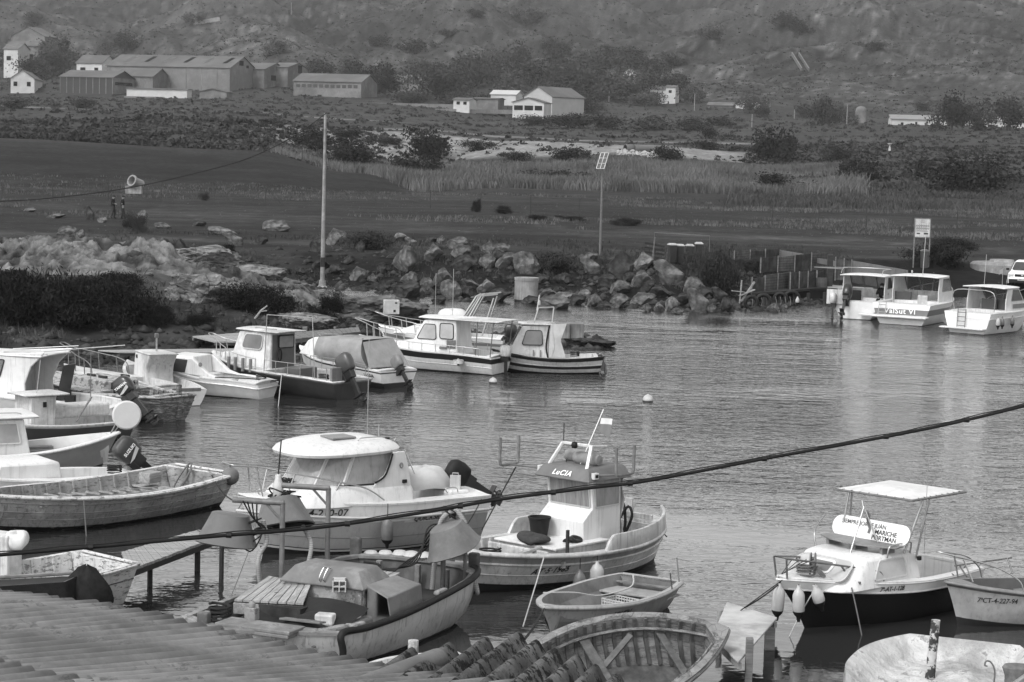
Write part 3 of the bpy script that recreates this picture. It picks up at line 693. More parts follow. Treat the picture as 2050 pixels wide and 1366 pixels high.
for i in range(12):
    t=i/11; rad=math.cos(t*math.pi/2)**.55
    rows.append([Vector((.62*rad*math.cos(a)*(1+.08*math.sin(3*a+t*5)),.42*rad*math.sin(a)*(1+.1*math.sin(4*a+t*3)),.42*math.sin(t*math.pi/2)+.02*math.sin(5*a))) for a in [2*math.pi*k/28 for k in range(28)]])
mbx.grid(rows,closed=True); o=mbx.build('covered_bundle',M('tarp_pale',.48,.12,3,rough=.6,bump=.7,bsc=4),smooth=70,loc=cc); o.rotation_euler=(0,0,CB.h)
tag(o,'pale tarpaulin tied over a bulky load in the aft cockpit of the 210-07 cruiser','tarp')
fender(CB.w((2.62,1.24,1.05)),.62,.12,FENDD,'dark grey cylindrical fender hanging from the middle of the white cruiser side',.25)

# ---- LuCIA, double-ended wooden boat with wheelhouse
def lucia():
    b=Boat('fishing_boat',(885,1100,.88),(1300,1035,.8),'white wooden fishing boat with small curtained wheelhouse lettered LuCIA','fishing boat'); r=b.root
    h=Hull(b.L,2.5,.88,.62,.82,rake=.3,draft=.35,stern='r',k=2.6,um=.46,flare=.75,p0=.36,srake=.1)
    HM=M('hull_lucia',.5,.12,5,rough=.5,vs=[(0,.02),(.40,.012),(.44,.62),(.80,.28),(.955,.7)],dirt=.25,streak=.35,peel=.66,peelv=.1,peelsc=5,pst=(1,1,4))
    h.outer(r,HM,nu=48); h.deck(r,WHITE2,WHITE2,w=.16,x0=.5,x1=b.L-.7,floor=.12,camber=.02,floormat=WHITE2)
    h.rail_strip(r,WHITE2,.04,-.03,.01); h.strake(r,WHITE2,.80,.025,'rubbing_strake',.02,.98); h.strake(r,WHITE2,.60,.012,'plank_seam',.02,.98)
    h.ribs(r,WHITE2,14,.2,.85,.035)
    # raised bulwark aft
    for s_ in(1,-1):
        mb=MB(); lo=[];hi=[]
        for i in range(25):
            x=.06+(2.9-.06)*i/24; p=h.gun(x,s_,.01); lo.append(p+Vector((0,0,-.02))); k=min(1,max(0,(2.9-x)/.25)); hi.append(p+Vector((0,-s_*.02,.30*k**.6)))
        mb.grid([lo,hi]); 
        o=mb.build('bulwark',WHITE2,r,smooth=60,fixn=False); sm=o.modifiers.new('t','SOLIDIFY'); sm.thickness=.06; sm.offset=0; bv=o.modifiers.new('b','BEVEL'); bv.width=.02; bv.segments=2
    # deck box (engine hatch) and cabin
    bx=MB(); bx.box((3.0,0,.40),(1.5,1.45,.56)); bx.build('engine_box',WHITE2,r,bevel=.03)
    bx=MB(); bx.box((3.02,.0,.70),(1.6,1.55,.04)); bx.build('hatch_lid',WHITE,r,bevel=.01)
    bx=MB(); bx.box((1.3,0,.45),(1.2,1.5,.1)); bx.build('aft_deck',WHITE2,r,bevel=.01)
    w=.56
    profile(r,[(1.62,.45),(2.75,.45),(2.78,1.08),(2.50,1.30),(2.58,1.86),(1.66,1.86)],w,-w,WHITE,'wheelhouse',bevel=.02)
    CUR=M('curtained_glass',.24,.35,3,rough=.25,stretch=(1,6,.5),streak=.3)
    window(r,[(2.50,-w,1.30),(2.50,w,1.30),(2.58,w,1.86),(2.58,-w,1.86)],CUR,LGREY,(.08,.94,.06,.92),.03,.03)
    window(r,[(2.50,w,1.30),(1.64,w,1.30),(1.66,w,1.86),(2.58,w,1.86)],CUR,LGREY,(.12,.92,.06,.92),.03,.03)
    window(r,[(1.64,-w,1.30),(2.50,-w,1.30),(2.58,-w,1.86),(1.66,-w,1.86)],CUR,LGREY,(.12,.92,.06,.92),.03,.03)
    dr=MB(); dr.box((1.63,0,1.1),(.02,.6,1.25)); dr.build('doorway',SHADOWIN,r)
    # fascia roof
    RM=M('roof_painted_grey',.13,.15,6,rough=.55,dirt=.2)
    rings=[]
    for z,e in((1.84,.10),(1.86,.11),(2.05,.0),(2.09,-.06)):
        rings.append([Vector(p) for p in((2.68+e,w+.02+e,z),(1.56-e*.5,w+.02+e,z),(1.56-e*.5,-w-.02-e,z),(2.68+e,-w-.02-e,z))])
    rf=loft(r,rings,RM,'roof',.02)
    q=[(2.80,-w-.1,1.86),(2.80,w+.1,1.86),(2.69,w+.02,2.05),(2.69,-w-.02,2.05)]
    quadtext('LuCIA',q,.46,.5,.16,INKW,rf,bold=.004,off=.008,space=1.15)
    nl=MB(); nl.box((2.6,w+.12,1.96),(.14,.08,.12)); nl.box((2.6,w+.165,1.96),(.08,.02,.06),m=1); nl.box((2.6,-w-.12,1.96),(.14,.08,.12)); nl.build('navigation_light',[WHITE,BLACK],rf,bevel=.008)
    mb=MB()
    for s_ in (1,-1): mb.beam((2.62,s_*.48,2.05),(2.35,s_*.36,2.48),.06,.05)
    mb.beam((2.35,.36,2.48),(2.35,-.36,2.48),.06,.05); mb.beam((2.35,.36,2.48),(1.9,.36,2.44),.05,.04); mb.build('roof_arch',WHITE,rf,bevel=.006)
    lf=MB()
    for k,(x,y) in enumerate(((2.2,.15),(2.0,-.2))): lf.lathe([(.001,-.32),(.1,-.3),(.13,-.2),(.13,.2),(.1,.3),(.001,.32)],(x,y,2.2),14,rot=Matrix.Rotation(math.pi/2,3,'X')@Matrix.Rotation(.2*k,3,'Y'))
    lf.build('roof_roll',M('roll_grey',.22,.2,8,rough=.6),rf,smooth=60)
    ln=MB(); ln.lathe([(.001,0),(.05,.01),(.07,.06),(.05,.12),(.001,.14)],(2.4,-.02,2.4),12); ln.build('lamp',BLACK,rf,smooth=60)
    rails(rf,[[(2.3,-.3,2.1),(2.3,-.3,2.15)],[(2.3,-.38,2.5),(2.3,-.38,2.85)]],.01,BLACK,'aerial')
    rails(rf,[[(2.3,.06,2.1),(1.72,.12,3.12)]],.009,INKW,'flag_staff')
    fm=MB(); rows=[]
    for i in range(7):
        u=i/6; rows.append([Vector((1.745+.07*v+.03*math.sin(u*5+v),.11+.24*u+.01*v,3.06-.33*v-.16*u*(.6+.6*v))) for v in (0,.33,.66,1)])
    fm.grid(rows); fl=fm.build('flag',M('flag_cloth',.2,.1,3,zs=[(0,.14),(2.86,.6),(2.97,.14)]),rf,fixn=False,smooth=60)
    # long U crutches either side
    for s_,cx,cy,cz in((-1,3.0,-1.12,2.02),(1,2.05,1.0,1.98)):
        p=[(cx+.32,cy,cz+.55),(cx+.32,cy,cz+.1),(cx+.3,cy,cz+.02),(cx+.22,cy,cz),(cx-.12,cy,cz),(cx-.2,cy,cz+.02),(cx-.22,cy,cz+.1),(cx-.22,cy,cz+.55)]
        mb=MB(); mb.tube(p,.03,8); mb.tube([(2.5,s_*.6,1.95),(cx+.05,cy,cz)],.02,6); mb.build('crutch',PIPE,r,smooth=50)
    ck=MB(); ck.lathe([(.05,0),(.05,.0),(.06,.05),(.05,.1)],(.0,0,0)); 
    tl=MB(); tl.box((.28,-.3,.98),(.07,.16,.4),rz=.1); tl.build('stern_post',WHITE2,r,bevel=.01)
    st=MB(); 
    for k in range(3): st.box((.42+.0*k,-.15,.62+.13*k),(.05,1.3-.1*k,.11),rz=0)
    st.build('stern_board',WHITE2,r,bevel=.008)
    hulltext(h,'AT·5·1985',4.15,.38,.16,1,r,shear=.25,bold=.003,space=1.15)
    # canvas edge flapping at the back of the wheelhouse
    cv=MB(); rows=[]
    for i in range(12):
        z=1.85-1.25*i/11; rows.append([Vector((1.6-.05*k+.05*math.sin(i*1.1+k),w+.02-.1*k,z)) for k in range(4)])
    cv.grid(rows); cv.build('door_curtain',CANVAS,r,fixn=False,smooth=60)
    sp=MB(); sp.box((3.95,.72,.48),(.06,.8,.12)); sp.tube([(3.9,.5,.72),(4.6,.2,.55)],.04,6); sp.tube([(4.0,-.5,.6),(4.7,-.3,.5)],.03,6); sp.build('spare_board',WOODX,r)
    cp=MB(); pts=[]
    cp.box((4.0,0,.50),(.06,1.5,.36)); cp.build('forward_coaming',WHITE2,r,bevel=.02)
    po=MB(); po.box((3.75,1.0,.85),(.05,.05,.5)); po.build('thole_post',WOODD,r)
    return b,h
LB,LH=lucia()
# things resting on LuCIA
e=empty('bucket',LB.w((3.05,-.3,.73)),0,'large black plastic bucket standing on the hatch before the LuCIA wheelhouse','bucket')
mb=MB(); mb.lathe([(.16,0),(.205,.34),(.225,.35),(.225,.375),(.20,.375),(.155,.03),(.001,.03)],n=24); mb.build('bucket_body',BLACK,e,smooth=50,fixn=False)
mb=MB(); mb.tube([Vector((.21*math.cos(a),.21*math.sin(a),.34-.16*abs(math.sin(a)))) for a in [math.pi*k/12 for k in range(13)]],.007,5); mb.build('bucket_handle',STEELD,e)
def sack(name,c,sx,sy,sz,mat,label,cat,rz=0):
    mb=MB(); rows=[]
    for i in range(11):
        t=-math.pi/2+math.pi*i/10; rows.append([Vector((sx*math.copysign(abs(math.cos(a))**.6,math.cos(a))*math.cos(t)**.5*(1+.05*math.sin(3*a)),sy*math.copysign(abs(math.sin(a))**.6,math.sin(a))*math.cos(t)**.5,sz*math.sin(t)+.03*math.sin(2*a+1))) for a in [2*math.pi*k/24 for k in range(24)]])
    mb.grid(rows,closed=True); o=mb.build(name,mat,smooth=70,loc=c); o.rotation_euler=(0,0,rz); return tag(o,label,cat)
sack('cushion',LB.w((3.62,.05,.80)),.40,.24,.085,CLOTHG,'long dark padded cushion lying at the front edge of the LuCIA hatch','cushion',LB.h+1.2)
sack('seat_pad',LB.w((3.0,.5,.76)),.20,.16,.045,BLACK,'small square black pad beside the bucket on the LuCIA hatch','cushion',LB.h+.2)
p=LB.w((2.25,-.55,.77)); mb=MB(); mb.beam((-.25,0,0),(.25,0,0),.12,.1); o=mb.build('wooden_block',WOODD,loc=p,bevel=.01); o.rotation_euler=(0,0,LB.h+1.4); tag(o,'dark timber block lying behind the bucket at the foot of the wheelhouse','block')
fender(LB.w((3.25,1.32,.6)),.6,.13,FEND,'pale dirty cylindrical fender on the LuCIA side, right of the dark one',.1)
fender(LB.w((3.75,1.32,.62)),.62,.12,FENDD,'dark grey cylindrical fender on the LuCIA side beside a pale fender',.22)
ropep([LB.w((.55,-.35,.95)),LB.w((.6,-.2,1.1)),LB.w((.65,-.1,.8)),LB.w((.8,0,.55)),LB.w((.7,.1,.9)),LB.w((.6,-.1,1.05)),LB.w((.9,-.2,.55)),LB.w((1.0,.1,.55)),LB.w((.8,.3,.56))],.03,ROPED,'tangle of dark rope hung over the stern boards of LuCIA','rope_coil')

# ---- grey dinghy with the crate
def dinghy():
    b=Boat('rowing_dinghy',(1090,1212,.68),(1302,1157,.5),'grey fibreglass rowing dinghy with a plastic crate inside, bow towards the roof','dinghy'); r=b.root
    h=Hull(b.L,1.65,.68,.52,.52,tw=.72,rake=.35,draft=.15,k=3.2,um=.38,flare=.55,p0=.34)
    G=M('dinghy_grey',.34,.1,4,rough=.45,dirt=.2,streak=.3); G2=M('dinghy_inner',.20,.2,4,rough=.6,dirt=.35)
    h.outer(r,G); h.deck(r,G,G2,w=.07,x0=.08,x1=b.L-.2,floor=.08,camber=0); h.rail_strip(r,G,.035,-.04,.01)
    for x,wd,dz in((.45,.55,-.22),(b.L-.75,.0,-.2)):
        if wd: h.thwart(r,G,x,wd,dz=dz)
    h.thwart(r,G2,.18,.06,dz=-.12,name='transom_board')
    hulltext(h,'JOVEN',2.5,.36,.16,1,r,shear=.2,bold=.003,name='lettering'); hulltext(h,'CT 7 · 4',2.4,.20,.14,1,r,shear=.1,bold=.002,name='lettering')
    ol=MB(); ol.tube([(.9,.86,.55),(1.0,.86,.85)],.012,6); ol.build('rowlock_pin',STEELD,r)
    rails(r,[[(.1,.62,.52),(-.35,.35,.85)]],.014,STEELD,'iron_bar')
    return b,h
DB,DH=dinghy()
p=DB.w((1.3,.1,.12)); e=empty('plastic_crate',p,DB.h+1.35,'grey slatted plastic fish crate lying in the bottom of the grey dinghy','crate')
mb=MB()
for i in range(7): mb.box((0,-.18+.06*i,.02),(.6,.025,.02))
for i in range(9): mb.box((-.28+.07*i,0,.035),(.02,.4,.015))
mb.build('crate_base',LGREY,e)
mb=MB()
for s_ in(1,-1):
    for z in(.05,.11,.17,.215): mb.box((0,s_*.2,z),(.62,.015,.02)); mb.box((s_*.31,0,z),(.015,.4,.02))
    for k in range(11): mb.box((-.3+.06*k,s_*.2,.12),(.015,.018,.2))
    for k in range(7): mb.box((s_*.31,-.18+.06*k,.12),(.018,.015,.2))
mb.build('crate_side',LGREY,e)
ropep([DB.w((1.7+.25*math.cos(k*1.3)+.02*k,.0+.2*math.sin(k*1.3),.12+.012*k)) for k in range(16)],.02,ROPE,'heap of chain and rope beside the crate in the dinghy','rope_coil')
ropep([DB.w(v) for v in((2.6,-.78,.56),(2.0,-.5,.5),(1.3,-.35,.35),(.6,-.1,.42),(.2,-.25,.55))],.013,ROPEL,'pale line slung across the inside of the grey dinghy')

# ---- dark hulled boat with bimini
def siempre():
    b=Boat('day_boat',(1555,1160,.95),(1925,1130,.75),'black hulled day boat with white deck, square canvas sunshade and lettered backrest','motor boat'); r=b.root
    hh=math.radians(-137); a=P(1555,1160,.95); b.L=4.85; b.h=hh; b.o=Vector((a.x-b.L*math.cos(hh),a.y-b.L*math.sin(hh),0)); b.c,b.s_=math.cos(hh),math.sin(hh); r.location=b.o; r.rotation_euler=(0,0,hh)
    h=Hull(b.L,2.0,.95,.72,.72,tw=.82,rake=.85,draft=.3,k=2.3,flare=.7,p0=.3,srake=.05)
    HM=M('hull_black_white',.5,.05,5,rough=.22,vs=[(0,.012),(.835,.8)],dirt=.1)
    h.outer(r,HM); h.deck(r,WHITE,WHITE,w=.16,x0=.15,x1=2.0,floor=.18,camber=.05,lift=.03); h.rail_strip(r,WHITE,.02,.0,.0); h.strake(r,WHITE,.835,.016,'rubbing_strake',0,.99)
    w=.80
    def ring(z,x0,x1,y,rr,n=6):
        pts=[(x0,y)]
        for i in range(n+1):
            a=math.pi/2*i/n; pts.append((x1-rr+rr*math.sin(a),y-rr*.8+rr*.8*math.cos(a)))
        pts+=[(p[0],-p[1]) for p in pts[::-1]]
        return [Vector((p[0],p[1],z)) for p in pts]
    loft(r,[ring(.70,1.85,4.05,w,.5),ring(.85,1.85,3.85,w-.02,.45),ring(1.2,1.95,3.42,w-.1,.3),ring(1.25,2.0,3.3,w-.18,.3)],WHITE,'cabin',.03)
    PG=M('window_film',.42,.25,2,rough=.2)
    window(r,[(3.90,-w+.12,.86),(3.90,w-.12,.86),(3.43,w-.2,1.2),(3.43,-w+.2,1.2)],PG,LGREY,(.02,.98,.05,.9),.25,.03,proud=.012)
    window(r,[(3.78,-.28,.95),(3.78,.28,.95),(3.55,.28,1.12),(3.55,-.28,1.12)],GLASSM,WHITE,(.1,.9,.1,.9),.15,.05,proud=.03,name='hatch_window')
    for s_ in(1,-1):
        q=[(3.25,s_*(w-.01),.84),(2.2,s_*(w-.01),.84),(2.25,s_*(w-.10),1.18),(3.0,s_*(w-.10),1.18)]
        if s_<0:q=[q[1],q[0],q[3],q[2]]
        window(r,q,PG,LGREY,(.08,.94,.08,.92),.08,.03,proud=.012)
    # seat plank on the cabin top with the lettered backrest
    mb=MB(); n=14; out=[]
    for i in range(n+1): out.append(Vector((2.95-.28*((2*i/n-1)**2),-.85+1.7*i/n,1.36)))
    out+= [Vector((2.4,.8,1.36)),Vector((2.4,-.8,1.36))]
    mb.prism(out,(0,0,.03)); se_=mb.build('bench',GREYP,r,bevel=.008)
    mb=MB(); 
    for y in(-.6,0,.6): mb.box((2.6,y,1.30),(.35,.06,.12))
    mb.build('bench_block',GREYP,se_)
    q=[Vector((2.38,-.86,1.36)),Vector((2.38,.86,1.36)),Vector((2.26,.86,1.72)),Vector((2.26,-.86,1.72))]
    bl=lambda u,v:q[0]*(1-u)*(1-v)+q[1]*u*(1-v)+q[2]*u*v+q[3]*(1-u)*v
    mb=MB(); pts=[bl(u,v) for u,v in rrect(0,1,0,1,.45,6,4)]; mb.prism(pts,(-.02,0,0)); bk=mb.build('backrest',M('backrest_vinyl',.72,.06,4,rough=.5),r,bevel=.004)
    quadtext('SIEMPRE JORGE JUÁN',q,.40,.74,.105,M('lettering_grey',.06,.1),bk,off=.004,bold=.001)
    quadtext('MARICHE',q,.70,.47,.115,INK,bk,off=.004,bold=.002); quadtext('PORTMAN',q,.69,.20,.115,INK,bk,off=.004,bold=.002)
    for s_ in (1,-1):
        rails(r,[smoothpath([(2.95,s_*.72,1.2),(2.93,s_*.78,1.42),(2.75,s_*.86,1.55),(2.4,s_*.97,1.7)],4)] if s_<0 else [smoothpath([(2.75,.72,1.2),(2.73,.74,1.38),(2.6,.75,1.42),(2.15,.72,1.42),(2.05,.70,1.38),(2.05,.68,1.2)],4)],.016,STEEL,'bench_rail')
    # sunshade
    zt=2.2; c=[(2.5,-.72),(2.35,.92),(.7,.86),(.8,-.78)]
    mb=MB(); rows=[]
    for i in range(13):
        u=i/12; rows.append([Vector((c[0][0]*(1-u)*(1-v)+c[1][0]*(1-u)*v+c[2][0]*u*v+c[3][0]*u*(1-v),c[0][1]*(1-u)*(1-v)+c[1][1]*(1-u)*v+c[2][1]*u*v+c[3][1]*u*(1-v),zt+.02+.05*math.sin(math.pi*u)*math.sin(math.pi*v)-.02*math.sin(9*u+4*v)*math.sin(math.pi*v)*math.sin(math.pi*u))) for v in [j/12 for j in range(13)]])
    ins=lambda p:Vector((1.59+(p.x-1.59)*.965,.07+(p.y-.07)*.955,p.z))
    mb.grid([[ins(p) for p in r_] for r_ in rows]); sh=mb.build('sunshade_canvas',CANVAS,r,smooth=60,fixn=False)
    cc=[Vector((x,y,zt)) for x,y in c]
    rails(r,[[cc[0],cc[1]],[cc[1],cc[2]],[cc[2],cc[3]],[cc[3],cc[0]]],.017,STEELD,'sunshade_frame')
    lc=MB()
    for i in range(4):
        a,b2=cc[i],cc[(i+1)%4]
        for k in range(1,9):
            p=a.lerp(b2,k/9); qn=ins(p)+Vector((0,0,.03)); lc.tube([p,p+Vector((0,0,.03)),qn],.005,4)
    lc.build('lacing',ROPED,sh)
    pts=[((2.72,-.62,zt),(2.45,-.72,.9)),((2.62,.80,zt),(2.35,.70,1.2)),((1.35,.80,zt),(1.45,.85,.75)),((2.35,-.6,zt),(2.35,-.6,1.2))]
    for k,(a,b2) in enumerate([((2.2,-.6,zt),(2.35,-.66,1.2)),((2.1,-.62,zt),(2.1,-.66,1.2)),((1.95,.86,zt),(2.25,.70,1.22)),((1.80,.87,zt),(1.93,.72,1.1))]): rails(r,[[a,b2]],.019,STEEL,'sunshade_post')
    rails(r,[[(1.9,.88,1.2),(1.9,.88,2.9)]],.006,STEEL,'antenna')
    # A-mast on the cabin roof
    rails(r,[[(3.1,.18,1.24),(2.6,.05,2.0)],[(2.55,.35,1.4),(2.6,.05,2.0)],[(2.6,.05,1.95),(2.57,-.02,2.1)]],.016,STEEL,'signal_mast')
    fm=MB(); rows=[[Vector((2.55+.02*math.sin(i+3*v),.1+.09*v*(i/5)**.5+.02*math.sin(2*i),1.95-.42*i/5)) for v in(0,.5,1)] for i in range(6)]
    fm.grid(rows); fm.build('furled_flag',M('flag_dark',.12,.2,5),r,fixn=False,smooth=60)
    # pulpit
    def gr(x,s_,dz): p=h.gun(x,s_,.06); p.z+=dz; return p
    for s_ in(1,-1):
        pa=[smoothpath([gr(2.9,s_,.04),gr(2.95,s_,.17),gr(3.1,s_,.22),gr(3.8,s_,.30),Vector((4.78,s_*.14,1.32))],4),[gr(3.75,s_,.3),gr(3.55,s_,.05)],[Vector((4.78,s_*.14,1.32)),Vector((4.72,s_*.12,.97))]]
        rails(r,pa,.018,STEELD,'pulpit')
    rails(r,[[(4.78,.14,1.32),(4.78,-.14,1.32)]]+[[(4.3+.12*k,.34-.06*k,1.29),(4.25+.12*k,-.3+.06*k,.97)] for k in range(4)],.007,ROPED,'pulpit_netting')
    mb=MB(); mb.lathe([(.02,-.05),(.19,-.05),(.2,-.03),(.12,-.02),(.12,.02),(.2,.03),(.19,.05),(.02,.05)],(4.05,.12,1.15),20,rot=Matrix.Rotation(math.pi/2,3,'X')@Matrix.Rotation(.6,3,'Y')); mb.beam((4.05,.2,1.1),(3.95,.3,.93),.1,.08); mb.build('anchor_winch',PIPE,r,smooth=40)
    mb=MB(); mb.box((3.6,.62,.88),(.15,.03,.04)); mb.box((3.55,.72,.86),(.03,.12,.04)); mb.build('cleat',STEELD,r)
    nv=MB(); nv.box((1.93,w-.0,1.12),(.07,.05,.07)); nv.build('side_light',BLACK,r)
    mb=MB(); tp=[h.gun(x,1,.25) for x in(3.0,3.4,3.8,4.2)]; bt=[h.gun(x,1,.06) for x in(3.0,3.4,3.8,4.2)]
    mb.grid([[Vector((p.x,p.y,p.z+.062)) for p in tp],[Vector((p.x,p.y,p.z+.048)) for p in bt]]); mb.build('nonslip_patch',M('nonslip_grey',.45,.1,20,rough=.8),r,fixn=False)
    hulltext(h,'7ª-AT-1-128',2.75,.675,.12,1,r,bold=.002,sx=.85)
    rails(r,[[(.1,.8,.78),(.1,.85,.85),(.1,.2,.85)]],.012,STEEL,'stern_rail')
    return b,h
SB,SH_=siempre()
for k,(x,y,L_,ln,lb) in enumerate([(4.75,-.05,.62,(0,.05),'white cylindrical fender at the black boat bow, leftmost of its bunch'),(4.62,.26,.6,(0,-.03),'white cylindrical fender at the black boat bow, between two others'),(4.38,.40,.46,(.1,-.35),'white cylindrical fender at the black boat bow, smaller and leaning right')]):
    fender(SB.w((x+.05,y+.08,.90)),L_,.105,FEND,lb,.02,ln,'fenders hanging at the bow of the black boat')

# ---- small boat at the right edge
def rightboat():
    b=Boat('open_motorboat',(1893,1162,.82),(2200,1170,.6),'small open boat at the right edge with dark inside, numbered 7ªCT-4-227-94','boat',L=4.4); r=b.root
    h=Hull(b.L,1.7,.82,.6,.6,tw=.8,rake=.3,draft=.2,k=2.6,flare=.6,p0=.34)
    HM=M('hull_pale_grey',.5,.1,4,rough=.4,vs=[(0,.03),(.30,.46),(.90,.13)],dirt=.3,streak=.2)
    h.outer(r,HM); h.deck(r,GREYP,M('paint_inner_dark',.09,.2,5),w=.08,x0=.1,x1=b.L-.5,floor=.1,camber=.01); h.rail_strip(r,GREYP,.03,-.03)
    for x in(1.2,2.4): h.thwart(r,GREYP,x,.3)
    def gr(x,s_,dz): p=h.gun(x,s_,.05); p.z+=dz; return p
    rails(r,[smoothpath([gr(3.2,1,.02),gr(3.3,1,.2),gr(3.7,1,.38),Vector((4.5,0.12,1.32)),Vector((4.52,-.1,1.32)),gr(3.8,-1,.42),gr(3.4,-1,.22),gr(3.3,-1,.02)],5),[gr(4.0,1,.05),gr(4.15,1,.42)],[gr(4.0,-1,.05),gr(4.15,-1,.42)]],.015,STEEL,'pulpit')
    hulltext(h,'7ªCT-4-227-94',3.6,.50,.13,1,r,bold=.001,sx=.8)
    rails(r,[smoothpath([(2.6,.75,.62),(2.55,.6,.74),(2.4,.5,.6)],4)],.012,ROPEL,'line_loop')
    rails(r,[[(3.6,-1.0,.85),(2.4,-1.0,.95)],[(3.5,-1.0,.85),(3.5,-.75,.7)],[(2.5,-1,.95),(2.5,-.8,.7)]],.014,STEELD,'side_rail')
    return b,h
RB,RH=rightboat()

# ---- big wooden rowing boat at the left
def rowleft():
    b=Boat('wooden_rowing_boat',(-62,986,.95),(397,938,.78),'long peeling wooden rowing boat with a ladder laid inside, stern to the cruiser','rowing boat'); r=b.root
    h=Hull(b.L,2.5,.95,.66,.78,tw=.78,rake=.5,draft=.3,k=2.8,um=.42,flare=.7,p0=.36,srake=.25)
    HM=M('hull_old_white',.5,.15,5,rough=.6,vs=[(0,.01),(.365,.012),(.375,.36),(.62,.44),(.93,.55)],dirt=.3,streak=.5,peel=.60,peelv=.16,peelsc=5,pst=(1,1,5),bump=.3)
    h.outer(r,HM); IN=M('boat_inside_worn',.34,.25,5,rough=.7,dirt=.35,peel=.56,peelv=.14,peelsc=6,pst=(1,1,4)); h.deck(r,WPEEL,IN,w=.12,x0=.12,x1=b.L-.35,floor=.1,camber=0,floormat=WOOD)
    h.rail_strip(r,WPEEL,.035,-.04,.01); h.strake(r,IN,.84,.018,'rubbing_strake'); h.strake(r,IN,.66,.012,'plank_seam'); h.strake(r,IN,.52,.008,'plank_seam'); h.ribs(r,IN,15,.06,.9,.04)
    h.thwart(r,IN,.9,.4,dz=-.3); h.thwart(r,IN,5.0,.4,dz=-.2)
    return b,h
WB,WH=rowleft()
e=empty('ladder',WB.w((2.9,.15,.45)),WB.h,'wooden ladder lying lengthwise inside the long peeling rowing boat','ladder')
mb=MB(); 
for s_ in(1,-1): mb.beam((-1.7,s_*.2,.0),(1.6,s_*.25,.12),.05,.08)
mb.build('ladder_rail',WOODX,e); mb=MB()
for k in range(9): mb.beam((-1.55+.38*k,-.22,.01+.014*k*2),(-1.55+.38*k,.22,.01+.014*k*2),.04,.03)
mb.build('rung',WOODX,e)
mb=MB(); rows=[[WB.w((1.2+2.6*i/14,-.55+1.1*j/8,.42+.05*math.sin(i*1.7+j)+.04*math.sin(j*2.3)-.1*abs(j/4-1)**2)) for j in range(9)] for i in range(15)]
mb.grid(rows); tag(mb.build('tarpaulin',M('tarp_grey',.22,.15,3,rough=.7,bump=.5),smooth=70,fixn=False),'grey tarpaulin spread under the ladder in the long rowing boat','tarp')
p=WB.w((.95,-.55,.62)); mb=MB(); mb.box((0,0,0),(.45,.3,.24)); o=mb.build('wooden_box',WOODX,loc=p,bevel=.02); o.rotation_euler=(0,0,WB.h+.2); tag(o,'small pale wooden box near the stern of the long rowing boat','box')
ropep([WB.w((.15,-.15,.9)),WB.w((.2,-.2,.6)),WB.w((.35,-.15,.4)),WB.w((.25,-.05,.65)),WB.w((.12,-.1,.92)),WB.w((.25,-.25,.7)),WB.w((.45,-.3,.38)),WB.w((.5,-.1,.36)),WB.w((.2,0,.8))],.022,ROPE,'coil of grey rope hung on the transom of the long rowing boat','rope_coil')
ropep([WB.w((4.6+.3*math.cos(k*1.1),.5+.2*math.sin(k*1.1),.42+.01*k)) for k in range(14)],.02,ROPEL,'loose pale rope heaped amidships near the far end of the ladder','rope_coil')
fender(WB.w((-.08,.92,.82)),.3,.2,M('ball_grey',.14,.2,6,rough=.6),'round grey ball fender hanging at the stern corner of the long rowing boat',.02,ball=True)
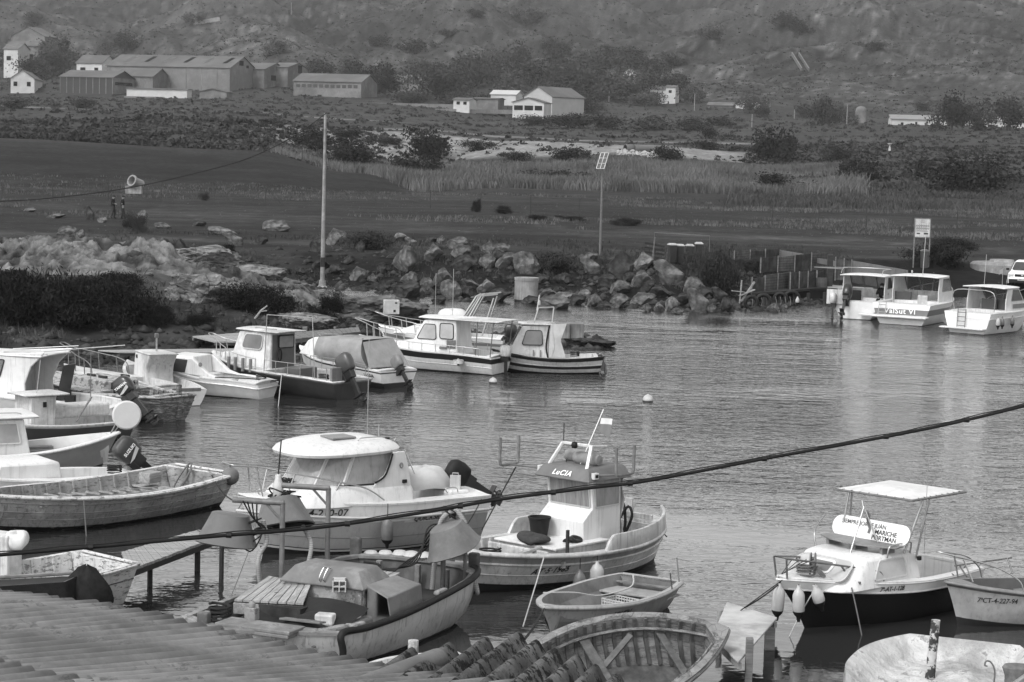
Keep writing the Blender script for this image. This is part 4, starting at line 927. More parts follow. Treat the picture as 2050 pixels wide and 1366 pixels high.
# ---- grey workboat with lamp hoods on davits
def workboat():
    b=Boat('workboat',(830,1128,.85),(560,1255,.6),'broad grey workboat with lamp hoods hung from pipes, plank hatch and rubber edged gunwale','workboat'); r=b.root
    out=[(-.80,.62),(-.05,-1.15),(.5,-1.3),(1.6,-1.42),(3.0,-1.45),(4.0,-1.42),(4.55,-1.28),(4.85,-.9),(4.95,-.2),(4.9,.6),(4.75,1.15),(4.4,1.38),(3.0,1.58),(1.6,1.65),(.4,1.66),(-.3,1.6)]
    def sh(x): return .62+.25*max(0,x/4.8)**1.6
    def ring(f,zf,shift=0): 
        rr=[]
        for x,y in out: rr.append(Vector((2.0+(x-2.0)*f+shift,.1+(y-.1)*f,zf(x))))
        return rr
    mb=MB(); R0=[ring(.62,lambda x:-.35,-.1),ring(.80,lambda x:-.1,-.05),ring(.92,lambda x:.18),ring(.985,lambda x:.18+(sh(x)-.18)*.6),ring(1,sh)]
    mb.grid(R0,closed=True); HM=M('workboat_hull',.46,.1,3,rough=.5,zs=[(0,.03),(.06,.50)],dirt=.25,streak=.45)
    mb.build('hull',HM,r,smooth=40)
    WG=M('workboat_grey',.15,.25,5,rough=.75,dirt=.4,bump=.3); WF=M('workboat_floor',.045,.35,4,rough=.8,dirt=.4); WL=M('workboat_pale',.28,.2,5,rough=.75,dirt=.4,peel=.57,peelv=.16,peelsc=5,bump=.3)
    I0=ring(.955,lambda x:sh(x)); I1=ring(.90,lambda x:.22)
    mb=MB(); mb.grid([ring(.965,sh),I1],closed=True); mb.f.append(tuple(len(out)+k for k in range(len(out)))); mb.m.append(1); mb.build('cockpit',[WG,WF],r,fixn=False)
    mb=MB(); O=ring(1.008,lambda x:sh(x)+.03); I=ring(.945,lambda x:sh(x)+.03); O2=ring(1.008,lambda x:sh(x)-.03); I2=ring(.945,lambda x:sh(x)-.03)
    mb.grid([O2,O,I,I2],closed=True); mb.build('gunwale',WL,r,bevel=.01)
    # rubber edging along the starboard gunwale and down the corner
    p=[Vector((x,y,sh(x)+.02)) for x,y in out[1:7]]; p=[Vector((-.03,-1.15,-.02)),Vector((-.05,-1.17,.35))]+p+[Vector((4.7,-1.1,sh(4.7)+.04))]
    mb=MB(); mb.tube(smoothpath(p,5),.058,9); mb.build('rubber_edging',BLACK,r,smooth=50)
    for k,(x,y) in enumerate(out[7:]+out[:1]):
        pass
    for (x,y) in ((4.7,.7),(4.72,-.1),(4.6,-.75),(3.7,1.42),(2.6,1.48),(1.5,1.5),(.5,1.5),(-.2,1.35)):
        mb=MB(); mb.box((x*.955+.08,y*.95,.48+.1*x/4),(.09,.09,.5)); mb.build('frame_post',WL,r,bevel=.01)
    for (x,y,hh,wd) in ((4.72,1.22,.34,.2),(4.72,-1.12,.30,.18),(-.55,1.05,.22,.2)): 
        mb=MB(); mb.box((x,y,sh(x)+hh/2-.02),(.14,wd,hh)); mb.build('bitt',WG,r,bevel=.03)
    for (x,y) in ((.35,-1.2),(2.9,-1.38)):
        mb=MB(); mb.beam((x-.18,y,sh(x)+.07),(x+.18,y,sh(x)+.07),.11,.08); mb.build('cleat',WL,r,bevel=.03)
    # engine hatch with chamfered lid
    hx0,hx1,hy0,hy1=1.35,2.25,-.72,.72
    mb=MB(); mb.box(((hx0+hx1)/2,0,.62),(hx1-hx0,hy1-hy0,.9)); hb=mb.build('hatch_box',M('hatch_box_peeling',.50,.2,5,rough=.7,dirt=.45,peel=.53,peelv=.2,peelsc=5,bump=.3),r,bevel=.02)
    def rg(e,z): return [Vector((hx0-e,hy0-e,z)),Vector((hx1+e,hy0-e,z)),Vector((hx1+e,hy1+e,z)),Vector((hx0-e,hy1+e,z))]
    ld=loft(r,[rg(.05,1.02),rg(.06,1.05),rg(-.12,1.28),rg(-.16,1.30)],M('hatch_lid_grey',.24,.15,5,rough=.75,dirt=.35,bump=.3),'hatch_lid',.012)
    mb=MB(); mb.tube(smoothpath([(1.32,.02,1.10),(1.29,.03,1.16),(1.38,.0,1.31),(1.44,-.02,1.30)],4),.012,6); mb.tube(smoothpath([(1.32,-.06,1.10),(1.29,-.05,1.16),(1.38,-.08,1.31),(1.44,-.10,1.30)],4),.012,6); mb.build('latch',STEEL,ld)
    # plank hatch in front
    e=MB(); c0=Vector((.45,1.12,.80)); c1=Vector((.78,.02,.80)); c2=Vector((1.33,.2,1.0)); c3=Vector((1.75,1.25,.95))
    n=8
    for k in range(n):
        a=c0.lerp(c1,(k+.06)/n);b2=c0.lerp(c1,(k+.94)/n);c=c3.lerp(c2,(k+.94)/n);d=c3.lerp(c2,(k+.06)/n); e.prism([a,b2,c,d],(0,0,.035))
    e.build('plank_hatch',WOODX,r)
    mb=MB(); mb.prism([c0+Vector((-.02,0,-.02)),c1+Vector((-.02,0,-.02)),c1+Vector((-.02,0,-.2)),c0+Vector((-.02,0,-.2))],(.04,.01,0)); mb.build('hatch_edge_board',WOODX,r,bevel=.006)
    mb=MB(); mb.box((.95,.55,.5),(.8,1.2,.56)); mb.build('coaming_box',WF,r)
    # low cockpit moulding
    mb=MB(); pr=[(-.25,.9),(-.1,-.75),(.45,-.95),(1.2,-.95)]
    for a,b2 in zip(pr,pr[1:]): mb.beam((a[0],a[1],.52),(b2[0],b2[1],.52),.16,.30)
    mb.build('moulded_coaming',WL,r,bevel=.04)
    mb=MB(); mb.box((-.35,.15,.66),(.5,1.35,.06),rz=.0); mb.box((-.3,.1,.60),(.6,1.2,.06)); mb.build('stern_locker_lid',WL,r,bevel=.015)
    mb=MB(); mb.box((-.1,.45,.78),(.14,.2,.2)); mb.lathe([(.05,0),(.06,.06),(.03,.1),(.001,.1)],(-.1,.45,.88),10); mb.build('bollard',WL,r,bevel=.015)
    mb=MB(); mb.box((3.3,-.2,.45),(1.6,1.6,.2)); 
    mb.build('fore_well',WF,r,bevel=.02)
    # big grey bin-like scoop on the starboard side
    S0=[Vector(p) for p in((1.5,-1.25,.3),(2.5,-1.3,.3),(2.5,-.75,.3),(1.5,-.75,.3))]; S1=[Vector(p) for p in((1.35,-1.2,.95),(2.45,-1.25,1.0),(2.35,-.8,1.12),(1.45,-.75,1.1))]
    loft(r,[S0,[p+Vector((.0,0,-.02)) for p in S1],S1],M('scoop_grey',.2,.12,4,rough=.6,dirt=.3),'engine_scoop',.05)
    mb=MB()
    for k in range(4): mb.box((2.75,-.1,.95+.0*k),(.5,.13,.03),rz=.2)
    for k in range(5): mb.beam((2.5,-.55+.13*k,.98),(3.1,-.45+.13*k,.98),.11,.03)
    mb.build('slatted_board',WOODX,r)
    # lamp hoods on davits
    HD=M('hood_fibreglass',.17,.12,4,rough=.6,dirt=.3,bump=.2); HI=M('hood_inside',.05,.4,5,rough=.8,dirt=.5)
    def hood(c,rz,tx,ty,name='lamp_hood',s=1.):
        mb=MB(); pr=[(.36,.50),(.40,.49),(.43,.42),(.60,.08),(.66,.0)]
        Rm=Matrix.Rotation(rz,3,'Z')@Matrix.Rotation(ty,3,'Y')@Matrix.Rotation(tx,3,'X')
        def P_(rd,z,a,ins=0): 
            ca,sa=math.cos(a),math.sin(a); ex=.75
            return Vector(c)+Rm@Vector((rd*s*math.copysign(abs(ca)**ex,ca),rd*s*.78*math.copysign(abs(sa)**ex,sa),z*s))
        rows=[[P_(.001,.51,2*math.pi*k/28) for k in range(28)]]+[[P_(rd,z,2*math.pi*k/28) for k in range(28)] for rd,z in pr]+[[P_(rd-.025,z-.02,2*math.pi*k/28) for k in range(28)] for rd,z in pr[::-1]]+[[P_(.001,.47,2*math.pi*k/28) for k in range(28)]]
        mb.grid(rows,closed=True,m=0)
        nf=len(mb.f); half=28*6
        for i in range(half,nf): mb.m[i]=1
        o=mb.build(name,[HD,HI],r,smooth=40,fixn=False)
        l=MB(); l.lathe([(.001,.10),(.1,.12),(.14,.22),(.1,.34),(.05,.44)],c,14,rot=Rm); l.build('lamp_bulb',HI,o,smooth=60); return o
    def davit(x,y,zt,dx,dy,arm,z0=.5):
        mb=MB(); mb.tube([(x,y,z0),(x,y,zt-.04),(x,y,zt)],.045,10); E=Vector((x+dx*arm,y+dy*arm,zt+.02)); mb.tube([(x-.02*dx,y-.02*dy,zt),E],.05,10); mb.tube([(x,y,zt-.32),(x+dx*.28,y+dy*.28,zt-.02)],.022,6); mb.build('davit',PIPE,r,smooth=40); return E
    E1=davit(2.34,1.35,2.12,-.35,.94,.85); E2=davit(3.97,1.38,2.15,-.35,.94,.85)
    hood(E1+Vector((-.02,.1,-.74)),0.4,.12,.10); hood(E2+Vector((.0,-.1,-.72)),.3,-.22,.25)
    E3=davit(4.25,-.75,1.95,.2,-.98,.18); hood((4.0,-1.08,1.32),.2,-.32,-.15,s=.88)
    mb=MB(); mb.tube([(4.4,-1.1,.6),(4.4,-1.1,1.4)],.035,8); mb.build('hood_post',PIPE,r)
    def hose(pts,rad=.04,m=None,n='hose'): mb=MB(); mb.tube(smoothpath(pts,6),rad,8); return mb.build(n,m or M('hose_corrugated',.30,.15,6,rough=.6,wave=(9,'Z',.6)),r,smooth=60)
    hose([E1+Vector((.25,-.45,-.35)),E1+Vector((.3,-.5,-.7)),(1.9,1.55,1.2),(2.0,1.5,.6),(2.1,1.3,.5)]); hose([E2+Vector((.1,-.4,-.7)),(3.6,1.5,1.2),(3.4,1.45,.8),(3.2,1.25,.6)])
    hose([(4.1,-.62,.5),(4.15,-.65,1.2),(4.1,-.72,1.6),(4.05,-.85,1.85),(4.1,-1.05,1.95),(4.15,-1.2,1.75)],.045); hose([(4.3,-1.2,.9),(4.5,-1.25,.7),(4.4,-1.35,.5),(4.2,-1.3,.9)],.035)
    CB_=lambda pts,n='cable':hose(pts,.013,ROPED,n)
    for k in range(4): CB_([E1+Vector((-.05*k,-.2-.12*k,.0)),E1+Vector((.1,-.3-.05*k,-.25-.05*k)),E1+Vector((.15+.1*k,-.5,-.5)),E1+Vector((0,-.35+.1*k,-.85+.1*k)),E1+Vector((-.1,-.1,-.5)),E1+Vector((.2,-.45,-.3))])
    for k in range(6): CB_([E2+Vector((.05*math.cos(k),-.1+.1*math.sin(k*2),-.15)),E2+Vector((.2*math.cos(k*1.4),-.1+.25*math.sin(k*1.1),-.12+.1*math.sin(k))),E2+Vector((.15*math.sin(k),.1+.1*math.cos(k*3),-.2)),E2+Vector((.1,-.25+.05*k,-.1))])
    mb=MB(); mb.lathe([(.001,0),(.09,.02),(.1,.2),(.06,.3),(.05,.38),(.001,.4)],E2+Vector((.0,.05,-.2)),12); mb.build('lamp_cap',WHITE2,r,smooth=50); CB_([E2+Vector((0,.05,.15)),E2+Vector((0,.0,.8))],'aerial')
    for k in range(5): CB_([(2.6+.1*k,-.5,.85),(3.0+.1*k,-.35+.1*k,.92),(3.5,-.4-.05*k,1.1),(3.9,-.6,1.3+.08*k),(4.1,-.7,1.7)])
    for k in range(6): CB_([(4.1+.1*math.cos(k),-.95+.1*math.sin(k*2),1.85),(4.1+.15*math.cos(k*2),-1.0+.1*math.sin(k),1.95),(4.05,-.9,1.9+.02*k),(4.1,-1.05,1.82)])
    mb=MB(); 
    for (x,y,z,a) in ((-.05,-1.1,0,0),): pass
    return b
KB=workboat()
for k,(x,y,z,a,l,wd,lb) in enumerate(((3.0,.5,.62,.3,1.3,.16,'loose grey plank lying across the workboat behind the hatch, nearest the davits'),(3.2,.2,.66,.9,1.0,.14,'loose grey plank lying crosswise over another in the workboat'),(2.9,.9,.60,-.2,1.1,.12,'narrow loose plank beside the davit foot in the workboat'),(.1,-.35,.72,1.3,.9,.15,'short weathered board on the stern of the workboat'))):
    mb=MB(); mb.box((0,0,0),(l,wd,.03)); o=mb.build('loose_plank',WOOD,loc=KB.w((x,y,z)),bevel=.004); o.rotation_euler=(.05,.08,KB.h+a); tag(o,lb,'plank')
for k,(x,y,z,lb) in enumerate(((3.6,.3,.62,'dark coil of rope behind the slatted board in the workboat'),(4.1,.6,.62,'dark coil of rope under the far gunwale of the workboat'),(.15,1.2,.55,'dark coil of rope in the stern corner of the workboat'))):
    ropep([KB.w((x+.2*math.cos(j*1.2+k)*(1-.02*j),y+.18*math.sin(j*1.2+k),z+.012*j)) for j in range(22)],.022,ROPED,lb,'rope_coil')
# things lying on the workboat
p=KB.w((1.15,-.42,1.02)); e=empty('hollow_block',p,KB.h+.5,'pale hollow clay block lying on the tarpaulin beside the plank hatch','block')
mb=MB(); mb.box((0,0,.09),(.02,.22,.18)); mb.box((0,.1,.09),(.3,.02,.18)); mb.box((0,-.1,.09),(.3,.02,.18)); mb.box((.05,0,.17),(.3,.22,.02)); mb.box((.05,0,.01),(.3,.22,.02)); mb.box((.0,0,.09),(.3,.02,.17)); mb.box((.0,0,.09),(.3,.2,.02)); mb.box((.13,0,.09),(.02,.2,.17),m=1); mb.build('block_body',[M('clay_pale',.42,.15,9,rough=.85),SHADOWIN],e,bevel=.004)
mb=MB(); rows=[]
for i in range(20):
    u=i/19; rows.append([KB.w((1.02-1.05*v+.1*math.sin(u*7),.85-1.85*u,.82-.34*v**1.3+.06*math.sin(u*9+v*3)+.05*math.sin(v*8+u*4)+.12*math.exp(-((u-.6)/.2)**2)*(1-v))) for v in [j/9 for j in range(10)]])
mb.grid(rows); tag(mb.build('tarpaulin',M('tarp_dark',.02,.3,3,rough=.7,bump=.6,bsc=4),smooth=70,fixn=False),'crumpled dark tarpaulin hanging below the plank hatch of the grey workboat','tarp')
p=KB.w((.35,-.62,.73)); mb=MB(); mb.box((0,0,0),(.22,.3,.18)); o=mb.build('foam_block',WHITE2,loc=p,bevel=.03); o.rotation_euler=(0,0,KB.h+.2); tag(o,'small white foam block poking out from under the dark tarpaulin','block')
FO=['leftmost','second from the left','third from the left','third from the right','second from the right','rightmost']
for k in range(6):
    p=KB.w((5.0-.06*abs(k-2),1.0-.26*k,.86+.02*k)); e=MB(); e.lathe([(.001,-.09),(.1,-.07),(.15,0),(.1,.07),(.001,.09)],n=14); o=e.build('float',FEND,smooth=60,loc=p); tag(o,'white net float on the far workboat gunwale, '+FO[k]+' of six','float','white net floats along the workboat gunwale')

# ---- sheet-covered boat, bottom right
def tarpboat():
    st=P(1930,1282,.58); hd=math.radians(-112); b=Boat('covered_boat',(1700,1500,.6),(1930,1282,.58),'boat covered with dirty white plastic sheeting, bottom right corner','boat'); b.h=hd; b.L=5.0; b.o=Vector((st.x,st.y,0)); b.c,b.s_=math.cos(hd),math.sin(hd); r=b.root; r.location=b.o; r.rotation_euler=(0,0,hd)
    h=Hull(5.,2.6,.80,.58,.56,tw=.62,rake=.3,draft=.3,k=2.6,um=.36,flare=.6); h.outer(r,WPEEL)
    mb=MB(); rows=[]; N=90
    for i in range(N+1):
        x=-.02+4.9*i/N; u=h.uof(max(0,x)); hb=h.half(u)+.03; zs=h.sheer(u)+.03; row=[Vector((x,-hb-.03,zs-.35))]
        for j in range(49):
            v=-1+2*j/48; y=hb*v; e_=min(1,min(1-abs(v),max(0,x)/1.3)*3.2)
            s_=e_**1.2*.34; wr=e_*(.10*(abs(mn.noise(Vector((x*1.1,y*1.6,3))))-.1)+.09*(.3-abs(mn.noise(Vector((x*2.3+y,y*2.9,7))))*1.5)+.04*mn.noise(Vector((x*6,y*6,1))))
            row.append(Vector((x,y,zs-s_+wr+.12*math.exp(-((x-1.7)**2+(y-.25)**2)*2)*e_)))
        row.append(Vector((x,hb+.03,zs-.35))); rows.append(row)
    first=[Vector((-.08,p.y,p.z-.35)) for p in rows[0]]; mb.grid([first]+rows)
    mb.build('plastic_cover',M('sheet_white_dirty',.50,.2,3,rough=.5,dirt=.4,bump=1.,bsc=3,bd=.12,peel=.60,peelv=.25,peelsc=3),r,smooth=70,fixn=False)
    return b,h
TB,TH=tarpboat()
base=P(1862,1345,.42); mb=MB(); rows=[]
for i in range(14):
    z=.9*i/13; rows.append([Vector((.075*math.cos(a)*(1-.1*i/13)*(1+.06*math.sin(3*a+i))+.06*z,.075*math.sin(a)*(1+.06*math.sin(2*a+i*.7)),z-.1)) for a in [2*math.pi*k/12 for k in range(12)]])
mb.grid(rows,closed=True); mb.f.append(tuple(range(13*12,14*12))); mb.m.append(0)
tag(mb.build('mooring_post',M('post_peeling',.45,.2,9,rough=.8,peel=.50,peelv=.05,peelsc=5,bump=.5),smooth=50,loc=base),'peeling wooden post standing up through the white plastic sheeting','post')
base=P(2035,1352,.5); mb=MB(); mb.lathe([(.12,-.3),(.12,.0),(.15,.12),(.13,.16),(.001,.15)],n=12,sx=1.5); tag(mb.build('tree_stump',M('stump_brown',.16,.4,9,rough=.9,bump=.6),smooth=40,loc=base),'short rough timber stump at the bottom right corner','post')
q=P(1990,1366,.4); ropep([q+Vector(v) for v in((0,0,0),(0,0,.18),(-.06,0,.3),(-.13,0,.32),(-.15,0,.26),(-.11,0,.24))],.014,STEELD,'rusty iron hook rising from the sheeting beside the stump','iron_hook','hook')

# ---- derelict peeling boat tipped towards the camera
def derelict2():
    p=P(1272,1352,.25); hd=math.radians(22)
    r=empty('derelict_boat',p,hd,'derelict wooden boat with flaking paint and bare ribs tipped on its side beside the roof','boat'); r.rotation_euler=(math.radians(30),math.radians(-8),hd)
    h=Hull(3.3,1.8,.75,.62,.6,tw=.5,rake=.25,draft=.15,k=2.4,um=.45,flare=.7,p0=.42)
    FL=M('paint_flaking',.22,.35,6,rough=.85,peel=.53,peelv=.12,peelsc=3.2,pst=(.6,1,7),bump=1.,bsc=14,crack=7)
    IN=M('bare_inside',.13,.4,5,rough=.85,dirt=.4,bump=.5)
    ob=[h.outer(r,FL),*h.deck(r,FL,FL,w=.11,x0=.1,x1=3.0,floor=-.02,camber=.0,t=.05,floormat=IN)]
    h.rail_strip(r,FL,.035,-.06,.015); h.ribs(r,IN,17,.08,.86,.05,floor=-.0)
    mb=MB()
    for s_ in(1,-1):
        pts=[h.gun(.25+3*i/20,s_,.20)+Vector((0,0,-.16)) for i in range(21)]; mb.tube(pts,.03,5)
    mb.build('stringer',FL,r)
    h.thwart(r,IN,1.2,.16,dz=-.2); h.thwart(r,IN,2.4,.12,dz=-.25,name='broken_thwart')
    mb=MB(); mb.beam((.8,-.1,.05),(1.9,.5,.5),.09,.05); mb.build('loose_plank',IN,r)
    for c in r.children: c.location=c.location+Vector((-1.8,0,-.1)) if False else Vector((-1.8,0,-.15))
    return r
derelict2()

# ---- peeling boat and net-draped boat, lower left
def lowerleft():
    a=P(150,1103,.85);c=P(258,1128,.85); st=(a+c)/2; hd=math.atan2(c.y-a.y,c.x-a.x)-math.pi/2
    b=Boat('wooden_boat',(0,1200,.8),(204,1116,.85),'peeling white wooden boat whose square stern meets the plank walkway, lower left','boat'); b.h=hd; b.L=4.6; b.o=Vector((st.x,st.y,0)); b.c,b.s_=math.cos(hd),math.sin(hd); r=b.root; r.location=b.o; r.rotation_euler=(0,0,hd)
    h=Hull(4.6,1.95,1.0,.78,.85,tw=.80,rake=.4,draft=.3,k=2.6,um=.4,flare=.7,p0=.36,srake=.2)
    FL=M('paint_cracked_white',.60,.12,6,rough=.7,peel=.57,peelv=.2,peelsc=5,pst=(1,1,4),bump=.5,streak=.2,vs=[(0,.05),(.33,.1),(.36,.60)])
    h.outer(r,FL); h.deck(r,WPEEL,WPEEL,w=.1,x0=.1,x1=4.2,floor=.1,camber=0,floormat=WOOD); h.rail_strip(r,WPEEL,.03,-.04); h.strake(r,FL,.75,.01,'plank_seam'); h.ribs(r,WPEEL,9,.1,.85,.04)
    q=b.loc(P(6,1150,.6)); mb=MB(); mb.box((q.x,q.y,.95),(.42,.5,.75),rz=.3); mb.build('cuddy',WHITE2,r,bevel=.03); sack('white_sack',b.w((q.x-.1,q.y+.25,1.22)),.2,.18,.15,CANVAS,'white sack bulging over the small white cuddy at the left edge','sack')
    return b
lowerleft()
p0=P(-30,1160,1.0); p1=P(178,1148,1.0); q0=Vector((p0.x-.3,p0.y-1.0,.98)); q1=Vector((p1.x-.25,p1.y-.9,.98))
e=empty('net_draped_boat',(0,0,0),0,'small dark boat draped in a fine fishing net between the roof and the peeling boat','boat')
mb=MB(); hl=[]
P4=[p0,p1,q1,q0]
loft(e,[[Vector((p.x,p.y,.0)) for p in P4],[Vector(p)+Vector((0,0,-.02)) for p in P4]],M('dark_hull_net',.03,.3,4,rough=.7),'hull',.04)
mb.tube([p0+Vector((0,0,.02)),p1+Vector((0,0,.02)),q1+Vector((0,0,.02)),q0+Vector((0,0,.02))],.03,6); mb.build('gunwale',M('gunwale_wood_grey',.22,.3,5,rough=.8),e)
NET=M('fishing_net',.022,.4,9,rough=.95,bump=.6,bsc=40)
mb=MB(); rows=[]
for i in range(40):
    u=i/39; t=Vector(q0).lerp(q1,min(1,u*1.12)) if u<.9 else Vector(q1).lerp(p1,(u-.9)*7)
    rows.append([t+Vector((.04+.05*math.sin(u*22+v*3)*v+.12*v*(u>.88),-.04-.06*math.sin(u*17+v*2)*v-.05*v,.06-.85*v-.06*math.sin(u*9)*v)) for v in [j/8 for j in range(9)]])
mb.grid(rows); mb.build('net',NET,e,smooth=70,fixn=False)
e2_=MB(); rows=[]
for i in range(10):
    t=i/9; rad=math.cos(t*math.pi/2)**.5*.32+.01
    rows.append([Vector((rad*math.cos(a)*1.2*(1+.15*math.sin(4*a+t*5)),rad*math.sin(a)*(1+.12*math.sin(3*a)),-.45+.65*t+.03*math.sin(5*a+t))) for a in [2*math.pi*k/22 for k in range(22)]])
e2_.grid(rows,closed=True); tag(e2_.build('net_heap',NET,smooth=70,loc=p1+Vector((.03,-.35,0))),'heap of dark fishing net bunched at the end of the net draped boat','net')
# ---- walkways
def walkway(name,A,Bp,C,D,z,label,n,mat,th=.05,posts=(),edge=True,postmat=None):
    a,b,c,d=[P(q[0],q[1],z) for q in(A,Bp,C,D)]; o=(a+c)/2; r=empty(name,(o.x,o.y,0),0,label,'walkway'); O=Vector((o.x,o.y,0))
    if n>1:
        bd=MB()
        for k in range(n):
            g=.04; p=[a.lerp(b,(k+g)/n),a.lerp(b,(k+1-g)/n),d.lerp(c,(k+1-g)/n),d.lerp(c,(k+g)/n)]; jz=R_.uniform(-.006,.006)
            bd.prism([x-O+Vector((0,0,-th+jz)) for x in p],(0,0,th))
        bd.build('deck_boards',mat,r,fixn=True)
    else: 
        bd=MB(); bd.prism([x-O+Vector((0,0,-th)) for x in (a,b,c,d)],(0,0,th)); bd.build('deck_slab',mat,r,bevel=.01)
    if edge:
        for p,q in((a,b),(d,c)): mb=MB(); i=Vector((0,0,-th-.055)); mb.beam(p-O+i+(c-b)*(.04 if p==a else -.04),q-O+i+(c-b)*(.04 if p==a else -.04),.06,.1); mb.build('side_beam',postmat or WOODD,r)
    for (px,py,zt,rr,sq) in posts:
        q=P(px,py,0)-O; mb=MB()
        if sq: mb.box((q.x,q.y,zt/2-.6),(rr*2,rr*2,zt+1.2))
        else: mb.tube([(q.x,q.y,-1.2),(q.x,q.y,zt)],rr,10)
        mb.build('post',postmat or WOODD,r)
    return r
walkway('plank_walkway',(243,1105),(398,1060),(440,1073),(258,1141),.55,'narrow plank walkway on thin posts leading to the long rowing boat, lower left',26,WOODX,posts=[(395,1143,.5,.055,0),(443,1158,.75,.045,0),(300,1175,.5,.05,0)])
walkway('pier_platform',(1455,1205),(1556,1236),(1478,1325),(1425,1275),.6,'pale worn platform with timber posts beside the black hulled boat',1,M('platform_pale',.42,.12,4,rough=.8,dirt=.3,bump=.2),th=.04,posts=[(1540,1300,.5,.08,1),(1440,1280,.5,.05,0)],postmat=WOODX)
q=P(1497,1390,0); mb=MB(); mb.box((q.x,q.y,.2),(.11,.11,1.35)); tag(mb.build('mooring_post',WOOD,bevel=.01),'square grey timber post in front of the pale platform','post')
# ---- near roofs
def corrug(origin,ev,dv,n0,n1,length,label,mat,name='corrugated_roof',pitch=.177,amp=.026,ragged=0,parent=None,seed=1,skew=0):
    rr=random.Random(seed); ev=Vector(ev).normalized(); dv=Vector(dv).normalized(); nn=dv.cross(ev).normalized()
    if nn.z<0: nn=-nn
    co=[];K=10; cols=int((n1-n0)*K)+1; rowsN=int(length/.25)+1
    mb=MB(); rows=[]
    for j in range(rowsN+1):
        L=length*j/rowsN; row=[]
        for i in range(cols):
            s_=n0+i/K; z=amp*math.cos(2*math.pi*s_); sheet=int(math.floor(s_/6)); off=.05*math.sin(sheet*5.1)*ragged
            row.append(ev*(s_*pitch)+dv*(L+skew*abs(round(s_))+(off if j==0 else 0)+.03*math.sin(s_*1.7))+nn*(z+.008*math.sin(sheet*3+L)+.03*math.sin(s_*.21+L*.6)*(skew==0)))
        rows.append(row)
    mb.grid(rows); o=mb.build(name,mat,parent,smooth=80,loc=Vector(origin) ,fixn=False)
    sm=o.modifiers.new('t','SOLIDIFY'); sm.thickness=.008; sm.offset=0; return o
z1=5.05; A=P(0,1185,z1); Bq=P(860,1338,z1); ev=(Bq-A).normalized(); nh=Vector((-ev.y,ev.x,0)); 
if nh.y<0: nh=-nh
RF=M('fibrecement_grey',.2,.2,3.2,rough=.85,dirt=.35,bump=.3,bsc=30,bd=.01,peel=.575,peelv=.15,peelsc=3.,stretch=(1,1,1))
e=empty('shed',A,0,'shed under the broad grey corrugated fibre cement roof, bottom left','shed')
dv=(-nh+Vector((0,0,.125))).normalized()
corrug((0,0,0),ev,dv,-17,31.5,2.6,'',RF,'corrugated_roof',parent=e,ragged=1,pitch=.141,amp=.022); corrug(dv*2.45+Vector((0,0,.015)),ev,dv,-17.04,31.46,2.7,'',RF,'corrugated_roof',parent=e,pitch=.141,amp=.022); corrug(dv*5.0+Vector((0,0,.03)),ev,dv,-17,31.5,3.,'',RF,'corrugated_roof',parent=e,pitch=.141,amp=.022)
mb=MB(); w0=ev*(-2.4)-nh*.35; w1=ev*4.4-nh*.35; mb.prism([w0+Vector((0,0,-5.6)),w1+Vector((0,0,-5.6)),w1+Vector((0,0,-.02)),w0+Vector((0,0,-.02))],-nh*.2); mb.prism([w1+Vector((0,0,-5.6)),w1-nh*7+Vector((0,0,-5.6)),w1-nh*7+Vector((0,0,.6)),w1+Vector((0,0,-.02))],-ev*.2); mb.build('wall',CONC,e)
z2=5.0; E0=P(1038,1279,z2); cdir=Vector((-.215,-.976,.05)).normalized(); pdir=Vector((.976,-.215,0)).normalized()
MR=M('mossy_fibrecement',.17,.3,6,rough=.95,dirt=.35,bump=1.,bsc=26,bd=.03,peel=.53,peelv=.03,peelsc=8)
e=empty('lean_to',E0,0,'lean-to with dark lichen covered corrugated roof, bottom centre','shed')
corrug((0,0,0),pdir,cdir,-.5,9.5,3.,'',MR,'corrugated_roof',parent=e,amp=.05,skew=.24); corrug((0,0,-.012),pdir,cdir,-3.5,-.5,3.,'',MR,'corrugated_roof',parent=e,amp=.05,skew=.26)
t0=P(876,1327,z2)-E0; mb=MB(); mb.tube([t0+Vector((0,0,.02)),t0+cdir*3.0+Vector((-.5,0,.05))],.075,12); mb.build('ridge_tile',RF,e,smooth=60)
mb=MB(); g=cdir*1.8+Vector((0,0,-.35)); mb.prism([g,g+pdir*1.5,g+pdir*1.5+Vector((0,0,-5)),g+Vector((0,0,-5))],cdir*.2); mb.build('wall',CONC,e)
# ---- little white tender behind the roof edge, with a weathered stake
b_=Boat('tender',(812,1322,.45),(935,1316,.4),'little white tender showing just above the roof edge, bottom centre','dinghy'); h_=Hull(max(b_.L,1.8),1.2,.42,.38,.38,rake=.2,draft=.1); h_.outer(b_.root,WHITE2); h_.deck(b_.root,WHITE2,WHITE2,w=.08,floor=.1,camber=0); 
q=P(826,1345,.0); mb=MB(); mb.tube([(0,0,-.5),(0,0,.45),(0,.0,.5)],.085,9); tag(mb.build('mooring_post',M('stake_frayed',.4,.4,12,rough=.9,bump=.8),loc=q),'short frayed whitish stake in front of the little white tender','post')
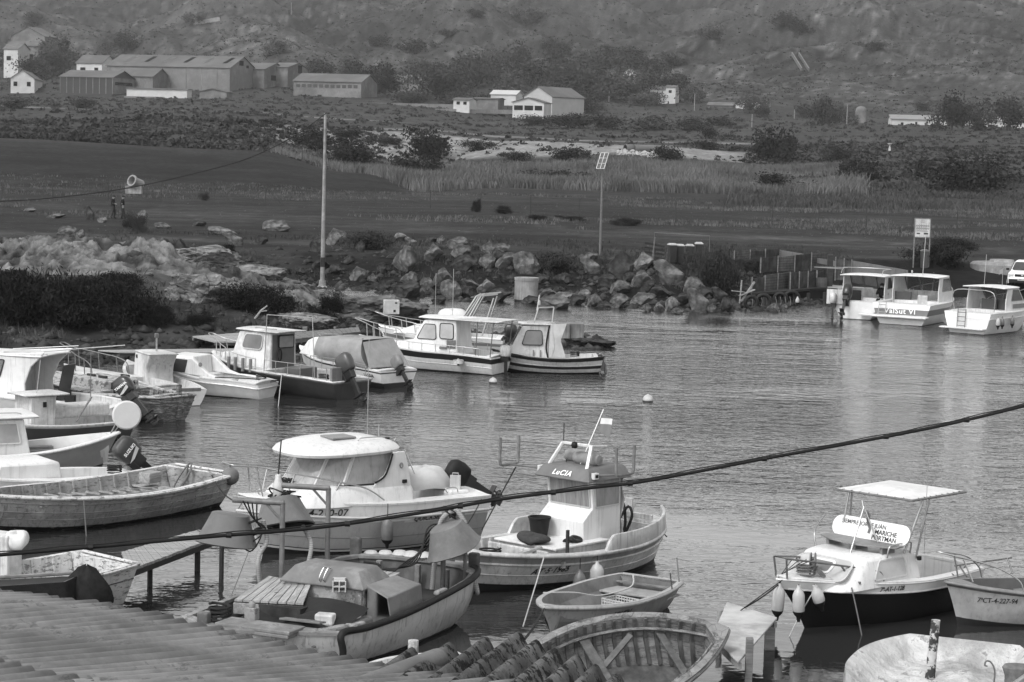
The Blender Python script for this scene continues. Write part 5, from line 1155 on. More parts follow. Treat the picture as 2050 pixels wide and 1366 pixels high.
# ---- the long black cable across the view
pts=[Pd(-120,1122,23),Pd(0,1111,23.3),Pd(200,1094,23.8),Pd(440,1073,24.4),Pd(640,1056,25),Pd(860,1024,25.5),Pd(1000,1000,25.9),Pd(1180,977,26.4),Pd(1300,962,26.7),Pd(1550,915,27.4),Pd(1760,877,28),Pd(1900,849,28.4),Pd(2050,813,28.8),Pd(2250,760,29.4)]
e=empty('overhead_cable',pts[5],0,'thick black cable slung right across the harbour in front of the boats','cable')
mb=MB(); mb.tube([p-pts[5] for p in smoothpath(pts,6)],.021,8); mb.build('cable_sheath',BLACK,e,smooth=60)
sp=smoothpath(pts,12); mb=MB(); mb.tube([p-pts[5]+Vector((0,0,.03+.006*math.sin(i*.7))) for i,p in enumerate(sp)],.007,5); mb.build('carrier_wire',ROPED,e)
for k in range(9,len(sp)-5,14): mb=MB(); c=sp[k]-pts[5]; mb.tube([c-Vector((.03,0,0)),c+Vector((.03,0,.0))],.033,8); mb.build('tie',BLACK,e)
# ================================================================ MID-DISTANCE BOATS
def pulpit(r,h,x0,x1,z=.55,in_=.06,rr=.016,mat=None,posts=3,mid=None):
    def gr(x,s_,dz): p=h.gun(x,s_,in_); p.z+=dz; return p
    tip=Vector((h.L+.08,0,h.sheer(1)+z+.08)); L=[]
    for s_ in(1,-1): L.append([gr(x0,s_,.05),gr(x0+.1,s_,z*.6)]+[gr(x0+(x1-x0)*t,s_,z*(.75+.25*t)) for t in(.25,.5,.75,1)])
    pa=[smoothpath(L[0]+[tip+Vector((0,.1,0)),tip+Vector((0,-.1,0))]+L[1][::-1],4)]
    for s_ in(1,-1):
        for k in range(posts): x=x0+(x1-x0)*(k+.7)/posts; pa.append([gr(x,s_,.03),gr(x+.05,s_,z*(.75+.25*(k+.7)/posts))])
    return rails(r,pa,rr,mat or STEEL,'pulpit')
def siderail(r,h,x0,x1,z=.28,n=5,s=(1,-1)):
    pa=[]
    for s_ in s:
        pts=[h.gun(x0+(x1-x0)*i/n,s_,.05) for i in range(n+1)]
        pa.append([p+Vector((0,0,z)) for p in pts])
        for p in pts: pa.append([p,p+Vector((0,0,z))])
    return rails(r,pa,.012,STEEL,'side_rail')
def sidewin(r,w0,w1,x0,x1,z0,z1,xt0=None,xt1=None,glass=None,frame=None,box=(.05,.95,.05,.95),rad=.12,sides=(1,-1),proud=.008,fw=.03):
    """window on the cabin side: half width w0 at z0, w1 at z1; x0 aft, x1 forward"""
    xt0=x0 if xt0 is None else xt0; xt1=x1 if xt1 is None else xt1
    for s_ in sides:
        q=[(x1,s_*w0,z0),(x0,s_*w0,z0),(xt0,s_*w1,z1),(xt1,s_*w1,z1)]
        if s_<0:q=[q[1],q[0],q[3],q[2]]
        window(r,q,glass or GLASSM,frame or BLACK,box,rad,fw,proud)
# b19: white launch with awning
def b19():
    b=Boat('motor_launch',(718,672,1.0),(1000,712,.65),'white launch with dark stripe along the gunwale, two-windowed cabin and flat awning aft','motor boat'); r=b.root
    h=Hull(b.L,2.1,1.0,.72,.62,tw=.8,rake=.5,draft=.3,k=2.5,flare=.7)
    h.outer(r,M('hull_white_stripe',.5,.06,4,rough=.35,vs=[(0,.02),(.36,.72),(.76,.015),(.955,.8)],dirt=.12,streak=.15)); h.deck(r,WHITE,WHITE,w=.2,x0=.2,x1=1.4,floor=.2,camber=.05); h.strake(r,WHITE,.60,.01,'moulding')
    profile(r,[(1.3,.6),(3.9,.8),(3.75,.98),(3.15,1.02),(2.75,1.78),(1.45,1.86),(1.4,.95)],.62,-.62,WHITE,'cabin',tap=(.9,1.8,.12),bevel=.04)
    sidewin(r,.615,.56,2.18,3.02,1.1,1.66,2.25,2.72,GLASSL); sidewin(r,.615,.56,1.5,2.08,1.15,1.72,1.55,2.1,GLASSL)
    window(r,[(3.12,-.55,1.08),(3.12,.55,1.08),(2.78,.5,1.7),(2.78,-.5,1.7)],GLASSL,BLACK,(.05,.95,.05,.95),.1)
    slab(r,1.0,2.95,.66,1.84,.05,WHITE,'roof',.05)
    slab(r,-.35,1.5,.85,1.86,.035,WHITE2,'awning',.03,tapf=1)
    rails(r,[[(.0,.75,.65),(-.1,.75,1.86)],[(.0,-.75,.65),(-.1,-.75,1.86)],[(.55,.8,.65),(.5,.78,1.86)]],.02,STEELD,'awning_post')
    rails(r,[[(2.0,-.2,1.9),(2.0,-.2,3.6)]],.012,STEEL,'antenna')
    mb=MB(); mb.box((1.6,.64,1.0),(.35,.06,.3)); mb.box((1.9,.66,.85),(.3,.04,.1)); mb.build('hung_equipment',STEELD,r,bevel=.02)
    pulpit(r,h,4.2,5.3,.55); siderail(r,h,.4,4.2,.26,7); hulltext(h,'7ª LZ 1220/01',5.0,.68,.14,1,r); hulltext(h,'E 2317',.35,.5,.14,1,r)
    outboard(r,(-.1,0,.5),s=.9,cowl=WHITE2)
    return b
B19=b19()
fender(B19.w((1.05,1.12,.66)),.22,.19,WHITE2,'fat white fender lying against the side of the launch with the awning',.1)
mbf=bpy.context.scene.collection.objects[-1]
# b20: white boat behind with radar arch
def b20():
    b=Boat('motor_launch',(757,655,.95),(1008,680,.65),'white boat with tall leaning roll bar and a balled-up cover, moored behind the awning launch','motor boat'); r=b.root
    h=Hull(b.L,2.0,.95,.72,.68,tw=.85,rake=.5,draft=.25,k=2.4,flare=.7)
    h.outer(r,M('hull_white_dusk',.5,.06,4,rough=.35,vs=[(0,.02),(.4,.6),(.74,.2),(.86,.8)],dirt=.12)); h.deck(r,WHITE,WHITE,w=.2,x0=.2,x1=2.2,floor=.2,camber=.08,lift=.04)
    profile(r,[(1.9,.7),(4.2,.8),(3.4,1.08),(2.4,1.12),(2.1,1.3),(1.9,1.3)],.7,-.7,WHITE,'coachroof',tap=(.8,1.3,.2),bevel=.05)
    mb=MB()
    for y in(.55,-.55):
        for dx in(0,.28): mb.tube([(1.9-dx,y*1.25,.8),(1.0-dx*.6,y,2.3)],.035,8)
        mb.tube([(.75,y,.8),(.35,y*.9,2.25)],.03,8)
    mb.tube([(1.0,.55,2.3),(1.0,-.55,2.3)],.035,8); mb.tube([(.84,.55,2.32),(.84,-.55,2.32)],.03,8); mb.tube([(1.0,.55,2.3),(.2,.5,2.4)],.03,6); mb.tube([(1.0,-.55,2.3),(.2,-.5,2.4)],.03,6)
    mb.build('roll_bar',STEEL,r,smooth=40)
    pulpit(r,h,2.9,4.5,.5); hulltext(h,'VERTIGO',1.3,.6,.14,1,r,mat=GREYP); rails(r,[[(2.6,.3,1.1),(2.6,.3,3.1)]],.01,STEEL,'antenna')
    outboard(r,(-.1,0,.6),s=1.1,cowl=DARK)
    return b
B20=b20()
sack('boat_cover',B20.w((1.95,.1,1.45)),.55,.4,.3,CANVAS,'balled-up white boat cover heaped at the foot of the leaning roll bar','cover',B20.h)
# b21: wheelhouse with canvas
def b21():
    b=Boat('fishing_boat',(985,700,.75),(1195,712,.62),'old striped wooden boat with square windowed wheelhouse and bulging canvas behind it','fishing boat'); r=b.root
    h=Hull(b.L,1.9,.78,.56,.66,tw=.7,rake=.25,draft=.25,k=2.6,flare=.7,p0=.34,srake=.2)
    h.outer(r,M('hull_striped',.5,.1,4,rough=.6,vs=[(0,.01),(.34,.015),(.37,.5),(.52,.03),(.64,.5),(.85,.03),(.95,.5)],dirt=.2,streak=.3,peel=.68,peelv=.15)); h.deck(r,WHITE2,WHITE2,w=.12,x0=.15,x1=3.2,floor=.15,camber=.03); h.rail_strip(r,DARK,.03,-.02); h.strake(r,WHITE2,.66,.012,'strake')
    profile(r,[(1.75,.5),(3.15,.5),(3.1,.88),(2.72,1.66),(1.75,1.72)],.5,-.5,WHITE2,'wheelhouse',tap=(.9,1.7,.1),bevel=.03)
    sidewin(r,.505,.47,1.95,2.75,.98,1.52,2.0,2.58,GLASSM); window(r,[(3.06,-.45,.95),(3.06,.45,.95),(2.76,.42,1.6),(2.76,-.42,1.6)],GLASSM,BLACK,(.05,.95,.05,.95),.1)
    slab(r,1.7,2.85,.52,1.70,.04,WHITE2,'roof',.04)
    mb=MB(); rows=[]
    for i in range(14):
        z=1.76-1.2*i/13; t=i/13; rows.append([Vector((1.72-.28*math.sin(math.pi*(.15+.8*j/8))*(.6+.5*math.sin(math.pi*t))+.03*math.sin(7*t+j),.52-1.04*j/8,z)) for j in range(9)])
    mb.grid(rows); mb.grid([[Vector((1.75,.50,1.76-1.2*i/13)) for i in range(14)],[Vector((1.5-.16*math.sin(math.pi*i/13),.50,1.76-1.2*i/13)) for i in range(14)],[Vector((1.42-.28*(.3+.7*abs(1-2*i/13)),.47,1.78-1.22*i/13)) for i in range(14)]])
    mb.build('canvas_curtain',CANVASG if False else M('canvas_pale',.52,.2,3,rough=.8,bump=.6),r,smooth=70,fixn=False)
    mb=MB(); mb.tube(smoothpath([(1.75,.515,1.7),(1.82,.52,1.3),(1.85,.52,.9),(1.78,.52,.55)],5),.03,6); mb.build('curtain_trim',BLACK,r,smooth=60)
    rails(r,[[(2.3,.3,1.75),(2.15,.25,2.3)],[(2.15,.25,2.3),(1.6,.2,2.33)],[(1.6,.2,2.33),(1.65,.25,1.75)],[(2.2,.25,2.2),(2.12,.2,2.75)]],.025,STEEL,'roof_mast')
    rails(r,[smoothpath([(2.5,.35,1.76),(2.5,.35,1.84),(1.8,.35,1.84),(1.8,.35,1.76)],3)],.012,STEEL,'grab_rail')
    mb=MB(); mb.lathe([(.05,0),(.06,.08),(.04,.16),(.001,.17)],(2.13,.2,2.4),10); mb.build('lamp',FEND,r,smooth=60)
    mb=MB(); mb.tube([(-.1,.1,.6),(-.3,.1,.3),(-.35,.1,-.2)],.05,6); mb.box((-.2,.1,.35),(.12,.2,.5)); mb.build('rudder',STEELD,r)
    for x in(2.3,2.05): mb=MB(); mb.box((x,.535,.68),(.05,.02,.28)); mb.build('hull_slot',GREYP,r)
    return b
B21=b21()
# b18: LUISA with grey canvas cover
def b18():
    b=Boat('cabin_boat',(600,690,1.0),(795,740,.62),'white boat with grey canvas tent over its cockpit, small name on the stern quarter','motor boat'); r=b.root
    h=Hull(b.L,2.0,.95,.68,.6,tw=.8,rake=.4,draft=.25,k=2.5)
    h.outer(r,M('hull_white_lowdark',.5,.06,4,rough=.35,vs=[(0,.02),(.5,.05),(.53,.75),(.90,.04),(.95,.75)],dirt=.15)); h.deck(r,WHITE,WHITE,w=.18,x0=.2,x1=1.2,floor=.2)
    profile(r,[(.9,.6),(4.3,.8),(3.9,1.3),(3.6,1.42),(1.6,1.45),(1.1,1.4)],.75,-.75,WHITE,'cabin',tap=(.8,1.4,.15),bevel=.05)
    A=[Vector(p) for p in((.35,.9,.68),(3.3,.82,.85),(3.2,.68,1.40),(1.0,.66,1.47))]; mb=MB(); rows=[]
    for i in range(9):
        u=i/8; rows.append([A[0].lerp(A[1],u).lerp(A[3].lerp(A[2],u),v)+Vector((0,.05*math.sin(9*u+4*v)+.12*math.sin(math.pi*v)+.05,.07*v)) for v in [k/6 for k in range(7)]]+[A[3].lerp(A[2],u)+Vector((0,-1.3,0.09)),A[0].lerp(A[1],u)+Vector((0,-1.75,0))])
    mb.grid(rows); mb.add([A[0],A[3],A[3]+Vector((0,-1.3,.09)),A[0]+Vector((0,-1.75,0))],[(0,1,2,3)]); mb.build('canvas_tent',M('canvas_tent',.26,.2,3,rough=.8,bump=.6),r,smooth=70,fixn=False)
    hulltext(h,'LUISA',.45,.42,.17,1,r,bold=.002); outboard(r,(-.1,0,.5),s=1.0,tilt=.7,cowl=GREYP)
    rails(r,[smoothpath([(1.2,.6,1.53),(1.2,.6,1.6),(3.3,.6,1.58),(3.3,.6,1.5)],3)],.012,STEEL,'roof_rail')
    return b
b18()
# b17: dark hull with open backed wheelhouse
def b17():
    b=Boat('workboat',(425,700,1.05),(702,764,.55),'dark hulled boat with stained white wheelhouse, open dark door and big outboard','fishing boat'); r=b.root
    h=Hull(b.L,2.2,1.0,.68,.6,tw=.82,rake=.45,draft=.3,k=2.5,flare=.75)
    h.outer(r,M('hull_navy',.5,.15,4,rough=.5,vs=[(0,.01),(.35,.035),(.9,.10),(.94,.5)],dirt=.3,streak=.2)); h.deck(r,WHITE2,M('inner_worn',.35,.2,4,dirt=.3),w=.16,x0=.2,x1=2.9,floor=.2); h.rail_strip(r,WHITE2,.025,-.02)
    W=M('wheelhouse_stained',.66,.1,4,rough=.6,dirt=.4,streak=.3); L=b.L
    profile(r,[(3.0,.6),(5.25,.85),(5.15,1.12),(4.7,1.15),(4.45,1.85),(3.0,1.9)],.62,-.62,W,'wheelhouse',tap=(1.1,1.9,.1),bevel=.05)
    sidewin(r,.61,.57,3.35,4.35,1.3,1.8,3.3,4.2,GLASSM,WHITE2,(.08,.95,.05,.95),.2)
    plate(r,[(2.99,-.5,.6),(2.99,.5,.6),(2.99,.5,1.8),(2.99,-.5,1.8)],.02,M('open_back_shade',.06,.2,3,rough=.4),'doorway')  # dark plate carries the painted shade of the open wheelhouse back
    mb=MB(); mb.tube([(2.95+.0*k,.2+.09*math.cos(k*.6),1.15+.2*math.sin(k*.6)) for k in range(12)],.02,6); mb.build('hung_hose',BLACK,r)
    window(r,[(2.97,-.5,1.35),(2.97,.3,1.35),(2.97,.3,1.8),(2.97,-.5,1.8)][::-1],GLASSM,BLACK,(.1,.9,.1,.9),.1,proud=.01)
    slab(r,2.6,4.6,.66,1.88,.05,W,'roof',.04)
    rails(r,[[(3.0,.3,1.98),(4.0,.3,1.98)]],.015,STEEL,'roof_rail')
    pulpit(r,h,L-1.6,L-.35,.5); siderail(r,h,3.2,L-1.6,.35,3); siderail(r,h,.2,2.8,.38,5)
    rails(r,[[(.6,1.0,.65),(.75,1.0,2.6)],[(2.9,.95,.65),(2.8,.95,2.5)],[(.75,1.0,2.55),(2.8,.95,2.5)]],.014,STEEL,'line_frame')
    mb=MB(); mb.box((1.9,.3,.62),(.7,.8,.5)); mb.build('fish_box',M('box_dark',.08,.2,4),r,bevel=.03)
    mb=MB(); mb.box((.05,.35,.75),(.1,1.0,.55)); mb.build('splash_board',GREYP,r,bevel=.02)
    outboard(r,(-.05,.25,.62),s=1.35,tilt=.55,cowl=M('cowl_dark_grey',.06,.2,5,rough=.35))
    return b,h
B17,_h=b17()
for k,x in enumerate((3.4,3.75,4.1,4.4)):
    mb=MB(); mb.tube([(0,0,0),(0,0,.42)],.055,8); tag(mb.build('net_float',GREYP,smooth=40,loc=B17.w((x,1.06,.62))),['grey stick float standing against the dark boat wheelhouse, nearest its stern','grey stick float against the dark boat wheelhouse, second from the stern','grey stick float against the dark boat wheelhouse, third from the stern','grey stick float against the dark boat wheelhouse, nearest the bow'][k],'float','floats against the wheelhouse')
fender(B17.w((2.9,1.25,.62)),.55,.12,FEND,'white cylindrical fender between the dark hulled boat and the white cuddy boat',.02)
# b16: white cuddy boat
def b16():
    b=Boat('cuddy_boat',(312,720,.95),(533,768,.45),'smooth white open boat with a curved cuddy shelter and dark hatch at the bow end','sailing boat'); r=b.root
    h=Hull(b.L,1.75,.95,.55,.45,tw=.75,rake=.35,draft=.2,k=2.6,flare=.7,p0=.3)
    h.outer(r,M('hull_white_plain',.74,.06,4,rough=.3,vs=[(0,.03),(.31,.75)],dirt=.12)); h.deck(r,WHITE,WHITE,w=.2,x0=.15,x1=1.9,floor=.15,camber=.05); h.rail_strip(r,WHITE,.025,-.12)
    pr=[(.35,.50),(3.75,.72),(3.55,1.05),(3.25,1.18),(2.25,1.16),(2.0,.95),(1.7,.72),(1.3,.60),(.4,.56)]
    profile(r,pr,.72,.55,WHITE,'cuddy_side',bevel=.04); profile(r,pr,-.55,-.72,WHITE,'cuddy_side',bevel=.04)
    profile(r,[(2.25,.6),(3.75,.72),(3.55,1.05),(3.25,1.2),(2.3,1.2)],.56,-.56,WHITE,'cuddy',bevel=.04)
    q=[(3.25,.725,.72),(2.45,.725,.68),(2.35,.725,1.12),(3.15,.725,1.15)]; window(r,q,M('hatch_shadow',.035,.2,3),None,(.1,.92,.02,.95),.05)
    mb=MB(); mb.lathe([(.001,.0),(.07,.0),(.07,.01),(.001,.01)],(1.95,.73,.98),14,rot=Matrix.Rotation(-math.pi/2,3,'X')); mb.build('porthole',GREYP,r)
    mb=MB(); mb.box((.7,.735,.56),(.22,.02,.06)); mb.build('scupper',DARK,r)
    return b
B16=b16()
ropep([B16.w(v) for v in((1.4,.75,.62),(.9,.6,.62),(.4,.3,.6),(.1,-.2,.52),(-.3,-.7,.5))],.016,ROPED,'dark line lying across the stern of the white cuddy boat')
# b15: narrow white boat with tall console
def b15():
    b=Boat('console_boat',(255,722,.85),(376,783,.48),'small white boat with a tall narrow upright console and squared white stern','boat',L=5.3); r=b.root
    h=Hull(b.L,1.6,.85,.55,.48,tw=.8,rake=.3,draft=.2,k=2.6)
    h.outer(r,M('hull_white_plain2',.74,.06,4,rough=.4,vs=[(0,.02),(.33,.7)],dirt=.15)); h.deck(r,WHITE2,WHITE2,w=.1,x0=.1,x1=4.6,floor=.15)
    profile(r,[(2.2,.3),(3.5,.3),(3.3,1.32),(1.95,1.36),(2.25,1.0),(2.32,.7)],.45,-.45,WHITE2,'console',bevel=.03)
    slab(r,1.9,3.4,.48,1.34,.05,WHITE2,'console_top',.02)
    mb=MB(); mb.box((3.1,.46,1.22),(.1,.03,.1)); mb.build('vent',BLACK,r)
    rails(r,[[(2.6,0,1.4),(2.6,0,1.85)]],.03,STEEL,'light_mast'); mb=MB(); mb.box((2.6,0,1.9),(.12,.12,.14)); mb.build('mast_light',FENDD,r,bevel=.02)
    hulltext(h,'CARTA',.25,.35,.13,1,r,bold=.001); mb=MB(); mb.box((-.05,0,.5),(.06,.9,.1)); mb.build('transom_pad',STEELD,r)
    return b
b15()
# b14: derelict wooden boat
def b14():
    b=Boat('derelict_boat',(80,745,.85),(338,787,.78),'dark derelict wooden boat with flaking hull and half deck, behind the big outboard','boat',L=6.2); r=b.root
    h=Hull(b.L,2.2,.95,.68,.75,tw=.6,rake=.3,draft=.25,k=2.6,p0=.36,srake=.2)
    FL=M('wood_flaking_dark',.28,.3,5,rough=.85,peel=.47,peelv=.10,peelsc=3,pst=(1,1,7),bump=.7,streak=.3); DW=M('deck_flaking',.42,.25,5,rough=.8,peel=.52,peelv=.16,peelsc=5,bump=.5)
    h.outer(r,FL); h.deck(r,DW,FL,w=.14,x0=.25,x1=2.2,floor=.2,floormat=WOODX); h.rail_strip(r,DW,.03,-.03); h.strake(r,FL,.8,.02); h.ribs(r,FL,8,.08,.36,.05)
    profile(r,[(2.3,.6),(4.2,.7),(4.1,.98),(2.35,.95)],.65,-.65,DW,'half_deck',bevel=.02); mb=MB(); mb.box((2.25,.0,.75),(.12,.8,.3)); mb.build('companionway',SHADOWIN,r)
    for (x,y) in((3.6,.1),(3.0,.15),(2.9,-.6)): mb=MB(); mb.box((x,y,1.0),(.35,.07,.07)); mb.build('grab_rail',WOODD,r)
    mb=MB(); mb.box((-.12,-.1,.55),(.1,.14,1.0),rz=0); mb.build('stern_post',FL,r,bevel=.02)
    return b
b14()
# white bow with pulpit behind the derelict
b_=Boat('cabin_boat',(128,733,.75),(330,775,.5),'low white foredeck with tubular pulpit lying just behind the dark derelict boat','boat',L=4.6); h_=Hull(4.6,1.7,.8,.6,.5,rake=.4,draft=.2); h_.outer(b_.root,WHITE2); h_.deck(b_.root,WHITE2,WHITE2,w=.2,x0=.2,x1=1.6,floor=.2); pulpit(b_.root,h_,2.4,4.3,.6,rr=.018,mat=STEELD)
# b13: big white cabin boat at the left edge with large outboard
def b13():
    b=Boat('cabin_boat',(-150,745,1.1),(168,800,.62),'white cabin boat with forward leaning window, black door and large dark outboard, left edge','motor boat',L=6.5); r=b.root
    h=Hull(6.5,2.3,1.1,.75,.6,tw=.8,rake=.5,draft=.3); h.outer(r,M('hull_white_plain3',.7,.06,4,rough=.4,vs=[(0,.02),(.3,.68)],dirt=.12)); h.deck(r,WHITE,WHITE2,w=.22,x0=.2,x1=2.4,floor=.25)
    profile(r,[(2.7,.5),(5.4,.8),(5.3,1.3),(4.9,2.0),(2.1,2.25),(2.55,1.75),(2.75,1.2)],.8,.74,WHITE,'cabin_side',bevel=.03); profile(r,[(2.7,.5),(5.4,.8),(5.3,1.3),(4.9,2.0),(2.1,2.25),(2.55,1.75),(2.75,1.2)],-.74,-.8,WHITE,'cabin_side',bevel=.03)
    profile(r,[(3.3,.5),(5.4,.8),(5.3,1.3),(4.9,1.98),(3.3,2.1)],.74,-.74,WHITE2,'cabin',bevel=.02)
    sidewin(r,.80,.80,3.5,4.6,1.35,1.95,3.35,4.45,GLASSM,BLACK,(.05,.95,.05,.95),.06); slab(r,2.2,5.0,.84,2.06,.05,WHITE,'roof',.05,slope=-.02)
    plate(r,[(2.3,-.15,.55),(2.3,-.85,.55),(2.05,-.8,1.75),(2.05,-.12,1.75)],.03,DARK,'black_door'); mb=MB(); mb.box((2.16,-.4,1.35),(.01,.25,.28)); mb.build('notice',WHITE2,r)
    rails(r,[[(2.2,.5,2.15),(3.0,.5,2.2),(3.6,.5,2.15)],[(2.5,.2,2.2),(.4,-.7,2.45)],[(3.6,0,2.2),(1.6,-.2,2.4)]],.018,STEEL,'roof_rack')
    mb=MB(); mb.box((1.2,.95,.82),(.3,.12,.3)); mb.lathe([(.03,0),(.03,.2)],(1.2,.95,.95),8); mb.build('black_can',BLACK,r,bevel=.05)
    rails(r,[[(.6,.9,.3),(.6,.9,2.35)]],.012,STEELD,'rod')
    outboard(r,(-.15,.1,.75),s=1.3,tilt=.7,cowl=M('cowl_black_gloss',.03,.1,5,rough=.25),mark='YAMAHA'); r.scale=(1,1,.88)
    return b
b13()
def b12():
    b=Boat('console_boat',(-60,842,.7),(160,842,.5),'low boat with dark hull side, white box locker and small flat roofed console, left edge','boat',L=4.4); r=b.root; h=Hull(b.L,1.8,.7,.5,.5,rake=.3,draft=.2)
    h.outer(r,M('hull_dark_low',.1,.1,4,rough=.4,vs=[(0,.02),(.4,.09),(.9,.6)],dirt=.2)); h.deck(r,WHITE2,WHITE2,w=.12,x0=.1,x1=3.9,floor=.15)
    profile(r,[(2.2,.3),(2.9,.3),(2.9,1.25),(2.15,1.28)],.45,-.45,WHITE2,'console',bevel=.03); slab(r,1.8,3.1,.55,1.27,.05,WHITE2,'console_top',.02); mb=MB(); mb.box((2.5,.455,1.05),(.1,.02,.14)); mb.build('vent',BLACK,r)
    rails(r,[[(2.6,.2,1.33),(2.5,.2,2.2)]],.01,STEEL,'antenna')
    mb=MB(); mb.box((1.2,-.35,.75),(1.9,.6,.35)); mb.build('box_locker',WHITE2,r,bevel=.06)
    mb=MB(); mb.beam((1.6,.5,.55),(1.2,.6,1.2),.08,.03); mb.build('tiller',GREYP,r)
    return b
b12()
# skiff A (double ended bow to the right) and skiff B (outboard)
def skA():
    b=Boat('open_skiff',(240,868,.9),(-150,903,.65),'white open skiff with upswept bow pointing right and glazed cabin at the left edge','boat'); r=b.root; h=Hull(b.L,2.1,.95,.62,.6,rake=.5,draft=.25,k=2.7,flare=.8)
    h.outer(r,M('hull_grey_under',.4,.08,4,rough=.4,vs=[(0,.03),(.3,.34),(.93,.8)],dirt=.15)); h.deck(r,WHITE,M('inner_white',.62,.08,3,dirt=.12),w=.12,x0=.15,x1=b.L-.3,floor=.2,camber=.01); h.rail_strip(r,WHITE,.03,-.03)
    profile(r,[(.8,.4),(2.35,.4),(2.15,1.42),(.8,1.45)],.75,-.75,WHITE,'cabin',bevel=.03); sidewin(r,.755,.755,1.2,2.1,.85,1.35,1.2,2.0,GLASSL,WHITE,(.05,.95,.05,.95),.05); slab(r,.5,2.5,.9,1.44,.06,WHITE,'roof',.03)
    rails(r,[smoothpath([(.8,-.6,1.5),(.8,-.6,1.56),(2.0,-.6,1.56),(2.1,-.6,1.5)],3)],.012,STEEL,'roof_rail')
    rails(r,[[(b.L-.25,-.05,.9),(b.L+.0,.1,1.25)],[(b.L-.1,.15,.9),(b.L+.25,.3,1.3)]],.02,STEELD,'stem_post')
    mb=MB(); mb.box((2.6,.5,.55),(1.1,.25,.08)); mb.box((2.6,.2,.5),(1.1,.2,.08)); mb.build('side_bench',GREYP,r)
    return b,h
A_,_=skA()
c=A_.w((A_.L+.15,-.05,1.35)); mb=MB(); dirn=Vector((.25,-.95,.05)).normalized(); rt=dirn.to_track_quat('Z','Y').to_matrix()
mb.lathe([(.001,-.07),(.32,-.07),(.355,-.04),(.355,.04),(.32,.07),(.001,.07)],(0,0,0),28,rot=rt); o=mb.build('round_float',M('float_disc',.50,.06,4,rough=.6),smooth=40,loc=c); tag(o,'large round pale disc float fixed above the white skiff bow','float')
def skB():
    b=Boat('open_skiff',(-150,950,.8),(262,948,.5),'long low white skiff with a tilted dark outboard, lying behind the wooden rowing boat','boat'); r=b.root; h=Hull(b.L,1.9,.85,.6,.52,rake=.5,draft=.2)
    h.outer(r,M('hull_white_line',.6,.06,4,rough=.35,vs=[(0,.02),(.3,.5),(.60,.02),(.63,.78)],dirt=.12)); h.deck(r,WHITE,WHITE,w=.3,x0=.2,x1=b.L-1.2,floor=.15,camber=.03)
    profile(r,[(1.9,.5),(3.6,.55),(3.4,1.0),(2.0,.98)],.6,-.6,WHITE,'centre_console',bevel=.06)
    outboard(r,(-.05,.1,.62),s=1.25,tilt=.85,cowl=M('cowl_worn_dark',.05,.4,5,rough=.5,dirt=.4),mark='SUZUKI')
    return b
SKB=skB()
fender(SKB.w((2.25,1.02,.6)),.5,.1,FEND,'white cylindrical fender on the side of the long low skiff, left',.02)
# ================================================================ BOATS AT THE FAR RIGHT (seen from astern)
def aft(name,sx,sy,hd,L,B,label,side_dark=None,**k):
    b=Boat(name,(sx+40,sy-20,.8),(sx,sy,0),label,'motor boat'); b.h=math.radians(hd); b.L=L; st=P(sx,sy,0); b.o=Vector((st.x,st.y,0)); b.c,b.s_=math.cos(b.h),math.sin(b.h); b.root.location=b.o; b.root.rotation_euler=(0,0,b.h); return b
def house(r,x0,x1,x2,w,z0,z1,zt,sidew=True,over=.3,glass=None):
    """open-backed pilothouse: side walls x0..x1, raked windscreen x1..x2, roof"""
    for s_ in(1,-1):
        profile(r,[(x0,z0),(x2,z0),(x2-.05,z1),(x1,zt),(x0+.15,zt),(x0,z1)],s_*w,s_*(w-.05),WHITE,'cabin_side',bevel=.02)
        q=[(x2-.2,s_*w,z1+.05),(x0+.5,s_*w,z1+.05),(x0+.6,s_*w,zt-.05),(x1-.05,s_*w,zt-.05)]
        if s_<0:q=[q[1],q[0],q[3],q[2]]
        window(r,q,glass or GLASS,GREYP,(.02,.98,.02,.98),.06,.03)
    plate(r,[(x1,-w+.05,z1+.0),(x1,w-.05,z1),(x1,w-.05,z0),(x1,-w+.05,z0)],.04,WHITE2,'bulkhead')
    mb=MB()
    for y in(-w+.06,-.3*w,.35*w,w-.06): mb.beam((x2-.05,y,z1),(x1,y*.98,zt),.05,.05)
    mb.build('windscreen_frame',STEELD,r)
    plate(r,[(x2-.05,-w+.06,z1),(x2-.05,w-.06,z1),(x1,w-.06,zt),(x1,-w+.06,zt)],.01,M('windscreen_clear',.12,.3,2,rough=.05,trans=.55),'windscreen')
    slab(r,x0-over,x1+.15,w+.08,zt,.06,WHITE,'roof',.06)
# ValSut VI
b=aft('motor_cruiser',1803,651,62,6.4,2.9,'white motor cruiser with ValSut VI lettered across its grey banded stern'); r=b.root
h=Hull(6.4,2.95,1.25,1.0,.98,tw=.95,rake=.6,draft=.35,k=2.4,srake=.0,p0=.25); h.outer(r,M('hull_valsut',.5,.05,4,rough=.3,vs=[(0,.02),(.29,.78),(.62,.16),(.83,.8)],dirt=.08)); h.deck(r,WHITE,WHITE,w=.28,x0=.35,x1=2.2,floor=.45)
mb=MB(); mb.box((-.22,0,.40),(.5,2.7,.10)); mb.build('swim_platform',WHITE,r,bevel=.04)
house(r,2.0,3.6,4.2,1.15,.95,1.45,2.15)
quadtext('ValSut VI',[(-.03,1.3,.50),(-.03,-1.3,.50),(-.03,-1.3,.78),(-.03,1.3,.78)],.48,.5,.34,INKW,r,bold=.006,off=.01,space=1.1,sx=1.1)
mb=MB()
for y in(1.05,.7): mb.tube([(-.1,y,1.05),(-.25,y,.45)],.018,6)
for k in range(3): mb.tube([(-.13-.05*k,1.05,.92-.17*k),(-.13-.05*k,.7,.92-.17*k)],.018,6)
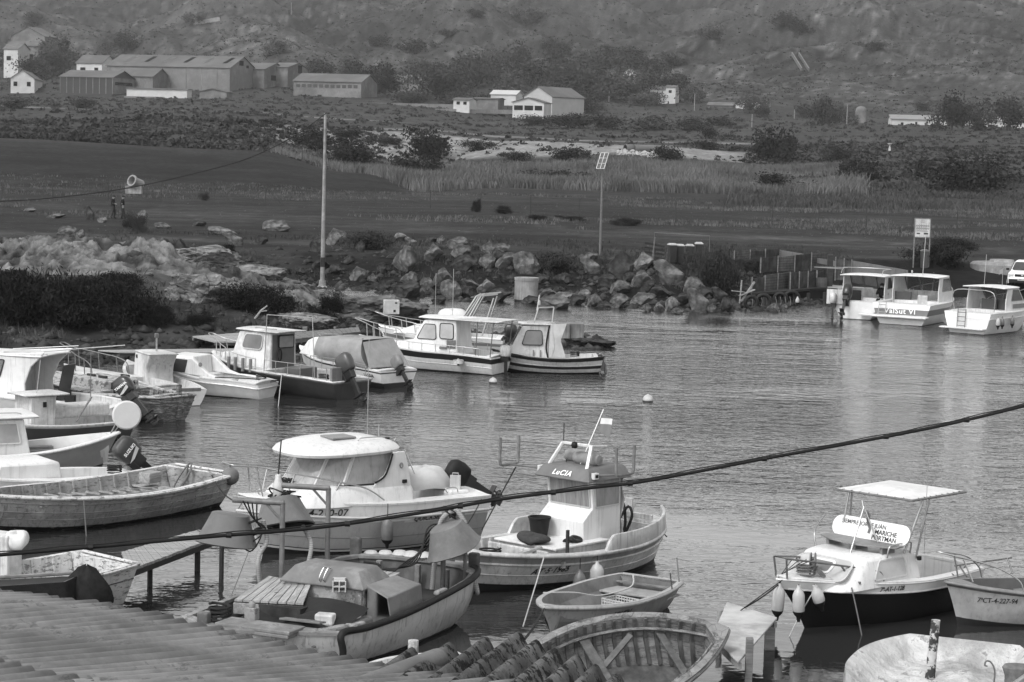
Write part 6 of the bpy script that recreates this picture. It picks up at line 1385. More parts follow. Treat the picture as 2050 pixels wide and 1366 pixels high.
mb.build('boarding_ladder',STEEL,r); mb=MB(); mb.box((2.35,.75,1.15),(.1,.9,.55)); mb.build('companion_door',M('lattice_dark',.05,.3,12),r,bevel=.02); mb=MB(); mb.box((2.3,-.3,1.0),(.25,.5,.6)); mb.build('helm_seat',WHITE2,r,bevel=.05)
rails(r,[[(2.4,-.2,2.25),(2.6,-.2,4.1)]],.015,STEEL,'antenna'); mb=MB(); mb.lathe([(.03,0),(.03,.12),(.05,.14),(.04,.2),(.001,.22)],(2.3,.3,2.25),8); mb.build('mast_light',WHITE2,r); pulpit(r,h,4.3,6.0,.5)
VB=b
# left neighbour with tilted outboards and two dark seats
b=aft('motor_boat',1712,640,68,5.6,2.5,'white motor boat with pipe frame on its roof, leftmost of three at the quay'); r=b.root
h=Hull(5.6,2.4,1.15,.9,.85,tw=.92,rake=.5,draft=.3,srake=0); h.outer(r,M('hull_white_plain4',.74,.06,4,rough=.35,vs=[(0,.02),(.3,.72)],dirt=.15)); h.deck(r,WHITE,WHITE,w=.3,x0=.3,x1=2.0,floor=.4); house(r,1.5,2.7,3.4,1.05,.9,1.35,2.0)
rails(r,[smoothpath([(1.0,1.0,2.15),(1.3,1.0,2.35),(2.6,1.0,2.35),(2.6,-1.0,2.35),(1.3,-1.0,2.35),(1.0,-1.0,2.15)],3),[(1.2,1.0,2.33),(.4,2.2,2.40)],[(2.2,1.0,2.35),(.4,2.2,2.40)]],.02,STEEL,'roof_rack')
outboard(r,(-.1,.45,.75),s=1.5,tilt=.75,cowl=DARK); outboard(r,(-.1,1.05,.6),s=1.1,tilt=0,cowl=WHITE2)
mb=MB(); mb.box((-.1,1.0,1.05),(.08,.8,.7),rz=.2); mb.build('raised_locker_lid',WHITE2,r,bevel=.02); mb=MB(); mb.box((-.3,-.6,.3),(.4,.7,.08)); mb.build('swim_step',WHITE,r,bevel=.02)
NB=b
e=empty('helm_chair',NB.w((1.6,.45,.5)),NB.h,'black hooded bucket seat in the leftmost boat at the quay','seat'); mb=MB(); mb.box((0,0,.2),(.45,.5,.12)); mb.build('seat_cushion',BLACK,e,bevel=.04); mb=MB(); mb.box((.2,0,.5),(.1,.55,.6)); mb.build('backrest',BLACK,e,bevel=.09); mb=MB(); mb.lathe([(.05,-.2),(.05,.2)],n=8); mb.build('leg',STEELD,e)
# third boat
b=aft('motor_boat',1935,668,50,5.8,2.6,'white motor boat with dark open cabin and side fenders, rightmost at the quay'); r=b.root
h=Hull(5.8,2.55,1.2,.98,.95,tw=.92,rake=.5,draft=.35,srake=0,p0=.25); h.outer(r,M('hull_white_plain5',.74,.06,4,rough=.35,vs=[(0,.02),(.29,.72),(.80,.6),(.815,.78)],dirt=.15)); h.deck(r,WHITE,WHITE,w=.25,x0=.3,x1=1.7,floor=.45); h.strake(r,WHITE,.8,.025,'rubbing_strake'); house(r,1.7,2.9,3.5,1.0,.95,1.4,2.0)
mb=MB(); mb.box((2.0,.0,1.05),(.06,.75,.9)); mb.box((2.2,-.5,1.05),(.06,.4,.9)); mb.build('cabin_door',M('open_back_shade2',.04,.2,4),r); mb=MB(); mb.box((-.2,.1,.25),(.4,2.2,.07)); mb.build('swim_platform',WHITE,r,bevel=.02)
mb=MB()
for y in(.45,.05): mb.tube([(-.05,y,1.1),(-.12,y,.25)],.018,6)
for k in range(4): mb.tube([(-.1,.45,.95-.2*k),(-.1,.05,.95-.2*k)],.018,6)
mb.build('boarding_ladder',STEELD,r); mb=MB(); mb.box((2.9,-1.03,1.2),(1.1,.02,.2)); mb.build('side_flash',GREYP,r); rails(r,[[(2.0,.3,2.1),(2.1,.3,3.5)],[(2.4,-.4,2.1),(2.4,-.4,2.9)]],.012,STEEL,'antenna'); rails(r,[smoothpath([(.6,1.0,1.0),(.5,1.0,1.85),(.6,-.0,1.95),(.5,-1.0,1.85),(.6,-1.0,1.0)],4)],.02,STEEL,'stern_arch'); pulpit(r,h,3.6,5.3,.55)
mb=MB(); rows=[[Vector((2.4-.35*u,-.4-.03*math.sin(6*u),2.9-.2*v-.1*u)) for v in(0,1)] for u in(0,.25,.5,.75,1)]; mb.grid(rows); mb.build('flag',M('flag_pale',.4,.1),r,fixn=False)
for k,(x,m_,lb) in enumerate(((.35,FEND,'white fender at the stern corner of the rightmost quay boat'),(.75,FENDD,'dark fender on the side of the rightmost quay boat, nearest its stern'),(1.7,FENDD,'small dark fender amidships on the rightmost quay boat'),(3.7,FEND,'white fender near the bow of the rightmost quay boat'))): fender(b.w((x,-1.36,.85)),.5,.1,m_,lb,.05)

# ---- gear lying about in the boats
def jerry(bt,p,lb,mat=None):
    mb=MB(); mb.box((0,0,.14),(.22,.14,.28)); mb.tube([(-.06,0,.28),(-.06,0,.33),(.06,0,.33),(.06,0,.28)],.012,5); tag(mb.build('fuel_can',mat or FENDD,loc=bt.w(p),bevel=.02),lb,'can')
def coil(bt,p,lb,mat=None,r_=.16): ropep([bt.w((p[0]+r_*math.cos(j*1.25),p[1]+r_*math.sin(j*1.25),p[2]+.01*j)) for j in range(18)],.018,mat or ROPE,lb,'rope_coil')
jerry(B17,(1.0,.5,.25),'grey fuel can in the cockpit of the dark hulled boat'); coil(B17,(.5,.7,.62),'coil of rope on the stern deck of the dark hulled boat',ROPED); coil(B19,(.6,.3,.25),'coil of rope under the flat awning of the launch'); jerry(B16,(1.0,.1,.2),'small grey can in the white cuddy boat'); coil(B16,(.3,-.2,.56),'dark rope coil on the stern of the white cuddy boat',ROPED)
coil(CB,(.2,-.6,1.05),'dark coiled line on the cruiser transom',ROPED); jerry(CB,(.55,.55,1.1),'pale fuel can on the cruiser stern bench',LGREY); coil(LB,(4.9,.1,.6),'dark mooring rope coiled in the LuCIA bow',ROPED,.2); coil(SB,(4.2,.1,.98),'line coiled on the foredeck of the black boat'); jerry(VB,(1.2,.5,.5),'dark can in the ValSut VI cockpit'); coil(B21,(.8,.2,.6),'rope coil on the stern of the striped boat',ROPED); coil(SKB,(.6,.4,.62),'dark rope beside the tilted outboard of the long skiff',ROPED)
# ================================================================ SHORE: rocks
def rockmesh(seed,flat=0.,sub=3,rough=.22,soft=False):
    bm=bmesh.new(); bmesh.ops.create_icosphere(bm,subdivisions=sub,radius=1); rr=random.Random(seed); off=Vector((rr.random()*50,rr.random()*50,rr.random()*50))
    planes=[(Vector((rr.uniform(-1,1),rr.uniform(-1,1),rr.uniform(-.5,1))).normalized(),rr.uniform(.6,.9) if soft else rr.uniform(.42,.8)) for _ in range(9 if soft else 13)]
    for v in bm.verts:
        p=v.co.copy()
        for n,d in planes:
            t=p.dot(n)
            if t>d: p-=n*(t-d)*.97
        q=p*2.2+off; rg=1-abs(mn.noise(q))*2
        p*=1+rough*.6*mn.noise(p*1.4+off)+rough*.5*(rg-.4)*.6+rough*.35*mn.noise(p*6+off)+rough*.25*mn.noise(p*14+off)
        v.co=p
    me=bpy.data.meshes.new('boulder'); bm.to_mesh(me); bm.free(); me.polygons.foreach_set('use_smooth',[True]*len(me.polygons))
    try: me.set_sharp_from_angle(angle=math.radians(24))
    except Exception: pass
    return me
RKM=[M('rock_grey',.15,.55,2.2,rough=.9,dirt=.45,bump=1.,bsc=7,bd=.09),M('rock_pale',.22,.45,2.4,rough=.9,dirt=.45,bump=1.,bsc=8,bd=.09,crack=1.3),M('rock_dark',.06,.6,2.,rough=.85,dirt=.4,bump=1.,bsc=7,bd=.06)]
RM_=[rockmesh(i,sub=3 if i<10 else 5,rough=.3 if i<10 else .26,soft=i>=10) for i in range(14)]
def rock(px,py,wpx,hpx,shade=0,label='',group=None,big=False,name='boulder',sink=.12,dfix=None,depthk=.9):
    """px,py = centre in the picture; sized from its width and height there"""
    g=hit(px,py+hpx*.5,60,600) if dfix is None else gat(px,dfix)
    if py+hpx*.5>590 and px>640 and py>560: 
        g2=P(px,py+hpx*.5,0.)
        if g2.y<g.y: g=g2
    s=g.y/F_; W=wpx*s/2; Hh=hpx*s/2
    k=R_.randrange(10,14) if big else R_.randrange(10)
    me=RM_[k].copy(); me.materials.clear(); me.materials.append(RKM[shade])
    o=bpy.data.objects.new(name,me); COL.objects.link(o); o.location=(g.x,g.y+W*depthk*.6,g.z+Hh*(1-sink)); o.scale=(W*1.22,W*depthk*1.2,Hh*1.28); o.rotation_euler=(R_.uniform(-.15,.15),R_.uniform(-.12,.12),R_.uniform(-.5,.5))
    return tag(o,label,'rock',group)
def where(px,py):
    a='left' if px<700 else 'middle' if px<1150 else 'right'
    return a
ROCKS=[(813,521,46,45,0),(866,507,46,32,0),(668,475,36,30,0),(637,488,32,34,2),(718,495,22,20,2),(801,474,28,14,1),(820,484,25,16,1),(861,479,23,11,2),(880,481,18,15,0),(919,485,42,26,0),(948,491,20,20,2),(919,503,34,22,0),(929,524,42,32,2),(973,498,34,22,0),(1003,495,30,17,0),(970,524,38,26,0),(996,514,30,24,2),(1020,522,48,32,0),(1055,527,46,44,0),(1182,532,42,30,0),(1180,515,27,12,0),(1235,536,60,52,2),(1286,558,38,34,0),(887,553,34,34,0),(854,567,28,26,0),(818,577,58,34,2),(904,577,38,34,0),(941,568,34,16,0),(972,575,44,28,1),(996,589,42,28,2),(934,585,30,20,2),(713,550,28,26,0),(742,560,24,14,0),(822,560,30,22,0),(672,541,27,20,2),(1112,604,72,26,0),(1122,595,44,18,1),(1098,587,34,20,0),(1170,589,30,22,1),(1190,600,30,24,0),(1242,575,46,26,0),(1238,600,32,30,0),(1289,528,46,32,1),(1341,549,64,46,0),(1388,572,46,34,0),(1250,577,28,22,0),(1282,598,44,22,0),(1345,607,30,28,1),(1394,602,46,42,0),(1292,616,22,15,0),(1319,614,18,18,1),(1354,624,28,10,0),(1422,618,22,15,0),(1369,519,38,22,0),(1407,584,34,20,2),(1455,609,26,30,2),(1551,616,22,15,0),(1570,616,18,14,0),(1547,527,32,14,0),(1300,572,26,18,2),(1216,560,40,26,2),(1322,583,40,26,2),(1370,600,36,26,2),(1440,590,34,24,2),(1150,600,34,18,2),(1210,611,30,14,2),(1060,600,34,14,2),(880,600,30,14,2),(760,576,36,18,2),(700,520,20,14,2),(760,540,22,16,2),(1080,560,30,18,2),(1130,560,36,20,2),(1010,560,30,16,2),(1260,556,30,20,2),(1310,530,34,22,2),(1400,560,30,20,2),(178,427,25,25,2),(283,432,24,28,0),(160,470,22,24,0),(60,420,26,9,0),(130,462,34,22,0),(325,452,30,12,0),(445,463,50,14,1),(465,480,36,24,0),(553,452,52,22,0),(518,480,26,18,2),(395,448,26,10,2),(205,440,20,12,1),(110,432,30,10,0),(640,530,30,18,2),(600,545,26,14,2)]
ADJ=['craggy','rounded','squat','angular','upright','flat topped']; 
for i,(x,y,ww,hh,sd) in enumerate(ROCKS):
    tone=['grey','pale','dark'][sd]; size='big' if ww>42 else 'medium' if ww>28 else 'small'
    zone=('by the walkers' if x<420 and y<480 else 'behind the headland' if x<620 else 'near the tall pole' if x<740 else 'left of the drum' if x<1030 else 'beside the drum' if x<1090 else 'right of the drum' if x<1210 else 'below the lamp post' if x<1300 else 'below the wheelie bins' if x<1420 else 'by the rusty fence')
    row='at the waterline' if y+hh/2>595 else 'on the bank' if y>500 else 'on the rim of the bank'
    rock(x,y,ww*1.08,hh*1.1,sd,f'{size} {tone} boulder {row} {zone}','boulders of the shore bank')
# outcrops and big slabs of the left headland
for (x,y,ww,hh,sd,lb) in [(405,572,128,68,1,'big rounded pale boulder below the ledge on the left headland'),(400,517,130,46,1,'bright flat slab of rock forming the crest of the headland'),(492,545,120,46,1,'sloping rock ledge running down towards the tall pole'),(560,572,110,30,1,'low rock ledge just before the foot of the tall pole'),(655,592,90,22,1,'flat rock under the foot of the tall pole'),(605,642,116,38,1,'smooth pale boulder beside the plank pier'),(748,618,170,56,0,'low rock hump behind the white electrical box'),(185,592,60,24,1,'low pale rock among the dark bushes'),(345,592,30,22,1,'small white rock at the foot of the big rounded boulder'),(1175,685,90,20,2,'dark rock tip of the little spit beyond the concrete blocks'),(455,575,60,26,0,'grey rock between the big rounded boulder and the bushes')]:
    rock(x,y,ww,hh,sd,lb,None,True,'rock_outcrop',sink=.3,depthk=.7)
# craggy ledge of the headland
_x=np.arange(-30,-7.6,.075); _y=np.arange(97.5,112.5,.10); X,Y=np.meshgrid(_x,_y); Z0=hz(X,Y); sd_=sdist(X,Y); px_=colpx(X,Y)
rg=1-2*np.abs(vn(X*.55+3,Y*.75)-.5)*2; rg2=1-2*np.abs(vn(X*1.7+9,Y*2.1)-.5)*2; rg3=1-2*np.abs(vn(X*4.5,Y*5.)-.5)*2
mk=np.exp(-((Y-104)/4.2)**4)*(1-sst(610,690,px_)); w1=fbm(X*.8,Y*.8,3); rg4=1-2*np.abs(vn(X*9+3*w1,Y*10)-.5)*2; Z=Z0-.25+mk*(.35+.25*rg+.24*rg2*(.6+.8*vn(X*.3,Y*.3))+.07*rg3+.035*rg4+.03*fbm(X*14,Y*14,2)+.45*np.floor(4*vn(X*.5+w1,Y*.55))/4); Z=np.where((mk<.15)|(sd_<.8),Z-.6,Z)
ny,nx=X.shape; i0=(np.arange(ny-1)[:,None]*nx+np.arange(nx-1)[None]).ravel(); q=np.stack([i0,i0+1,i0+nx+1,i0+nx],-1); al=.12+.07*rg2+.04*rg3-.10*(vn(X*.7,Y*.9)<.35)
o=fastmesh('rocky_ledge',np.stack([X,Y,Z],-1).reshape(-1,3),q,[M('rock_ledge',.2,.5,2.,rough=.95,attr='alb',bump=1.,bsc=6,bd=.10,dirt=.4)],attr=np.maximum(al,.04).ravel()); tag(o,kind='structure')
# rubble
def scatter_rubble(n,f,smin,smax,name,mat,label=None):
    V=[];Fq=[];base=np.array([(1,0,0),(0,1,0),(-1,0,0),(0,-1,0),(0,0,.8),(0,0,-.6),(.6,.6,.45),(-.6,.5,.5)]); 
    tri=np.array([(0,1,4),(1,2,4),(2,3,4),(3,0,4),(1,0,5),(2,1,5),(3,2,5),(0,3,5)]); rs=np.random.RandomState(5)
    pts=f(n,rs); n=len(pts); s=smin+(smax-smin)*rs.rand(n)**2.5
    b=base[:6][None]*(1+.5*(rs.rand(n,6,3)-.5)); b=b*s[:,None,None]*np.stack([np.ones(n),.6+.5*rs.rand(n),.5+.4*rs.rand(n)],-1)[:,None]
    a=rs.rand(n)*6.28; c,s_=np.cos(a),np.sin(a); x=b[...,0]*c[:,None]-b[...,1]*s_[:,None]; y=b[...,0]*s_[:,None]+b[...,1]*c[:,None]
    co=np.stack([x,y,b[...,2]],-1)+pts[:,None]; q=(tri[None]+6*np.arange(n)[:,None,None]).reshape(-1,3)
    return tag(fastmesh(name,co.reshape(-1,3),q,[mat],smooth=False),label,kind='stuff')
def shorepts(n,rs):
    px_=rs.rand(n*3)*1700-50; Y=75+rs.rand(n*3)*75; X=(px_-1025)/F_*Y; s=sdist(X,Y); k=(s>-.3)&(s<14)&(rs.rand(n*3)<np.exp(-np.maximum(s,0)/5)+.06); X,Y=X[k][:n],Y[k][:n]
    return np.stack([X,Y,hz(X,Y)+.02],-1)
scatter_rubble(9000,shorepts,.04,.42,'shore_rubble',M('rubble',.07,.6,2,rough=.9,dirt=.5))
def fieldpts(n,rs):
    px_=rs.rand(n)*2300-100; Y=75+rs.rand(n)**.8*190; X=(px_-1025)/F_*Y; k=sdist(X,Y)>1; X,Y=X[k],Y[k]; return np.stack([X,Y,hz(X,Y)+.01],-1)
scatter_rubble(5000,fieldpts,.015,.085,'field_pebbles',M('pebbles_pale',.11,.7,3,rough=.9))
# ================================================================ VEGETATION
def blades(pts,h,w,lean,n_per,spread,name,mat,seed=1,curve=.3,smooth=False):
    rs=np.random.RandomState(seed); N=len(pts); P_=np.repeat(pts,n_per,0); hh=np.repeat(h if np.ndim(h) else np.full(N,h),n_per)*(.55+.6*rs.rand(N*n_per)); M_=len(P_)
    sp=np.repeat(spread if np.ndim(spread) else np.full(N,spread),n_per); P_=P_+np.stack([rs.randn(M_)*sp,rs.randn(M_)*sp,np.zeros(M_)],-1)
    a=rs.rand(M_)*6.28; d=np.stack([np.cos(a),np.sin(a),np.zeros(M_)],-1); la=rs.rand(M_)*lean; t=rs.rand(M_)*6.28; side=np.stack([np.cos(t),np.sin(t),np.zeros(M_)],-1)*(w*(.6+.8*rs.rand(M_)))[:,None]
    up=np.array([0,0,1.]); m1=P_+d*(la*hh*.35)[:,None]+up*(hh*.6)[:,None]; tp=P_+d*(la*hh)[:,None]+up*hh[:,None]
    co=np.stack([P_-side,P_+side,m1+side*.8,m1-side*.8,tp],1).reshape(-1,3); b=5*np.arange(M_)
    q=np.concatenate([np.stack([b,b+1,b+2],-1),np.stack([b,b+2,b+3],-1),np.stack([b+3,b+2,b+4],-1)])
    return fastmesh(name,co,q,[mat],smooth=smooth)
LEAF=[M('foliage_dark',.026,.6,.9,rough=.8,coords='Object'),M('foliage_mid',.045,.6,.5,rough=.8),M('foliage_pale',.075,.5,.5,rough=.8),M('foliage_near',.016,.7,2.,rough=.8)]
def clumpmesh(seed,n,leaf,lobes=7,flat=.8,hollow=.55,elong=1.,up=0.):
    """leaf quads scattered through an uneven cloud of lobes; unit radius"""
    rs=np.random.RandomState(seed); L=[(rs.randn(3)*[.42,.42,.25]+[0,0,.1],.35+.35*rs.rand()) for _ in range(lobes)]
    per=n//lobes; C=[]
    for c,r in L:
        v=rs.randn(per,3); v/=np.linalg.norm(v,axis=1)[:,None]; rad=r*(hollow+(1-hollow)*rs.rand(per))[:,None]*(1+.22*rs.randn(per))[:,None]; C.append(c+v*rad*[1,1,flat])
    C=np.concatenate(C); C[:,2]+=.5; N=len(C); a=rs.randn(N,3); a[:,2]+=up; a/=np.linalg.norm(a,axis=1)[:,None]; b=np.cross(a,rs.randn(N,3)); b/=np.linalg.norm(b,axis=1)[:,None]
    s=(leaf*(.6+.8*rs.rand(N)))[:,None]; a=a*s*elong; b=b*s
    co=np.stack([C-a-b*.4,C+b,C+a+b*.3,C-b],1).reshape(-1,3); i=4*np.arange(N); return co,np.stack([i,i+1,i+2,i+3],-1)
CL=[clumpmesh(40+i,2600,.042,12,hollow=.4) for i in range(5)]+[clumpmesh(60+i,8000,.013,13,elong=4.,up=1.6,hollow=.25,flat=.6) for i in range(4)]
CLM={}
def crownmesh(k,m):
    if (k,m) not in CLM:
        co,q=CL[k]; o=fastmesh('crown',co,q,[LEAF[m]],smooth=False); CLM[(k,m)]=o.data; bpy.data.objects.remove(o)
    return CLM[(k,m)]
def tree(px,pybase,wpx,hpx,label,m=0,group=None,trunk=.25,name='tree',dist=None,k=None):
    g=hit(px,pybase,60) if dist is None else gat(px,dist); s=g.y/F_; W=wpx*s/2; Hh=hpx*s
    e=empty(name,g-Vector((0,0,.1)),R_.uniform(0,6),label,'tree',group)
    mb=MB(); tr=Hh*.03+.04; mb.tube([(0,0,-.2),(.05*W,0,Hh*.3),(-.03*W,.03*W,Hh*.65)],[tr,tr*.75,tr*.3],7)
    for a in range(4): th=a*1.6+px; mb.tube([(.03*W,0,Hh*(.22+.08*a)),(W*.3*math.cos(th),W*.3*math.sin(th),Hh*(.45+.07*a)),(W*.55*math.cos(th),W*.55*math.sin(th),Hh*(.62+.05*a))],[tr*.5,tr*.3,tr*.12],5)
    mb.build('trunk',M('bark',.05,.4,3,rough=.9),e,smooth=60)
    o=bpy.data.objects.new('crown',crownmesh(R_.randrange(5) if k is None else k,m)); COL.objects.link(o); o.parent=e; z0=Hh*trunk; o.location=(0,0,z0-.1*(Hh-z0)); o.scale=(W*1.15,W*1.15,(Hh-z0)/1.28)
    return e
def bush(px,pybase,wpx,hpx,label,m=0,group=None,k=None,dist=None,name='bush'):
    g=hit(px,pybase,60) if dist is None else gat(px,dist); s=g.y/F_; W=wpx*s/2; Hh=hpx*s
    o=bpy.data.objects.new(name,crownmesh(R_.randrange(5) if k is None else k,m)); COL.objects.link(o); o.location=g-Vector((0,0,Hh*.12)); o.scale=(W*1.2,W*1.0,Hh/1.2); o.rotation_euler=(0,0,R_.uniform(0,6)); return tag(o,label,'bush',group)
# dark tamarisk-like bushes of the left foreground headland
for (x,y,ww,hh) in [(25,640,150,110),(100,645,160,100),(175,650,150,90),(245,640,110,80),(185,590,130,52),(240,578,90,44),(130,598,110,46),(60,606,130,50),(30,552,50,18),(300,645,70,36),(320,655,46,30),(400,655,56,24),(520,625,110,50),(480,620,60,36),(660,640,46,50),(640,655,40,40),(690,628,40,26),(560,612,50,22),(275,640,90,46),(455,505,30,20),(235,510,30,18)]:
    bush(x,y,ww*1.1,hh*(1.18 if y>610 else .9),'dark feathery bush in the left headland thicket',3,'dark bushes on the left headland',k=R_.randrange(5,9))
for (x,y,ww,hh,m,lb) in [(1430,590,90,110,1,'grassy bush growing between the boulders and the rusty fence'),(1400,545,70,50,1,'pale grassy clump spilling over the bank below the bins'),(1510,545,50,36,1,'small grassy clump behind the bent black sheet'),(1110,545,110,44,1,'low feathery bush spreading above the concrete drum'),(735,500,90,44,1,'loose grass clump on the bank right of the tall pole'),(1890,530,130,50,0,'wide dark bush behind the litter bin'),(1905,500,90,26,0,'low dark bush beyond the litter bin'),(1260,452,60,18,0,'low dark mound of weed by the braced fence post'),(957,425,20,30,0,'spiky tuft at a fence post in the field, left of two'),(1003,428,34,20,0,'spiky tuft in the field beside a dry branch'),(408,402,18,18,1,'pointed tuft on the sand near the concrete pipe'),(274,465,40,40,1,'grass tuft at the foot of the boulder beside the walkers'),(1075,440,40,14,0,'low weeds along the fence, left'),(1140,442,50,12,0,'low weeds along the fence, right')]:
    bush(x,y,ww,hh,lb,m,k=R_.randrange(5,9))
# solitary dark shrubs and trees on the slopes
for (x,y,ww,hh,lb) in [(850,318,100,58,'big dark round bush on the pale slope above the reeds'),(1335,328,56,34,'dark bush in front of the pale spoil heap, by the pipes'),(1550,322,80,62,'dark leafy bush on the slope right of the pale spoil'),(1722,360,76,50,'round dark bush on the slope left of the largest one'),(1912,385,130,80,'largest dark bush on the right slope'),(1975,380,80,50,'dark bush just right of the largest one on the slope'),(1425,278,50,20,'flat dark bush on the terrace'),(1680,330,60,30,'low dark bush behind the round ones on the right slope'),(1140,320,70,26,'dark weedy patch on the pale slope, left'),(1430,300,80,16,'dark weedy strip on the spoil heap'),(780,290,40,16,'small dark shrub on the pale slope'),(960,300,60,20,'small dark shrub on the slope right of the big round bush'),(1030,320,60,18,'small dark shrub low on the pale slope'),(620,300,90,34,'feathery shrub at the left end of the reed bed'),(700,330,120,40,'tangled shrub among the reeds beyond the dark mound'),(830,350,90,40,'twiggy shrub in front of the pale patch in the reeds'),(1120,365,90,26,'low shrub in the middle of the reed bed'),(1560,385,90,36,'shrub at the right end of the reed bed'),(700,275,60,14,'small shrub at the rim of the pale slope')]:
    bush(x,y,ww*1.1,hh*1.15,lb,0)
TR=[(880,200,90,60),(930,190,80,60),(985,150,60,50),(1020,200,60,44),(1110,160,70,50),(1160,175,90,60),(1210,160,80,50),(1270,185,60,44),(1340,205,70,50),(700,170,50,40),(560,110,50,26),(250,105,60,30),(200,150,50,40),(760,95,40,20),(830,110,60,26),(1420,80,50,24),(1570,60,60,24),(1600,75,40,20),(1750,100,50,16),(100,150,70,60),(60,160,60,40),(120,140,60,50),(300,140,60,30),(15,140,40,30),(640,160,80,34),(740,180,70,50),(770,190,60,44),(850,170,60,44),(890,185,50,36),(930,175,60,40),(960,165,70,50),(1000,180,60,36),(1040,170,70,60),(1070,165,80,40),(1100,195,70,30),(1130,190,60,36),(1180,200,90,60),(1220,195,80,50),(1250,200,80,40),(1290,210,60,30),(1312,200,40,34),(1350,195,60,40),(1390,205,50,36),(1240,125,70,26),(1100,110,40,24),(1125,108,34,20),(900,80,30,14),(950,45,30,16),(1030,40,24,14),(1065,45,50,30),(1310,160,60,40),(1340,140,60,24),(1270,155,60,36),(1500,225,46,34),(1525,232,30,22),(1645,250,60,44),(1620,235,50,24),(1680,245,50,30),(1905,262,66,56),(1960,262,46,42),(2020,262,80,60),(1895,220,30,24),(1930,226,34,20),(1850,220,30,18),(70,95,50,24),(75,50,40,24),(390,50,40,22),(30,215,60,26),(165,215,40,20),(920,210,60,24),(830,205,60,24),(1070,250,60,20),(1150,255,80,26),(1230,258,90,26),(1300,258,80,22),(1380,262,70,20),(1440,250,60,20),(1170,225,70,26),(1000,205,50,18)]
for i,(x,y,ww,hh) in enumerate(TR):
    y=min(y+2,262)
    tree(x,y,ww*1.15,hh*1.3,'dark bushy tree '+('among the ruins above the sheds' if x<200 else 'behind the long warehouses' if x<700 else 'in the grove behind the white gabled hall' if x<1200 else 'near the little white hillside houses' if x<1500 else 'beside the long white cottages'),R_.choice((0,1,1,2)),'trees around the buildings',trunk=.12)
# undergrowth and hillside scrub
def scrub(n,seed,f,name,mat,smin,smax,k=14,fl=.6):
    rs=np.random.RandomState(seed); pts=f(n,rs); N=len(pts); s=smin+(smax-smin)*rs.rand(N)**2
    v=rs.randn(N,k,3); v/=np.linalg.norm(v,axis=2)[...,None]; v*= (.45+.55*rs.rand(N,k))[...,None]; v[...,2]=np.abs(v[...,2])*fl; C=pts[:,None]+v*s[:,None,None]
    a=rs.randn(N,k,3); a/=np.linalg.norm(a,axis=2)[...,None]; b=np.cross(a,rs.randn(N,k,3)); b/=np.linalg.norm(b,axis=2)[...,None]+1e-9; L=(s*.34)[:,None,None]*(.6+.7*rs.rand(N,k))[...,None]
    a*=L;b*=L; co=np.stack([C-a,C-b*.7,C+a,C+b*.7],2).reshape(-1,3); i=4*np.arange(N*k); q=np.stack([i,i+1,i+2,i+3],-1)
    return tag(fastmesh(name,co,q,[mat],smooth=False),kind='stuff')
def reg(px0,px1,y0,y1,pw=1.,mask=None):
    def f(n,rs):
        px_=px0+(px1-px0)*rs.rand(n); Y=y0+(y1-y0)*rs.rand(n)**pw; X=(px_-1025)/F_*Y; k=sdist(X,Y)>.5
        if mask is not None:k&=mask(X,Y,px_,rs)
        X,Y=X[k],Y[k]; return np.stack([X,Y,hz(X,Y)-.05],-1)
    return f
scrub(60000,11,reg(-250,2300,780,1700,.8,lambda X,Y,p,rs:fbm(X*.012+4,Y*.012,3)+.9*rs.rand(len(X))>.2),'hillside_scrub',M('scrub_hill',.048,.8,.03,rough=.9),.3,1.5,k=7)
scrub(5200,12,reg(-250,2300,436,800,1.,lambda X,Y,p,rs:(np.abs(Y-560)>9)&(np.abs(Y-(472+.02*(p-1000)))>6)|(p>1550)),'terrace_scrub',M('scrub_terrace',.05,.8,.06,rough=.9),.25,1.3)
scrub(450,13,reg(560,1500,392,440,1.,lambda X,Y,p,rs:fbm(X*.07,Y*.05,4)+.35*rs.rand(len(X))>.1),'slope_scrub',M('scrub_slope',.04,.6,.1,rough=.9),.3,1.1)
scrub(5000,14,reg(1480,2300,285,460,1.),'right_slope_scrub',M('scrub_right',.045,.8,.1,rough=.9),.2,1.0)
scrub(3600,15,reg(-250,760,330,445,1.),'left_slope_scrub',M('scrub_left',.048,.7,.08,rough=.9),.35,1.4,k=22)
f_=reg(-200,2300,170,262,1.,lambda X,Y,p,rs:(fbm(X*.05,Y*.08,4)>.05)&((p>1050)|(rs.rand(len(X))<.45)))
rs=np.random.RandomState(3); pts=f_(12000,rs); tag(blades(pts,.32,.03,.9,7,.35,'field_grass',M('grass_dry',.11,.6,.4,rough=.9),2),kind='stuff')
rs=np.random.RandomState(4); pts=reg(-100,1700,78,150,1.,lambda X,Y,p,rs:(sdist(X,Y)>5)&(fbm(X*.2,Y*.2,3)>.02))(4200,rs); tag(blades(pts,.3,.022,1.,9,.3,'bank_grass',M('grass_bank',.055,.6,.6,rough=.9),5),kind='stuff')
rs=np.random.RandomState(5); f_=reg(540,1720,266,392,1.,lambda X,Y,p,rs:(Y>np.interp(p,[540,700,830,1000,1500,1720],[345,322,268,292,285,280]))&~((p>905)&(p<1010)&(Y<318)&(Y>296))&(fbm(X*.04+3,Y*.05,3)>-.35)); pts=f_(17000,rs)
tag(blades(pts,1.6*(1-.6*sst(350,390,pts[:,1]))*(.35+1.1*vn(pts[:,0]*.07,pts[:,1]*.07)),.05,.7,6,.6,'reed_bed',M('reeds',.12,.6,.12,rough=.85),6),kind='stuff')
rs=np.random.RandomState(8); f_=reg(1450,2300,225,330,1.,lambda X,Y,p,rs:(fbm(X*.06,Y*.1,3)>-.02)); pts=f_(5000,rs); tag(blades(pts,.75,.05,.7,6,.5,'tall_grass',M('grass_tall',.065,.6,.3,rough=.9),9),kind='stuff')
